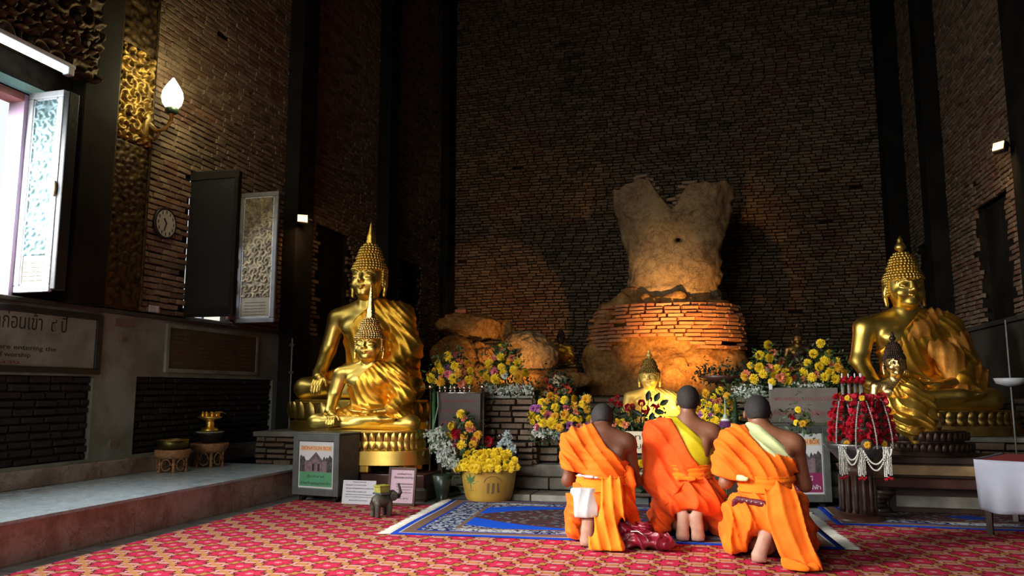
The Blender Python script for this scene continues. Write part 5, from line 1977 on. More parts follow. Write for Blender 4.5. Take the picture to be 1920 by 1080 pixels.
def picture(parent, W, H, y, sky, green_txt, kind):
    """photo of a temple as flat print made of layered shapes"""
    pr = lambda nm, pts, m_, dy: part(nm, mesh_from(nm, [(a, y - dy, b_) for a, b_ in pts], [tuple(range(len(pts)))], m_), parent)
    TREE = mat('print_tree', (.035, .035, .035), (.09, .08, .08), 30, .8)
    BLD = mat('print_building', (.24, .16, .17), (.15, .10, .11), 25, .8)
    ROOF = mat('print_roof', (.13, .10, .11), (.10, .07, .08), 20, .8)
    z0, z1 = -H / 2, H / 2
    pts = [(-W / 2, z0)] + [(-W / 2 + W * i / 24, z0 + H * (.62 + .13 * math.sin(i * 1.9) * math.cos(i * .7) + (.12 if i < 5 or i > 17 else -.1))) for i in range(25)] + [(W / 2, z0)]
    pr('printed_trees', pts, TREE, .0004)
    pr('printed_building', [(-W * .34, z0), (-W * .34, z0 + H * .55), (W * .34, z0 + H * .55), (W * .34, z0)], BLD, .0008)
    pr('printed_roof', [(-W * .26, z0 + H * .5), (0, z0 + H * .98), (W * .24, z0 + H * .5)], ROOF, .0012)
    pr('printed_gable', [(-W * .12, z0 + H * .5), (0, z0 + H * .78), (W * .12, z0 + H * .5)], BLD, .0016)
    for sx in (-.11, .06):
        pr('printed_door', [(W * (sx), z0 + H * .05), (W * sx, z0 + H * .4), (W * (sx + .06), z0 + H * .4), (W * (sx + .06), z0 + H * .05)], INK, .002)


def donation_box(label, loc, rz, W, H, D, bandcol, inkm, line1, line2):
    t = thing('donation_box', label, 'box', loc, rz, 'donation boxes')
    MB().box(-W / 2, W / 2, .0, D, .07, H, .008).build('body', GREYMETAL, t)
    f = MB()
    bw = .062
    f.box(-W / 2 - .004, -W / 2 + bw, -.018, .0, .07, H, .005).box(W / 2 - bw, W / 2 + .004, -.018, .0, .07, H, .005)
    f.box(-W / 2 + bw, W / 2 - bw, -.018, .0, H - .065, H, .005).box(-W / 2 + bw, W / 2 - bw, -.018, .0, .07, .135, .005)
    f.build('door_frame', GREYMETAL, t)
    MB().box(-W / 2 - .01, W / 2 + .01, -.02, D + .01, H, H + .016, .005).build('lid', GREYMETAL, t)
    for sx in (-1, 1):
        for yy in (.06, D - .06):
            MB().tube([(0, -.02, .035), (0, .02, .035)], .034, 14).box(-.02, .02, -.03, .03, .035, .075, .004).build('caster', BLACK, t, loc=(sx * (W / 2 - .07), yy, 0), rot=(0, 0, PI / 2))
    PW, PH = W - 2 * bw - .005, H - .21
    zc_ = .135 + PH / 2 + .004
    MB().box(-PW / 2, PW / 2, -.008, -.002, zc_ - PH / 2, zc_ + PH / 2).build('poster', mat('poster_paper', (.62, .63, .62), (.58, .58, .58), 3, .6), t)
    MB().box(-PW / 2 + .012, PW / 2 - .012, -.0095, -.008, zc_ - PH / 2 + .018, zc_ - PH * .15).build('poster_band', bandcol, t)
    MB().box(-PW / 2 + .02, PW / 2 - .02, -.0095, -.008, zc_ + PH * .305, zc_ + PH * .415).build('title_band', mat('title_band', (.72, .55, .32), None, 3, .6), t)
    picture(bpy_empty_at(t, (0, -.0095, zc_ + PH * .07)), PW - .024, PH * .44, 0, None, None, None)
    put_text('DONATION BOX', .07, mat('orange_ink', (.72, .16, .01), None, 3, .6), t, (0, -.0105, zc_ + PH * .36), width=PW * .86, height=PH * .075, bold=.001)
    put_text(line1, .06, inkm, t, (0, -.0105, zc_ - PH * .245), width=PW * .50, height=PH * .08)
    put_text(line2, .06, inkm, t, (0, -.0105, zc_ - PH * .39), width=PW * .84, height=PH * .08)
    return t


def bpy_empty_at(parent, loc):
    o = bpy.data.objects.new('printed_photo', None)
    o.location = loc
    o.parent = parent
    COL.objects.link(o)
    return o


BAND_G = mat('green_band', (.10, .34, .16), (.08, .28, .13), 3, .6)
BAND_P = mat('magenta_band', (.30, .03, .12), (.24, .02, .09), 3, .6)
q0, q1 = at(549, 940, Z=0), at(634, 946, Z=0)
W_ = (q1 - q0).length
donation_box('grey donation box with green-banded temple poster at the left edge of the carpet', tuple((q0 + q1) / 2), math.atan2((q1 - q0).y, (q1 - q0).x), W_, .655, .33, BAND_G, INK, 'ตู้บริจาค', 'ร่วมทำบุญบูรณะวัด')
q0, q1 = at(1453, 956, Z=0), at(1560, 956, Z=0)
donation_box('grey donation box with magenta-banded temple poster half hidden behind the right monk', tuple((q0 + q1) / 2), math.atan2((q1 - q0).y, (q1 - q0).x), (q1 - q0).length, .76, .20, BAND_P, PAPER, 'ชำระหนี้', 'ค่าน้ำ-ค่าไฟฟ้า')


# paper notices
def notice(name, label, px4, Y, framem, paperm, lines, lean=R(-8), z=.013, frame=0.0):
    x0, x1, y0, y1 = px4
    A, B = at(x0, y1, Y=Y), at(x1, y1, Y=Y)
    W, H = B.x - A.x, at((x0 + x1) / 2, y0, Y=Y).z - z
    t = thing(name, label, 'sign', ((A.x + B.x) / 2, Y, z), 0)
    sub = lambda m_, nm, mt: part(nm, m_.mesh(nm, mt), t, rot=(lean, 0, 0))
    sub(MB().box(-W / 2 - frame, W / 2 + frame, .004, .018, 0, H + frame, .003), 'backing', framem)
    if frame:
        f = MB()
        f.box(-W / 2 - frame, -W / 2, -.01, .004, 0, H + frame, .003).box(W / 2, W / 2 + frame, -.01, .004, 0, H + frame, .003)
        f.box(-W / 2, W / 2, -.01, .004, H, H + frame, .003).box(-W / 2, W / 2, -.01, .004, 0, frame, .003)
        sub(f, 'frame', framem)
    sub(MB().box(-W / 2, W / 2, .0, .004, frame, H), 'paper', paperm)
    for (s_, zz, wd, hh, al) in lines:
        me = text_mesh(s_, .03, INK, align='CENTER')
        xs = [v.co.x for v in me.vertices]
        ys = [v.co.y for v in me.vertices]
        part('lettering', me, t, loc=(al * W, -.002 + math.sin(-lean) * zz * H, zz * H * math.cos(lean)), rot=(PI / 2 + lean, 0, 0),
             scale=(wd * W / (max(xs) - min(xs)), hh * H / (max(ys) - min(ys)), 1))
    return t


GREYINK = mat('grey_ink', (.2, .2, .2), None, 3, .7)
notice('paper_notice', 'white sheet of small Thai text propped on the floor behind the elephant figurine', (640, 702, 901, 948), 6.92, PAPER, mat('white_sheet', (.66, .67, .69), (.6, .6, .62), 3, .7),
       [('คำบูชาพระรัตนตรัย', .93, .4, .06, 0), ('พุทธบูชา มะหาเตชะวันโต', .80, .62, .07, -.1), ('ธัมมะบูชา มหาปัญโญ สังฆะบูชา มหาโภคะวะโห', .66, .84, .07, .02), ('ติโลกะนาถัง อะภิปูชะยามิ', .52, .6, .07, -.08),
        ('อิติปิ โส ภะคะวา อะระหัง สัมมาสัมพุทโธ', .40, .8, .055, 0), ('วิชชาจะระณะสัมปันโน สุคะโต โลกะวิทู', .30, .8, .055, 0), ('สวากขาโต ภะคะวะตา', .16, .55, .06, 0)])
nt_ = notice('framed_notice', 'pink sheet of Thai text in a dark wooden frame right of the elephant figurine', (729, 773, 881, 949), 6.95, WOOD_R, mat('pink_sheet', (.62, .44, .50), (.56, .39, .45), 3, .7),
       [('ขอเชิญทำบุญ', .88, .62, .07, .08), ('ตักบาตรพระประจำวัน', .78, .8, .07, .05), ('วันอาทิตย์ วันจันทร์ วันอังคาร', .60, .72, .045, .1), ('วันพุธ วันพฤหัสบดี', .52, .7, .045, .1),
        ('วันศุกร์ วันเสาร์', .44, .6, .045, .08), ('ขออนุโมทนาในกุศล', .36, .7, .045, .08), ('สาธุ สาธุ', .2, .5, .045, .05)], frame=.022)

# elephant figurine
el = thing('elephant_figurine', 'small grey-brown elephant figurine with raised trunk and yellow howdah on the carpet', 'figurine', tuple(at(714, 968, Z=.012)), R(-28))
b = SDF((-.12, -.2, -.01), (.12, .26, .36), .005, .03)
b.ell((0, 0, .135), (.062, .10, .062), .03)
b.ell((0, .115, .165), (.042, .045, .048), .02)
for sx in (-1, 1):
    for yy in (-.06, .065):
        b.cap((sx * .034, yy, .11), (sx * .036, yy, .012), .027, .021, .012)
    b.ell((sx * .05, .10, .165), (.010, .036, .042), .006, rotm(0, 0, sx * R(-30)))
    b.cap((sx * .02, .15, .14), (sx * .026, .195, .15), .008, .004, .005)
b.chain([(0, .15, .16), (0, .185, .15), (0, .21, .18), (0, .20, .225), (0, .185, .255)], [.024, .018, .014, .011, .010], .01)
b.chain([(0, -.095, .16), (0, -.115, .12), (.005, -.112, .07)], [.008, .006, .008], .005)
part('body', b.mesh('body', mat('elephant_hide', (.105, .095, .07), (.05, .045, .035), 12, .5, bstr=.5), 1), el)
MB().box(-.05, .05, -.055, .06, .19, .20, .004).build('saddle_cloth', mat('teal_cloth', (.06, .12, .11), None, 9, .7), el)
hw = MB().box(-.042, .042, -.045, .05, .20, .252, .004)
hw.box(-.05, .05, -.055, .06, .25, .262, .004)
hw.build('howdah', mat('yellow_howdah', (.42, .40, .05), (.28, .26, .04), 30, .6), el)
for sx in (-1, 1):
    MB().box(sx * .05 - .01, sx * .05 + .01, -.05, .05, .185, .20, .003).build('side_bar', GREYMETAL, el)

# large planter pot
PT = at(913, 939, Z=.02)
pt = thing('flower_pot', 'large yellow ochre pot with green stencilled leaves holding yellow chrysanthemums', 'pot', (PT.x - .02, PT.y + .13, .0))
m, b_ = new_mat('ochre_glaze')
p = coords('Object')
px_, py_, pz_ = sep(p)
col = mixc(smooth_step(noise(p, 5, 4), .35, .65), (.52, .33, .05), (.42, .23, .035))
setc(b_, col, .45, 0, noise(p, 12, 3), .1, .01)
OCHRE = m
pot = MB().lathe([(.0, .0), (.20, .0), (.215, .015), (.235, .06), (.262, .20), (.277, .33), (.283, .345), (.283, .365), (.268, .365), (.262, .33), (.2, .32), (0.0, .32)], 48, cap=False).build('body', OCHRE, pt)
auto_smooth(pot, 50)
MB().lathe([(.205, -.0), (.215, .012), (.21, .03)], 40, cap=False).build('base_ring', WOOD_D, pt, True)
MB().lathe([(.0, .30), (.262, .31)], 24, cap=False).build('soil', mat('soil', (.03, .02, .012), None, 20, .95), pt)


def on_pot(shape, a0, z0, s, nm, mt):
    vs, fs = [], []
    for pts in shape:
        n0 = len(vs)
        for (u, v) in pts:
            zz = z0 + v * s
            rr = np.interp(zz, [.06, .20, .33], [.235, .262, .277]) + .0025
            a = a0 + u * s / .26
            vs.append((rr * math.sin(a), -rr * math.cos(a), zz))
        fs.append(tuple(range(n0, len(vs))))
    return part(nm, mesh_from(nm, vs, fs, mt), pt)


STEN = mat('green_stencil', (.09, .17, .05), (.06, .13, .04), 12, .6)
STEN2 = mat('brown_stencil', (.12, .09, .03), (.2, .12, .04), 12, .6)
leafs = []
for k in range(5):
    a = R(-90 + k * 45 + 90 - 90) if False else R(-80 + k * 40)
    c, s_ = math.sin(a), math.cos(a)
    leafs.append([(0, 0), (.35 * c - .16 * s_, .35 * s_ + .16 * c), (.95 * c, .95 * s_), (.35 * c + .16 * s_, .35 * s_ - .16 * c)])
leafs.append([(-.04, 0), (.04, 0), (.03, -.6), (-.03, -.6)])
leafs.append([(-.3, -.75), (.3, -.7), (.3, -.66), (-.3, -.7)])
on_pot(leafs, R(-26), .20, .11, 'leaf_print', STEN)
mush = [[(math.cos(R(t_)) * .8, .25 + math.sin(R(t_)) * .55) for t_ in range(0, 181, 20)], [(-.5, .2), (-.3, .2), (-.35, -.7), (-.55, -.7)], [(-.05, .2), (.15, .2), (.1, -.7), (-.12, -.75)], [(.35, .2), (.5, .2), (.6, -.6), (.45, -.65)]]
on_pot(mush, R(25), .18, .11, 'leaf_print', STEN2)
ring_ = [[(u + .12 * math.cos(R(t_)), .12 * math.sin(R(t_))) for t_ in range(0, 360, 30)] for u in (-.4, -.12, .15, .42)]
on_pot(ring_, R(22), .315, .07, 'leaf_print', STEN2)

# ---- framed panel on steel posts (left of the altar)
FY = 7.72
fa, fb = at(807, 780, Y=FY).x, at(905, 780, Y=FY).x
zt, zb = at(855, 734, Y=FY).z, at(855, 842, Y=FY).z
fp = thing('notice_stand', 'dark brown notice panel between steel posts with ball tops left of the brick pier', 'sign', ((fa + fb) / 2, FY, 0))
w_ = (fb - fa) / 2
for sx in (-1, 1):
    MB().tube([(sx * w_, 0, 0), (sx * w_, 0, zt + .02)], .013, 10).ball((sx * w_, 0, zt + .045), .026, 12, 8).build('post', STEEL, fp, True)
    MB().lathe([(.09, 0), (.09, .012), (.02, .03)], 20, (sx * w_, 0, 0)).build('foot', STEEL, fp, True)
MB().box(-w_ + .09, w_ - .02, -.012, .012, zb, zt - .02, .004).build('panel', mat('brown_panel', (.055, .035, .028), (.04, .03, .02), 4, .35), fp)
MB().tube([(-w_, 0, zt - .015), (w_, 0, zt - .015)], .007, 8).build('rail', STEEL, fp, True)
for zz, s_ in ((zt - .1, 'พระพุทธรูปศักดิ์สิทธิ์'), (zt - .2, 'ขอเชิญกราบไหว้บูชา'), (zt - .32, 'เพื่อความเป็นสิริมงคล')):
    put_text(s_, .05, INK_RED, fp, (.03, -.0135, zz), width=w_ * 1.3, height=.04)
MB().tube([(-w_ + .05, -.03, zt - .01), (-w_ + .05, -.03, zb + .05)], .020, 8).build('green_tube', mat('green_plastic', (.04, .16, .05), None, 5, .3), fp, True)
MB().tube([(-w_ + .09, -.03, zt), (-w_ + .10, -.04, zt - .15), (-w_ + .07, -.04, zt - .3), (-w_ + .03, -.04, zt - .46), (-w_ + .0, -.04, zt - .5)], .008, 6).build('ribbon', mat('pale_green_ribbon', (.25, .42, .25), None, 5, .5), fp, True)
for k, px_ in enumerate((822, 832, 842, 850, 860, 868, 878)):
    q = at(px_, 730, Y=FY)
    t = thing('silver_cup', 'small silver cup above the brown notice panel, ' + ['leftmost', 'second from the left', 'third from the left', 'middle one', 'third from the right', 'second from the right', 'rightmost'][k] + ' of seven', 'cup', (q.x, FY + .05, zt - .006), 0, 'silver cups above the notice panel')
    MB().lathe([(.018, 0), (.008, .012), (.012, .025), (.022, .04), (.020, .05 + .012 * (k % 2))], 12).build('bowl', STEEL, t, True)
    MB().ball((0, 0, .06), .010, 8, 6).build('lid', STEEL, t, True)
shelf = thing('wooden_shelf', 'narrow dark shelf carrying the silver cups behind the steel posts', 'shelf', ((fa + fb) / 2, FY + .09, 0))
MB().box(-w_ + .02, w_ - .02, -.06, .22, zt - .03, zt - .006, .004).build('board', WOOD_D, shelf)
for sx in (-1, 1):
    MB().box(sx * (w_ - .08) - .03, sx * (w_ - .08) + .03, .0, .18, 0, zt - .03, .005).build('leg', WOOD_D, shelf)

# ---- carved stone plate on the right
RY = 8.22
ra_, rb_ = at(1443, 760, Y=RY).x, at(1572, 760, Y=RY).x
zt2, zb2 = at(1508, 727, Y=RY).z, at(1508, 793, Y=RY).z
rp = thing('inscribed_plate', 'greyish plate with dark red Thai lettering on the brick pier above the right donation box', 'sign', ((ra_ + rb_) / 2, RY, 0))
w2 = (rb_ - ra_) / 2
MB().box(-w2, w2, -.015, .02, zb2, zt2, .005).build('plate', mat('grey_brown_plate', (.17, .145, .125), (.12, .105, .09), 3, .35), rp)
put_text('พระพุทธรูปปางมารวิชัย', .07, INK_RED, rp, (0, -.016, zt2 - .11), width=w2 * 1.7, height=.06)
put_text('ศักดิ์สิทธิ์ คู่บ้านคู่เมือง', .07, INK_RED, rp, (-.05, -.016, zt2 - .25), width=w2 * 1.5, height=.075)
for sx in (-1, 1):
    MB().box(sx * (w2 - .05) - .02, sx * (w2 - .05) + .02, -.01, .02, .56, zb2, .004).build('support', WOOD_D, rp)
MB().box(-w2 - .0, -w2 + .035, -.03, .03, zt2 - .02, zt2 + .05, .006).build('pale_knob', PAPER, rp)

# ---- small offering table at the centre with the cream sign
tb_ = table('offering_table', 'small dark offering table between the left and middle monks', -1.15, .15, 7.50, 7.95, .50, WOOD_D)
q = at(1200, 850, Y=7.44)
cs = thing('cream_sign', 'cream card with black Thai lettering between the left and middle monks', 'sign', (q.x - .12, 7.44, 0))
zz1, zz0 = at(1200, 809, Y=7.44).z, at(1200, 850, Y=7.44).z
MB().box(-.30, .30, 0, .02, zz0, zz1, .004).build('card', mat('cream_card', (.62, .52, .36), (.56, .47, .32), 3, .6), cs)
put_text('ห้ามปิดทอง', .08, INK, cs, (0, -.0015, zz1 - .055), width=.52, height=.06)
put_text('ที่องค์พระ ปฏิมา', .08, INK, cs, (0, -.0015, zz1 - .14), width=.54, height=.06)
for sx in (-.2, .2):
    MB().box(sx - .012, sx + .012, .004, .02, 0, zz0, .002).build('leg', WOOD_D, cs)
STEELB = mat('bright_tin', (.6, .58, .52), None, 6, .35, .8)
for k, (px_, py_, r_, h_) in enumerate([(1170, 800, .06, .05), (1188, 802, .045, .07), (1207, 800, .055, .05), (1225, 800, .06, .06), (1243, 801, .04, .05)]):
    q = at(px_, py_, Y=7.66)
    t = thing('offering_bowl', ['low silver offering bowl', 'tall silver cup', 'wide tin bowl', 'round tin bowl', 'small tin cup'][k] + ' on the offering table, ' + ['leftmost', 'second from the left', 'middle', 'second from the right', 'rightmost'][k] + ' of five',
              'bowl', (q.x, 7.66, .5), 0, 'silver bowls on the small offering table')
    MB().lathe([(r_ * .5, 0), (r_ * .3, .012), (r_ * .5, .02), (r_, h_), (r_ * .93, h_), (r_ * .4, .03)], 18).build('bowl', STEELB, t, True)
    MB().lathe([(r_ * .9, h_ - .004), (r_ * .4, h_ + .012), (.004, h_ + .02)], 12).build('contents', PAPER, t, True)

# ---- dish of foliage on a post
q = at(1355, 712, Y=8.75)
dp = thing('foliage_dish', 'wide wooden dish of dark clipped foliage on a post behind the middle monk', 'planter', (q.x, 8.75, .56))
zz = q.z - .56
MB().lathe([(.04, 0), (.12, .0), (.05, .04), (.03, .1), (.03, zz - .05), (.10, zz - .03), (.24, zz + .0), (.27, zz + .045), (.25, zz + .045), (.05, zz)], 28).build('dish', WOOD_R, dp, True)


# ================================================================== flowers
def flower_mesh(kind, mats, seed=0):
    """a flower head facing -y, unit radius"""
    rr = np.random.default_rng(seed)
    V, F_, MI = [], [], []

    def petal(a, r0, r1, w, y0, y1, mi):
        n = len(V)
        c, s_ = math.cos(a), math.sin(a)
        def P(r, t, y):
            V.append((c * r - s_ * t, y, s_ * r + c * t))
        P(r0, -w * .4, y0); P(r0, w * .4, y0); P((r0 + r1) / 2, w * .6, (y0 + y1) / 2 - .06); P(r1, 0, y1); P((r0 + r1) / 2, -w * .6, (y0 + y1) / 2 - .06)
        F_.append((n, n + 1, n + 2, n + 3, n + 4)); MI.append(mi)
    if kind == 'mum':
        for ring, (n, r0, r1, y0, y1) in enumerate([(16, .3, 1.0, -.15, .0), (14, .25, .86, -.3, -.32), (12, .15, .66, -.45, -.58), (9, .06, .42, -.5, -.74), (5, 0, .2, -.5, -.80)]):
            for k in range(n):
                petal(2 * PI * (k + .5 * (ring % 2)) / n + rr.normal(0, .08), r0, r1 * rr.uniform(.92, 1.08), .34 - .03 * ring, y0, y1, 0)
        for k in range(14):
            petal(2 * PI * k / 14, .25, .85, .35, .0, .3, 0)
    elif kind == 'rose':
        for ring, (n, r, y, t) in enumerate([(5, .95, .1, .75), (5, .72, -.15, .6), (4, .5, -.35, .55), (3, .28, -.5, .5)]):
            for k in range(n):
                a = 2 * PI * (k + .5 * (ring % 2)) / n
                n0 = len(V)
                for j in range(4):
                    aa = a + (j - 1.5) * .45
                    V.append((math.cos(aa) * r * .55, y + .35, math.sin(aa) * r * .55))
                for j in range(4):
                    aa = a + (j - 1.5) * .45
                    rr2 = r * (1 if j in (1, 2) else .88)
                    V.append((math.cos(aa) * rr2, y - .25 - .1 * (j in (1, 2)), math.sin(aa) * rr2))
                for j in range(3):
                    F_.append((n0 + j, n0 + j + 1, n0 + 5 + j, n0 + 4 + j)); MI.append(0)
    elif kind in ('gerbera', 'daisy'):
        for ring, (n, r1, y) in enumerate([(16, 1.0, -.05), (14, .8, -.14)]):
            for k in range(n):
                petal(2 * PI * (k + .5 * ring) / n, .2, r1 * rr.uniform(.94, 1.04), .3, y + .05, y + .03, 0)
        n0 = len(V)
        V += [(math.cos(2 * PI * k / 8) * .28, -.2, math.sin(2 * PI * k / 8) * .28) for k in range(8)] + [(0, -.28, 0)]
        for k in range(8):
            F_.append((n0 + k, n0 + (k + 1) % 8, n0 + 8)); MI.append(1)
    elif kind == 'carn':
        for ring, (n, r1, y0, y1) in enumerate([(12, 1.0, 0, -.15), (10, .8, -.1, -.4), (7, .5, -.2, -.6)]):
            for k in range(n):
                petal(2 * PI * (k + .5 * (ring % 2)) / n + rr.normal(0, .15), .1, r1 * rr.uniform(.85, 1.1), .5, y0, y1 + rr.normal(0, .05), 0)
    me = mesh_from(kind, V, F_, None, False)
    for m_ in mats:
        me.materials.append(m_)
    me.polygons.foreach_set('material_index', MI)
    return me


def petal_mat(name, c, c2=None):
    return mat(name, c, c2 or tuple(x * .8 for x in c), 3, .6, bstr=.02)


YM, YM2 = petal_mat('yellow_petal', (.86, .62, .012), (.76, .5, .01)), petal_mat('golden_petal', (.8, .42, .015))
FL = {
    'y': ('chrysanthemum', [flower_mesh('mum', [YM], i) for i in range(3)]),
    'g': ('chrysanthemum', [flower_mesh('mum', [YM2], i) for i in range(2)]),
    'p': ('carnation', [flower_mesh('carn', [petal_mat('pink_petal', (.72, .16, .22))], i) for i in range(2)]),
    's': ('carnation', [flower_mesh('carn', [petal_mat('salmon_petal', (.75, .22, .10))], i) for i in range(2)]),
    'm': ('carnation', [flower_mesh('carn', [petal_mat('mauve_petal', (.42, .12, .36))], i) for i in range(2)]),
    'r': ('rose', [flower_mesh('rose', [petal_mat('red_petal', (.60, .012, .035), (.5, .01, .03))], i) for i in range(1)]),
    'G': ('gerbera', [flower_mesh('gerbera', [petal_mat('orange_red_petal', (.72, .08, .02)), INK], i) for i in range(1)]),
    'c': ('gerbera', [flower_mesh('gerbera', [petal_mat('cream_petal', (.75, .62, .38)), INK], i) for i in range(1)]),
    'w': ('white_flower', [flower_mesh('carn', [petal_mat('white_petal', (.66, .70, .62))], i) for i in range(2)]),
}
LEAF = mat('leaf_green', (.022, .055, .014), (.04, .085, .02), 9, .5)
LEAF_D = mat('leaf_dark', (.008, .022, .008), (.014, .03, .01), 9, .5)
STEM = mat('stem_green', (.05, .10, .03), None, 9, .6)


def leaves(parent, pts, size, mat_, seed=0, name='foliage', n_per=6, spread=.06):
    rr = np.random.default_rng(seed)
    V, F_ = [], []
    for p_ in pts:
        for k in range(n_per):
            c = np.array(p_) + rr.normal(0, spread, 3)
            d = rr.normal(0, 1, 3); d[1] -= .4; d /= np.linalg.norm(d)
            u = np.cross(d, rr.normal(0, 1, 3)); u /= np.linalg.norm(u)
            L = size * rr.uniform(.6, 1.3)
            n_ = np.cross(d, u)
            n0 = len(V)
            V += [tuple(c), tuple(c + d * L * .5 + u * L * .22 + n_ * L * .05), tuple(c + d * L), tuple(c + d * L * .5 - u * L * .22 + n_ * L * .05)]
            F_.append((n0, n0 + 1, n0 + 2)); F_.append((n0, n0 + 2, n0 + 3))
    return part(name, mesh_from(name, V, F_, mat_), parent, kind='stuff')


def blossoms(parent, boxes, n, r, mat_, seed=0, name='small_blossoms'):
    """clouds of tiny blossoms: stuff"""
    rr = np.random.default_rng(seed)
    m_ = MB()
    for i in range(n):
        bx = boxes[rr.integers(len(boxes))]
        c = [rr.normal(bx[0], bx[3] * .5), rr.normal(bx[1], bx[4] * .5), rr.normal(bx[2], bx[5] * .5)]
        k = rr.integers(4, 6)
        a0 = rr.uniform(0, 6)
        n0 = []
        q = r * rr.uniform(.7, 1.3)
        tilt = rr.normal(0, .5, 2)
        vs = [(c[0], c[1] - q * .3, c[2])]
        for j in range(k * 2):
            a = a0 + PI * j / k
            rad = q if j % 2 == 0 else q * .5
            dx, dz = math.cos(a) * rad, math.sin(a) * rad
            vs.append((c[0] + dx, c[1] + dx * tilt[0] + dz * tilt[1], c[2] + dz))
        m_.add(vs, [(0, 1 + j, 1 + (j + 1) % (k * 2)) for j in range(k * 2)])
    return m_.build(name, mat_, parent, kind='stuff')


def arrangement(label, box, Y, spec, seed=0, r=.045, base=None, whites=None, leafm=None, n_auto=0, name='flower_arrangement', shape='cone', vase=True, n_leaf=70, group='altar flower arrangements'):
    """box in pixels; spec: list of (px, py, kind[, size]); heads sit on a dome in depth"""
    rr = np.random.default_rng(seed)
    x0, x1, y0, y1 = box
    c = at((x0 + x1) / 2, y1, Y=Y)
    A, B = at(x0, y1, Y=Y), at(x1, y1, Y=Y)
    T = at((x0 + x1) / 2, y0, Y=Y)
    hw, hh = (B.x - A.x) / 2, T.z - c.z
    zb_ = base if base is not None else c.z - .06
    t = thing(name, label, 'flowers', (c.x, Y, zb_), 0, group)
    heads = []
    for s_ in spec:
        q = at(s_[0], s_[1], Y=Y)
        heads.append((q.x - c.x, q.z - zb_, s_[2], s_[3] if len(s_) > 3 else 1.0))
    kinds = [s_[2] for s_ in spec] or ['y']
    tries = 0
    cnt = 0
    while cnt < n_auto and tries < 4000:
        tries += 1
        v = rr.uniform(.02, 1) ** .9
        u = rr.uniform(-1, 1) * (1 - v ** 1.3 * .8 if shape == 'cone' else math.sqrt(max(0, 1 - (v - .3) ** 2 * 1.6)))
        X_, Z_ = u * hw * .95, v * hh * .95 + (c.z - zb_)
        if min([math.hypot(X_ - h[0], Z_ - h[1]) for h in heads] or [9]) > r * 1.45:
            heads.append((X_, Z_, kinds[rr.integers(len(kinds))] if spec else 'y', rr.uniform(.75, 1.0)))
            cnt += 1
    stem = MB()
    lp_ = []
    for (X_, Z_, kd, sz) in heads:
        u = X_ / max(hw, .01)
        v = np.clip((Z_ - (c.z - zb_)) / max(hh, .01), 0, 1)
        dep = hw * .75 * math.sqrt(max(0, 1 - min(1, u * u))) * (1 - .7 * v)
        y_ = -dep + rr.normal(0, .012)
        nm, ms = FL[kd]
        ang = math.atan2(X_, max(hw * .8, .05)) * .8
        rad = 1.12 * r * sz * rr.uniform(.88, 1.12)
        part(nm, ms[rr.integers(len(ms))], t, loc=(X_, y_, Z_), rot=(R(-12) - v * R(28) + rr.normal(0, .15), rr.uniform(0, 6), ang + rr.normal(0, .12)), scale=rad).rotation_mode = 'ZXY' if False else 'XYZ'
        stem.tube([(X_, y_ + .01, Z_), (X_ * .5, y_ * .4, Z_ * .55), (X_ * .12, 0, max(.02, .0))], .0035, 4, cap=False)
        lp_.append((X_ * .93, y_ + .04, Z_ - .02))
    stem.build('stems', STEM, t, kind='stuff')
    for k in range(n_leaf):
        v = rr.uniform(0, .92)
        u = rr.uniform(-1, 1) * (1 - v * .75)
        X_ = u * hw
        Z_ = v * hh + (c.z - zb_) - .02
        lp_.append((X_, -hw * .55 * math.sqrt(max(0, 1 - u * u)) * (1 - .6 * v) + .03, Z_))
    leaves(t, lp_, .055, leafm or LEAF, seed)
    if whites:
        boxes = []
        for (a, b_, c0, d0) in whites:
            q0_, q1_ = at(a, d0, Y=Y - .12), at(b_, c0, Y=Y - .12)
            boxes.append(((q0_.x + q1_.x) / 2 - c.x, -.12, (q0_.z + q1_.z) / 2 - zb_, (q1_.x - q0_.x) / 2, .05, (q1_.z - q0_.z) / 2))
        blossoms(t, boxes, 130 * len(boxes), .013, FL['w'][1][0].materials[0], seed + 5)
        leaves(t, [(q[0] + rr.normal(0, q[3] * .5), q[1] + .05, q[2] + rr.normal(0, q[5] * .5)) for q in boxes for _ in range(16)], .05, LEAF, seed + 9, name='filler_leaves')
    if vase:
        MB().lathe([(.06, 0), (.045, .01), (.07, .05), (.10, .075), (.09, .08), (.02, .04)], 16).build('vase', mat('dark_vase', (.04, .05, .03), None, 5, .4), t, True)
    return t


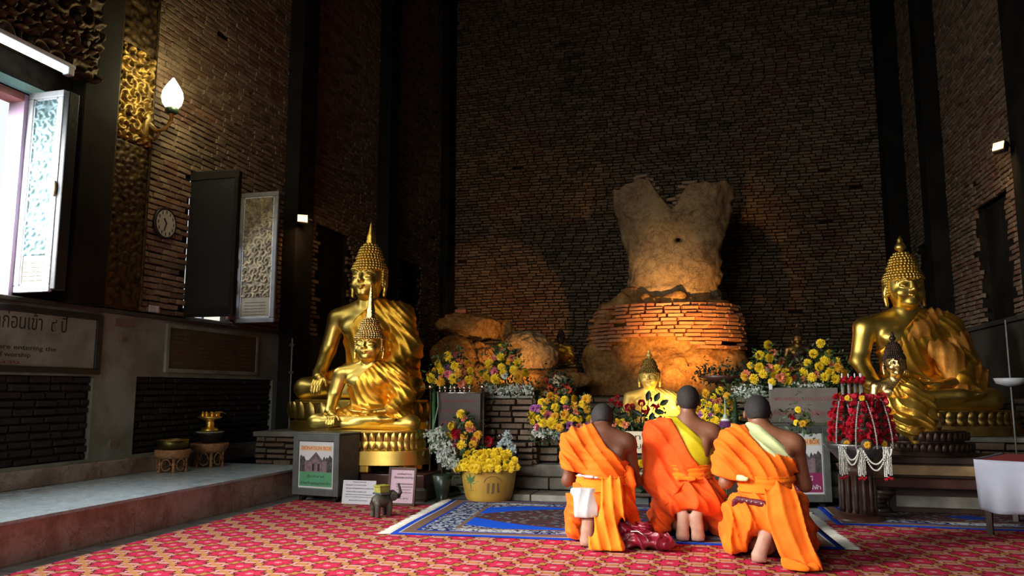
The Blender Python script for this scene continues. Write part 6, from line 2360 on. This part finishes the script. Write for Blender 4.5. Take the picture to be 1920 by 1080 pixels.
A = arrangement
A('yellow and pink cone of flowers above the brown notice panel at the altar', (805, 897, 655, 722), 7.95,
  [(845, 668, 'y'), (850, 675, 'y'), (861, 666, 'p'), (829, 682, 'y'), (832, 688, 'y'), (862, 688, 'y', 1.15), (868, 679, 's'), (838, 697, 'y', 1.1), (851, 703, 'p', 1.1), (810, 703, 'g'), (816, 710, 'y', 1.2),
   (838, 711, 's'), (837, 716, 'g', 1.1), (861, 710, 'y', 1.3), (875, 699, 's'), (868, 700, 'g'), (887, 696, 'y'), (886, 713, 'y', 1.1), (876, 720, 's'), (845, 690, 'm', .8), (822, 695, 'g', .8), (880, 680, 'g', .8)], 1, .047, base=1.07)
A('yellow and pink cone of flowers with cascading white blooms on the brick pier', (905, 995, 645, 718), 8.2,
  [(944, 651, 'y'), (947, 659, 's'), (944, 670, 'y', 1.1), (922, 682, 'y'), (975, 680, 'y'), (948, 690, 'y', 1.1), (926, 692, 'g'), (935, 698, 'p', 1.1), (952, 698, 'y'), (969, 694, 'y', 1.1), (988, 699, 'y', 1.1),
   (908, 700, 'y'), (920, 706, 'y', 1.1), (938, 711, 'y', 1.25), (978, 708, 'g', 1.25), (958, 680, 'g', .8), (965, 672, 's', .8), (932, 672, 's', .8), (955, 705, 'w', .9)], 2, .047, base=1.03,
  whites=[(905, 930, 720, 740), (928, 960, 722, 745), (955, 980, 720, 742), (980, 1000, 722, 740)])
A('bunch of orange-red and cream gerberas beside the white-edged arrangement', (1018, 1074, 700, 745), 8.45,
  [(1028, 715, 'G', 1.2), (1045, 709, 'c'), (1037, 714, 'c'), (1046, 721, 'c', 1.1), (1056, 712, 'c'), (1062, 722, 'G', 1.2), (1035, 728, 'G'), (1048, 733, 'G'), (1027, 738, 'c', .8), (1060, 734, 'c'), (1068, 731, 'G', .9), (1040, 703, 'G', .8)], 3, .043, base=.57, shape='dome', leafm=LEAF_D)
A('broad mound of yellow and mauve flowers with white edging left of the bowed monk', (995, 1112, 738, 802), 7.9,
  [(1002, 778, 'y', 1.3), (1015, 765, 'm'), (1026, 769, 'y', 1.2), (1034, 779, 'p', 1.2), (1026, 791, 'y', 1.2), (1043, 792, 'y', 1.3), (1046, 763, 'y'), (1048, 779, 'g'), (1062, 787, 'y', 1.1), (1045, 748, 'g', 1.1),
   (1065, 776, 'g'), (1079, 747, 'y'), (1102, 748, 'g', 1.1), (1103, 767, 'g', 1.1), (1080, 760, 'g', .9), (1090, 785, 'y'), (1075, 796, 'm'), (1108, 785, 'y'), (1058, 800, 'g', .9), (1020, 754, 'y'), (1085, 772, 's', .8), (1030, 752, 'g', .8), (1062, 750, 'y')], 4, .045, base=.565, shape='dome',
  whites=[(1000, 1040, 800, 820), (1035, 1075, 802, 822), (1070, 1110, 804, 820)], n_auto=14)
A('red and yellow flowers rising behind the large ochre pot', (838, 908, 772, 842), 7.55,
  [(868, 776, 'y'), (874, 785, 's', .8), (853, 798, 'y', 1.1), (864, 811, 'r', 1.3), (884, 797, 'g', 1.1), (887, 803, 's', 1.1), (877, 817, 'g', 1.1), (848, 819, 'y', 1.1), (858, 830, 'p', 1.1), (900, 815, 'g', 1.1), (874, 833, 'y', 1.1), (895, 824, 's'), (866, 842, 'r'), (893, 832, 'g'), (915, 828, 'r', 1.1)], 5, .046, base=.07, n_leaf=40)
A('mound of yellow and mauve flowers right of the middle monk', (1306, 1388, 728, 800), 7.9,
  [(1325, 738, 'g'), (1338, 744, 'y', .9), (1318, 755, 'y', .9), (1347, 752, 's'), (1330, 760, 'y', 1.1), (1344, 765, 'y', 1.1), (1368, 755, 'y', .9), (1324, 773, 'y', 1.1), (1346, 776, 'g', 1.1), (1358, 774, 'y', 1.1), (1333, 782, 'm', 1.1), (1342, 788, 'y', 1.4),
   (1322, 788, 'y', 1.1), (1334, 752, 'p', .9), (1310, 768, 'g'), (1316, 778, 'm', .8), (1375, 768, 'g', .8), (1362, 742, 'g', .8)], 6, .045, base=.565, shape='dome', whites=[(1316, 1342, 794, 808)], n_auto=8)
A('yellow and salmon flowers with white hydrangea edge on the right pier above the right monk', (1388, 1496, 648, 720), 8.42,
  [(1439, 647, 'y'), (1424, 667, 'y', 1.1), (1450, 661, 's', 1.1), (1441, 672, 'y', 1.1), (1407, 686, 'y'), (1423, 690, 'y', 1.2), (1441, 692, 's', 1.1), (1455, 692, 'y', 1.1), (1430, 702, 'y', 1.0), (1448, 703, 'y'), (1413, 711, 'y', 1.1), (1400, 703, 's', 1.2),
   (1445, 717, 'y'), (1461, 709, 's', 1.1), (1471, 700, 'y', 1.1), (1474, 714, 'y', 1.1), (1480, 693, 's', .8), (1462, 678, 's'), (1485, 710, 's', .9), (1396, 706, 'g')], 7, .045, base=1.05,
  whites=[(1376, 1402, 722, 742), (1392, 1418, 730, 750), (1410, 1432, 722, 742)])
A('yellow and salmon flowers above the inscribed plate beside the garland stand', (1492, 1592, 648, 722), 8.42,
  [(1537, 645, 'y'), (1524, 664, 'y', 1.1), (1552, 663, 'y', 1.1), (1544, 677, 'y', 1.2), (1512, 681, 'y', 1.0), (1533, 688, 'y', 1.1), (1566, 678, 'y', 1.1), (1568, 690, 'g', 1.1), (1553, 698, 'y', 1.1), (1505, 699, 'y', 1.1), (1520, 708, 'y', 1.2), (1543, 707, 'y', 1.1),
   (1562, 711, 'y', 1.1), (1528, 703, 's', .9), (1556, 686, 's', .9), (1580, 700, 'g', .9), (1504, 712, 's', .9), (1575, 712, 's', .9)], 8, .045, base=1.05, whites=[(1475, 1505, 718, 728), (1500, 1545, 718, 728)])
A('small sprig of yellow and red flowers on top of the right donation box', (1482, 1522, 765, 796), 7.35,
  [(1496, 768, 'y', .9), (1486, 782, 'r', .7), (1512, 793, 'y', 1.1), (1504, 794, 'g', .9), (1492, 792, 'y', .7)], 9, .036, base=.776, n_leaf=14, vase=False)
A('orange flowers beside the right shoulder of the bowed monk', (1150, 1182, 785, 802), 7.75, [(1158, 790, 'g'), (1166, 793, 'g'), (1174, 797, 's'), (1152, 797, 's')], 10, .038, base=.5, n_leaf=10)
A('low posy of yellow and white flowers on the floor between the left and middle monks', (1186, 1218, 866, 896), 7.3,
  [(1203, 869, 'y', 1.1), (1197, 880, 's'), (1210, 881, 'p', .9), (1192, 876, 'w'), (1205, 888, 'w'), (1214, 872, 'w', .8)], 11, .038, base=.17, n_leaf=24, whites=[(1188, 1216, 888, 902)])
stl = thing('low_stool', 'low dark stool carrying the small posy between the left and middle monks', 'stool', (at(1202, 900, Y=7.3).x, 7.3, 0))
MB().box(-.14, .14, -.12, .12, .14, .17, .006).build('top', WOOD_D, stl)
for sx in (-1, 1):
    for sy in (-1, 1):
        MB().box(sx * .11 - .014, sx * .11 + .014, sy * .09 - .014, sy * .09 + .014, 0, .14, .003).build('leg', WOOD_D, stl)
A('spray of yellow flowers low beside the right monk on the left', (1350, 1372, 815, 880), 7.25, [(1358, 829, 'y'), (1352, 840, 'y'), (1360, 852, 'y', .9), (1354, 868, 'y', 1.1), (1362, 880, 'g', 1.1)], 12, .040, base=.0, n_leaf=20)

# foliage in the dish, red roses with broad leaves, white cascade
leaves(dp, [(RNG.uniform(-.24, .24), RNG.uniform(-.12, .12), zz + .05 + RNG.uniform(0, .03)) for _ in range(70)], .05, LEAF_D, 3)
rs = thing('red_roses', 'potted red roses with broad dark leaves in front of the bright golden bust', 'flowers', (at(1200, 800, Y=8.5).x, 8.5, .565), 0)
MB().lathe([(.10, 0), (.13, .10), (.12, .10), (.03, .06)], 18).build('pot', WOOD_D, rs, True)
stem = MB()
lp_ = []
rr = np.random.default_rng(4)
for (x_, y_, s_) in [(1147, 752, .9), (1158, 758, 1.1), (1164, 757, .9), (1178, 764, 1.2), (1186, 762, .9), (1203, 756, 1.2), (1210, 767, 1.4), (1226, 765, 1.3), (1217, 749, 1.0), (1157, 745, .8), (1236, 760, .7)]:
    q = at(x_, y_, Y=8.38)
    X_, Z_ = q.x - rs.location.x, q.z - .565
    part('rose', FL['r'][1][0], rs, loc=(X_, -.12, Z_), rot=(R(-25), rr.uniform(0, 6), rr.normal(0, .3)), scale=.038 * s_)
    stem.tube([(X_, -.11, Z_), (X_ * .6, -.06, Z_ * .6), (X_ * .2, 0, .08)], .005, 5, cap=False)
    lp_.append((X_, -.08, Z_ - .05))
stem.build('stems', STEM, rs, kind='stuff')
for k, (x_, y_, a_) in enumerate([(1245, 755, 30), (1196, 775, 150), (1236, 772, -10), (1216, 742, 80), (1170, 778, 200), (1222, 782, 250), (1150, 775, 150), (1232, 745, 60)]):
    q = at(x_, y_, Y=8.36)
    c_, s_ = math.cos(R(a_)), math.sin(R(a_))
    pts = [(-.5, 0), (-.25, .22), (.05, .28), (.35, .16), (.55, 0), (.35, -.16), (.05, -.28), (-.25, -.22)]
    vs = [((u * c_ - v * s_) * .11, -.03 * abs(v) * 3 + .01 * u, (u * s_ + v * c_) * .11) for u, v in pts] + [(0, .012, 0)]
    part('leaf', mesh_from('leaf', vs, [(i, (i + 1) % 8, 8) for i in range(8)], LEAF_D, True), rs, loc=(q.x - rs.location.x, -.14, q.z - .565))
leaves(rs, [(RNG.uniform(-.34, .30), RNG.uniform(-.1, .1), RNG.uniform(.02, .24)) for _ in range(60)], .07, LEAF_D, 13)

wc = thing('white_flower_spray', 'drooping silvery white artificial flowers left of the large ochre pot', 'flowers', (at(830, 850, Y=7.4).x, 7.4, .0), 0)
MB().lathe([(.08, 0), (.05, .02), (.07, .1), (.10, .25), (.08, .26), (.02, .2)], 16).build('vase', mat('grey_vase', (.03, .04, .03), None, 5, .3), wc, True)
WS = petal_mat('silver_petal', (.50, .54, .48), (.34, .40, .28))
blossoms(wc, [(lambda a, b_: (a.x - wc.location.x, -.05, a.z, .07, .04, .05))(at(px_, py_, Y=7.4), 0) for px_, py_ in [(812, 815), (825, 812), (820, 832), (835, 830), (842, 845), (850, 858), (828, 850), (855, 870), (838, 862)]], 620, .017, WS, 5)
leaves(wc, [(lambda a: (a.x - wc.location.x, .0, a.z))(at(px_ + RNG.uniform(-8, 8), py_ + RNG.uniform(-8, 8), Y=7.4)) for px_, py_ in [(812, 825), (830, 825), (835, 845), (848, 860), (855, 875), (862, 860)] * 4], .07, LEAF, 15)

# chrysanthemums in the big pot
rr = np.random.default_rng(44)
n_ = 0
pl_ = []
for k in range(400):
    x_, y_ = rr.uniform(856, 976), rr.uniform(840, 874)
    v = 1 - (y_ - 840) / 34
    if abs(x_ - 915) > 60 * (1 - .55 * v ** 1.5) or any(math.hypot(x_ - a, (y_ - b_) * 1.1) < 7.2 for a, b_ in pl_):
        continue
    pl_.append((x_, y_))
    q = at(x_, y_, Y=PT.y + .0)
    X_, Z_ = q.x - pt.location.x, q.z - .022
    part('chrysanthemum', FL['y'][1][k % 3], pt, loc=(X_, -.31 + .16 * v + .15 * (X_ / .3) ** 2, max(Z_, .34) if abs(X_) < .26 else Z_), rot=(R(-25) - v * R(20), rr.uniform(0, 6), X_ * 1.5), scale=.048 * rr.uniform(.85, 1.15))
leaves(pt, [(rr.uniform(-.25, .25), rr.uniform(-.12, .1), rr.uniform(.36, .42)) for _ in range(40)], .06, LEAF, 16)
blossoms(pt, [(lambda a: (a.x - pt.location.x, -.02, a.z - .022, .035, .03, .05))(at(px_, py_, Y=PT.y + .1)) for px_, py_ in [(952, 812), (946, 822), (955, 828), (938, 832), (962, 838), (932, 842)]], 260, .013, petal_mat('silver_statice', (.40, .47, .47), (.28, .35, .34)), 21, 'dried_silver_flowers')

# ---- purple cone offering with fern
q = at(1362, 830, Y=7.55)
pc = thing('cone_offering', 'purple and white cone-shaped flower offering with a thin spire beside the right monk', 'offering', (q.x, 7.55, 0))
z0_, z1_, z2_ = at(1362, 832, Y=7.55).z, at(1362, 786, Y=7.55).z, at(1362, 745, Y=7.55).z
MB().box(-.12, .12, -.1, .1, 0, z0_ - .1, .01).build('stand', WOOD_D, pc)
MB().lathe([(.085, z0_ - .1), (.078, z0_ - .01), (.072, z0_ + .012)], 20).build('white_band', mat('white_buds', (.62, .64, .62), (.5, .54, .5), 60, .6, bstr=.8, bscale=120), pc, True)
MB().lathe([(.068, z0_ + .012), (.062, z1_ - .06), (.048, z1_ - .015), (.03, z1_)], 20).build('purple_cone', mat('purple_petals', (.11, .012, .10), (.06, .008, .06), 70, .7, bstr=1.0, bscale=140), pc, True)
MB().lathe([(.032, z1_), (.026, z1_ + .02), (.008, z1_ + .06), (.004, z2_)], 12).build('spire', mat('pale_spire', (.35, .45, .35), (.3, .34, .2), 30, .5), pc, True)
MB().lathe([(.05, z1_ - .02), (.035, z1_ + .004)], 16, cap=False).build('collar', PAPER, pc, True)
fn = thing('fern_cone', 'dark green folded-leaf cone behind the purple offering', 'offering', (at(1380, 800, Y=7.72).x, 7.72, .565 if False else 0))
MB().box(-.08, .08, -.06, .06, 0, z0_ - .02, .01).build('stand', WOOD_D, fn)
fm = MB()
for k in range(11):
    zz_ = z0_ + k * (z2_ - z0_) / 11
    r_ = .085 * (1 - k / 13)
    for j in range(12):
        a = 2 * PI * (j + .5 * (k % 2)) / 12
        fm.add([(r_ * .6 * math.cos(a - .2), r_ * .6 * math.sin(a - .2), zz_), (r_ * .6 * math.cos(a + .2), r_ * .6 * math.sin(a + .2), zz_), (r_ * 1.25 * math.cos(a), r_ * 1.25 * math.sin(a), zz_ + .035)], [(0, 1, 2)])
fm.build('folded_leaves', LEAF, fn, kind='stuff')
MB().lathe([(.06, z0_ - .02), (.05, z0_ + .05), (.008, z2_)], 12).build('core', LEAF_D, fn, True)

# ================================================================== garland stand
GY = 7.2
q = at(1610, 955, Y=GY)
gs = thing('garland_stand', 'tall turned stand with three domes of red roses, bead strings and white jasmine tassels', 'offering', (q.x, GY, 0))
zA = lambda y: at(1612, y, Y=GY).z
sc = 1 / ppm(GY) * 1.0
wx = lambda x: at(x, 800, Y=GY).x - q.x
# baluster
MB().lathe([(.20, .0), (.21, .02), (.19, .045), (.15, .06)], 28).build('base', WOOD_R, gs, True)
MB().lathe([(.15, .055), (.13, .09), (.125, zA(885) - .01), (.16, zA(870))], 28).build('pillar', WOOD_R, gs, True)
for k in range(14):
    a = 2 * PI * k / 14
    MB().lathe([(.014, .08), (.02, .12), (.014, .16), (.018, .22), (.012, zA(890))], 8, (.135 * math.cos(a), .135 * math.sin(a), 0)).build('spindle', WOOD_D, gs, True)
MB().lathe([(.08, zA(870)), (.14, zA(862)), (.22, zA(842)), (.26, zA(832)), (.25, zA(830)), (.06, zA(845))], 32).build('silver_bowl', mat('aged_silver', (.35, .35, .33), None, 8, .3, .9), gs, True)
RED = FL['r'][1][0]
rr = np.random.default_rng(77)
for di, (cx_, cy_, rw) in enumerate([(wx(1580), -.03, .118), (wx(1613), -.13, .125), (wx(1648), -.02, .115)]):
    zb_, zt_ = zA(825), zA(748)
    MB().lathe([(rw * .75, zb_), (rw * .82, zb_ + .06), (rw * .7, zb_ + (zt_ - zb_) * .6), (rw * .25, zt_)], 18, (cx_, cy_, 0)).build('leaf_dome', LEAF_D, gs, True)
    rows_ = 7
    for i in range(rows_):
        f = i / (rows_ - 1)
        zz_ = zb_ + .02 + f * (zt_ - zb_)
        rr0 = rw * (.92 - .55 * f ** 1.6)
        n_ = max(3, int(2 * PI * rr0 / .060))
        for j in range(n_):
            a = 2 * PI * (j + .5 * (i % 2)) / n_
            if math.sin(a) > .35:
                continue
            part('rose', RED, gs, loc=(cx_ + rr0 * math.cos(a), cy_ + rr0 * math.sin(a), zz_ + rr.normal(0, .006)), rot=(R(-15) - f * R(30), rr.uniform(0, 6), a + PI / 2), scale=.037 * rr.uniform(.85, 1.15))
    part('chrysanthemum', FL['g'][1][0], gs, loc=(cx_ + (.0), cy_ - rw - .03, zA(830)), rot=(0, 0, 0), scale=.032)
    MB().lathe([(.04, 0), (.05, .006), (.04, .012)], 20).build('ring', WOOD_D, gs, True, loc=(cx_, cy_ - rw - .015, zA(830)), rot=(PI / 2, 0, 0))
    # bead strings running from the top down the dome
    for sgn in (-1, 1):
        pts = []
        for j in range(30):
            f = j / 29
            zz_ = zt_ + .02 - f * (zt_ - zb_ + .07)
            w_ = rw * (.22 + .80 * math.sin(min(1, f * 1.05) * PI / 2) ** .9)
            pts.append((cx_ + sgn * w_ * (.62 if f > .1 else .4), cy_ - w_ * .82 - .02, zz_))
        bm_ = MB()
        for p_ in pts:
            bm_.ball(p_, .0085, 6, 4)
        bm_.build('bead_string', mat('pearl', (.42, .42, .38), None, 5, .25, .3), gs, True, kind='stuff')
for k in range(5):                               # upright buds wrapped in foil at the top
    x_ = wx([1578, 1590, 1602, 1614, 1612][k]) + .02
    zz_ = zA(716)
    MB().tube([(x_, -.03, zA(750)), (x_, -.03, zz_)], .014, 8).build('foil_stem', mat('foil', (.32, .33, .3), None, 40, .3, .8, bstr=.8), gs, True)
    part('rose', RED, gs, loc=(x_, -.05, zz_ + .0), rot=(R(-40), 0, 0), scale=.028)
    part('rose', RED, gs, loc=(x_ + .02, -.04, zz_ + .03), rot=(R(-60), 0, 0), scale=.022)
    MB().lathe([(.005, 0), (.006, .03), (.001, .04)], 6, (x_, -.03, zz_ + .035)).build('tip', PAPER, gs)
for px_ in (1585, 1612):
    part('chrysanthemum', FL['y'][1][0], gs, loc=(wx(px_), -.20, zA(746)), scale=.026)
# jasmine tassels and swags
JAS = mat('jasmine', (.66, .66, .58), (.55, .55, .48), 20, .5)
for px_ in (1570, 1603, 1650):
    for j in range(5):
        bm_ = MB()
        x_ = wx(px_) + (j - 2) * .013
        L0, L1 = zA(835), zA(888) + rr.uniform(-.01, .01)
        n_ = int((L0 - L1) / .012)
        for i in range(n_):
            bm_.ball((x_ + rr.normal(0, .001), -.24 + abs(j - 2) * .006, L0 - i * .012), (.0068, .0068, .0075), 6, 4)
        bm_.build('jasmine_strand', JAS, gs, True, kind='stuff')
        part('rose', RED, gs, loc=(x_, -.24, L1 - .01), rot=(R(60), 0, 0), scale=.014)
for (xa, xb, dz) in [(1572, 1600, .09), (1572, 1600, .13), (1606, 1650, .12), (1606, 1650, .17), (1650, 1658, .05)]:
    bm_ = MB()
    n_ = 26
    for i in range(n_ + 1):
        f = i / n_
        bm_.ball((wx(xa) + (wx(xb) - wx(xa)) * f, -.245, zA(838) - dz * 4 * f * (1 - f)), .0075, 6, 4)
    bm_.build('jasmine_swag', JAS, gs, True, kind='stuff')

# ================================================================== left ledge: stools and bowls
def wicker_stool(label, xy, W, H, flare=0.0, n=6):
    t = thing('wicker_stool', label, 'stool', (xy[0], xy[1], .29), 0, 'wicker stools on the marble ledge')
    r_ = W / 2
    MB().lathe([(r_ * .92, H * .62), (r_ * (1.0 + flare * .4), H * .78), (r_ * (1 + flare), H * .97), (r_ * (.98 + flare), H), (r_ * .2, H * .99)], 36).build('seat', WICKER, t, True)
    for k in range(n):
        a = 2 * PI * (k + .25) / n
        c, s_ = math.cos(a), math.sin(a)
        MB().tube([(c * r_ * .86, s_ * r_ * .86, H * .66), (c * r_ * .80, s_ * r_ * .80, H * .35), (c * r_ * .86, s_ * r_ * .86, 0)], [.017, .014, .016], 8).ball((c * r_ * .81, s_ * r_ * .81, H * .35), .022, 8, 6).build('leg', WICKER, t, True)
        a2 = a + PI / n
        arc = [(math.cos(a2 + R(18) * math.cos(R(u))) * r_ * .85, math.sin(a2 + R(18) * math.cos(R(u))) * r_ * .85, H * (.34 + .26 * math.sin(R(u)))) for u in range(0, 361, 30)]
        MB().tube(arc, .007, 5, cap=False).build('cane_loop', WICKER, t, True)
    return t


s_a = wicker_stool('round wicker stool with a dark bowl on it, left one on the marble ledge', (-5.27, 6.69), .33, .215)
s_b = wicker_stool('flared wicker stool holding the gold offering stand, right one on the marble ledge', (-5.27, 7.27), .34, .24, .16)
bw = thing('alms_bowl', 'dark green-gold lacquer bowl on the left wicker stool', 'bowl', (s_a.location.x, s_a.location.y, .29 + .215))
MB().lathe([(.10, 0), (.135, .015), (.145, .05), (.15, .085), (.14, .088), (.13, .05), (.03, .03)], 32).build('bowl', gold_mat('olive_brass', (.20, .17, .05), (.1, .09, .03), .35, bstr=.1), bw, True)
MB().lathe([(.141, .086), (.151, .092), (.142, .098)], 32, cap=False).build('rim', GOLD_DULL, bw, True)
ts = thing('round_tray', 'pale round tray on a dark bowl standing on the flared wicker stool', 'tray', (s_b.location.x, s_b.location.y, .29 + .24))
MB().lathe([(.06, 0), (.10, .03), (.12, .09), (.13, .105)], 28).build('bowl', BLACK, ts, True)
MB().lathe([(.02, .105), (.135, .108), (.145, .122), (.13, .124), (.02, .118)], 32).build('rim', mat('pale_enamel', (.35, .33, .22), None, 5, .35), ts, True)
go = thing('offering_goblet', 'shiny gold footed goblet heaped with gilt offerings at the dark brick panel', 'goblet', (s_b.location.x - .01, s_b.location.y, .29 + .24 + .122))
MB().lathe([(.085, 0), (.09, .02), (.075, .035), (.045, .05), (.04, .065), (.048, .08), (.04, .10), (.045, .115), (.09, .13), (.125, .15), (.12, .155), (.03, .14)], 32).build('goblet', GOLD, go, True)
for k in range(9):
    a = 2 * PI * k / 9
    MB().lathe([(.010, 0), (.022, .02), (.012, .05), (.001, .062)], 8, (.08 * math.cos(a), .08 * math.sin(a), .148)).build('gilt_bud', GOLD_CLOTH, go, True)
MB().tube([(-.05, -.03, .17), (.05, -.04, .19), (.16, -.04, .205), (.22, -.04, .19)], [.012, .012, .008, .003], 8).build('ladle', GOLD_DULL, go, True)

# ================================================================== cloth-covered box at the right
CT = at(1833, 955, Y=6.7)
cb = thing('cloth_covered_table', 'low white-draped table with a red top at the right edge of the picture', 'table', (CT.x, CT.y, 0), R(-30))
zt_ = at(1833, 861, Y=CT.y).z
n_ = 60
V, F_ = [], []
Wd, Dp = 1.15, .9
per = [(0, Dp)] + [(0, Dp * (1 - i / 20)) for i in range(1, 20)] + [(Wd * i / 40, 0) for i in range(0, 41)] + [(Wd, Dp * i / 20) for i in range(1, 21)]
for j in range(13):
    f = j / 12
    for i, (x_, y_) in enumerate(per):
        o_ = (1 - f) * .055 * (math.sin(i * .55) + .6 * math.sin(i * .23 + 1))
        nx_, ny_ = (-1, 0) if i < 20 else ((0, -1) if i < 61 else (1, 0))
        V.append((x_ + nx_ * (o_ + .01 + .02 * (1 - f)), y_ + ny_ * (o_ + .01 + .02 * (1 - f)), .19 + f * (zt_ - .19)))
m_ = len(per)
for j in range(12):
    for i in range(m_ - 1):
        F_.append((j * m_ + i, j * m_ + i + 1, (j + 1) * m_ + i + 1, (j + 1) * m_ + i))
sk = part('cloth_skirt', mesh_from('cloth_skirt', V, F_, cloth_mat('white_skirting', (.42, .44, .52), (.36, .38, .46)), True), cb)
sk.modifiers.new('s', 'SOLIDIFY').thickness = .006
MB().box(0.02, Wd - .02, .02, Dp - .02, zt_ - .035, zt_ - .005, .006).build('red_top', mat('red_felt', (.30, .012, .01), (.22, .01, .01), 20, .9), cb)
for x_, y_ in ((.06, .06), (Wd - .06, .06), (.06, Dp - .06), (Wd - .06, Dp - .06)):
    MB().box(x_ - .02, x_ + .02, y_ - .02, y_ + .02, 0, zt_ - .035).build('leg', WOOD_D, cb)
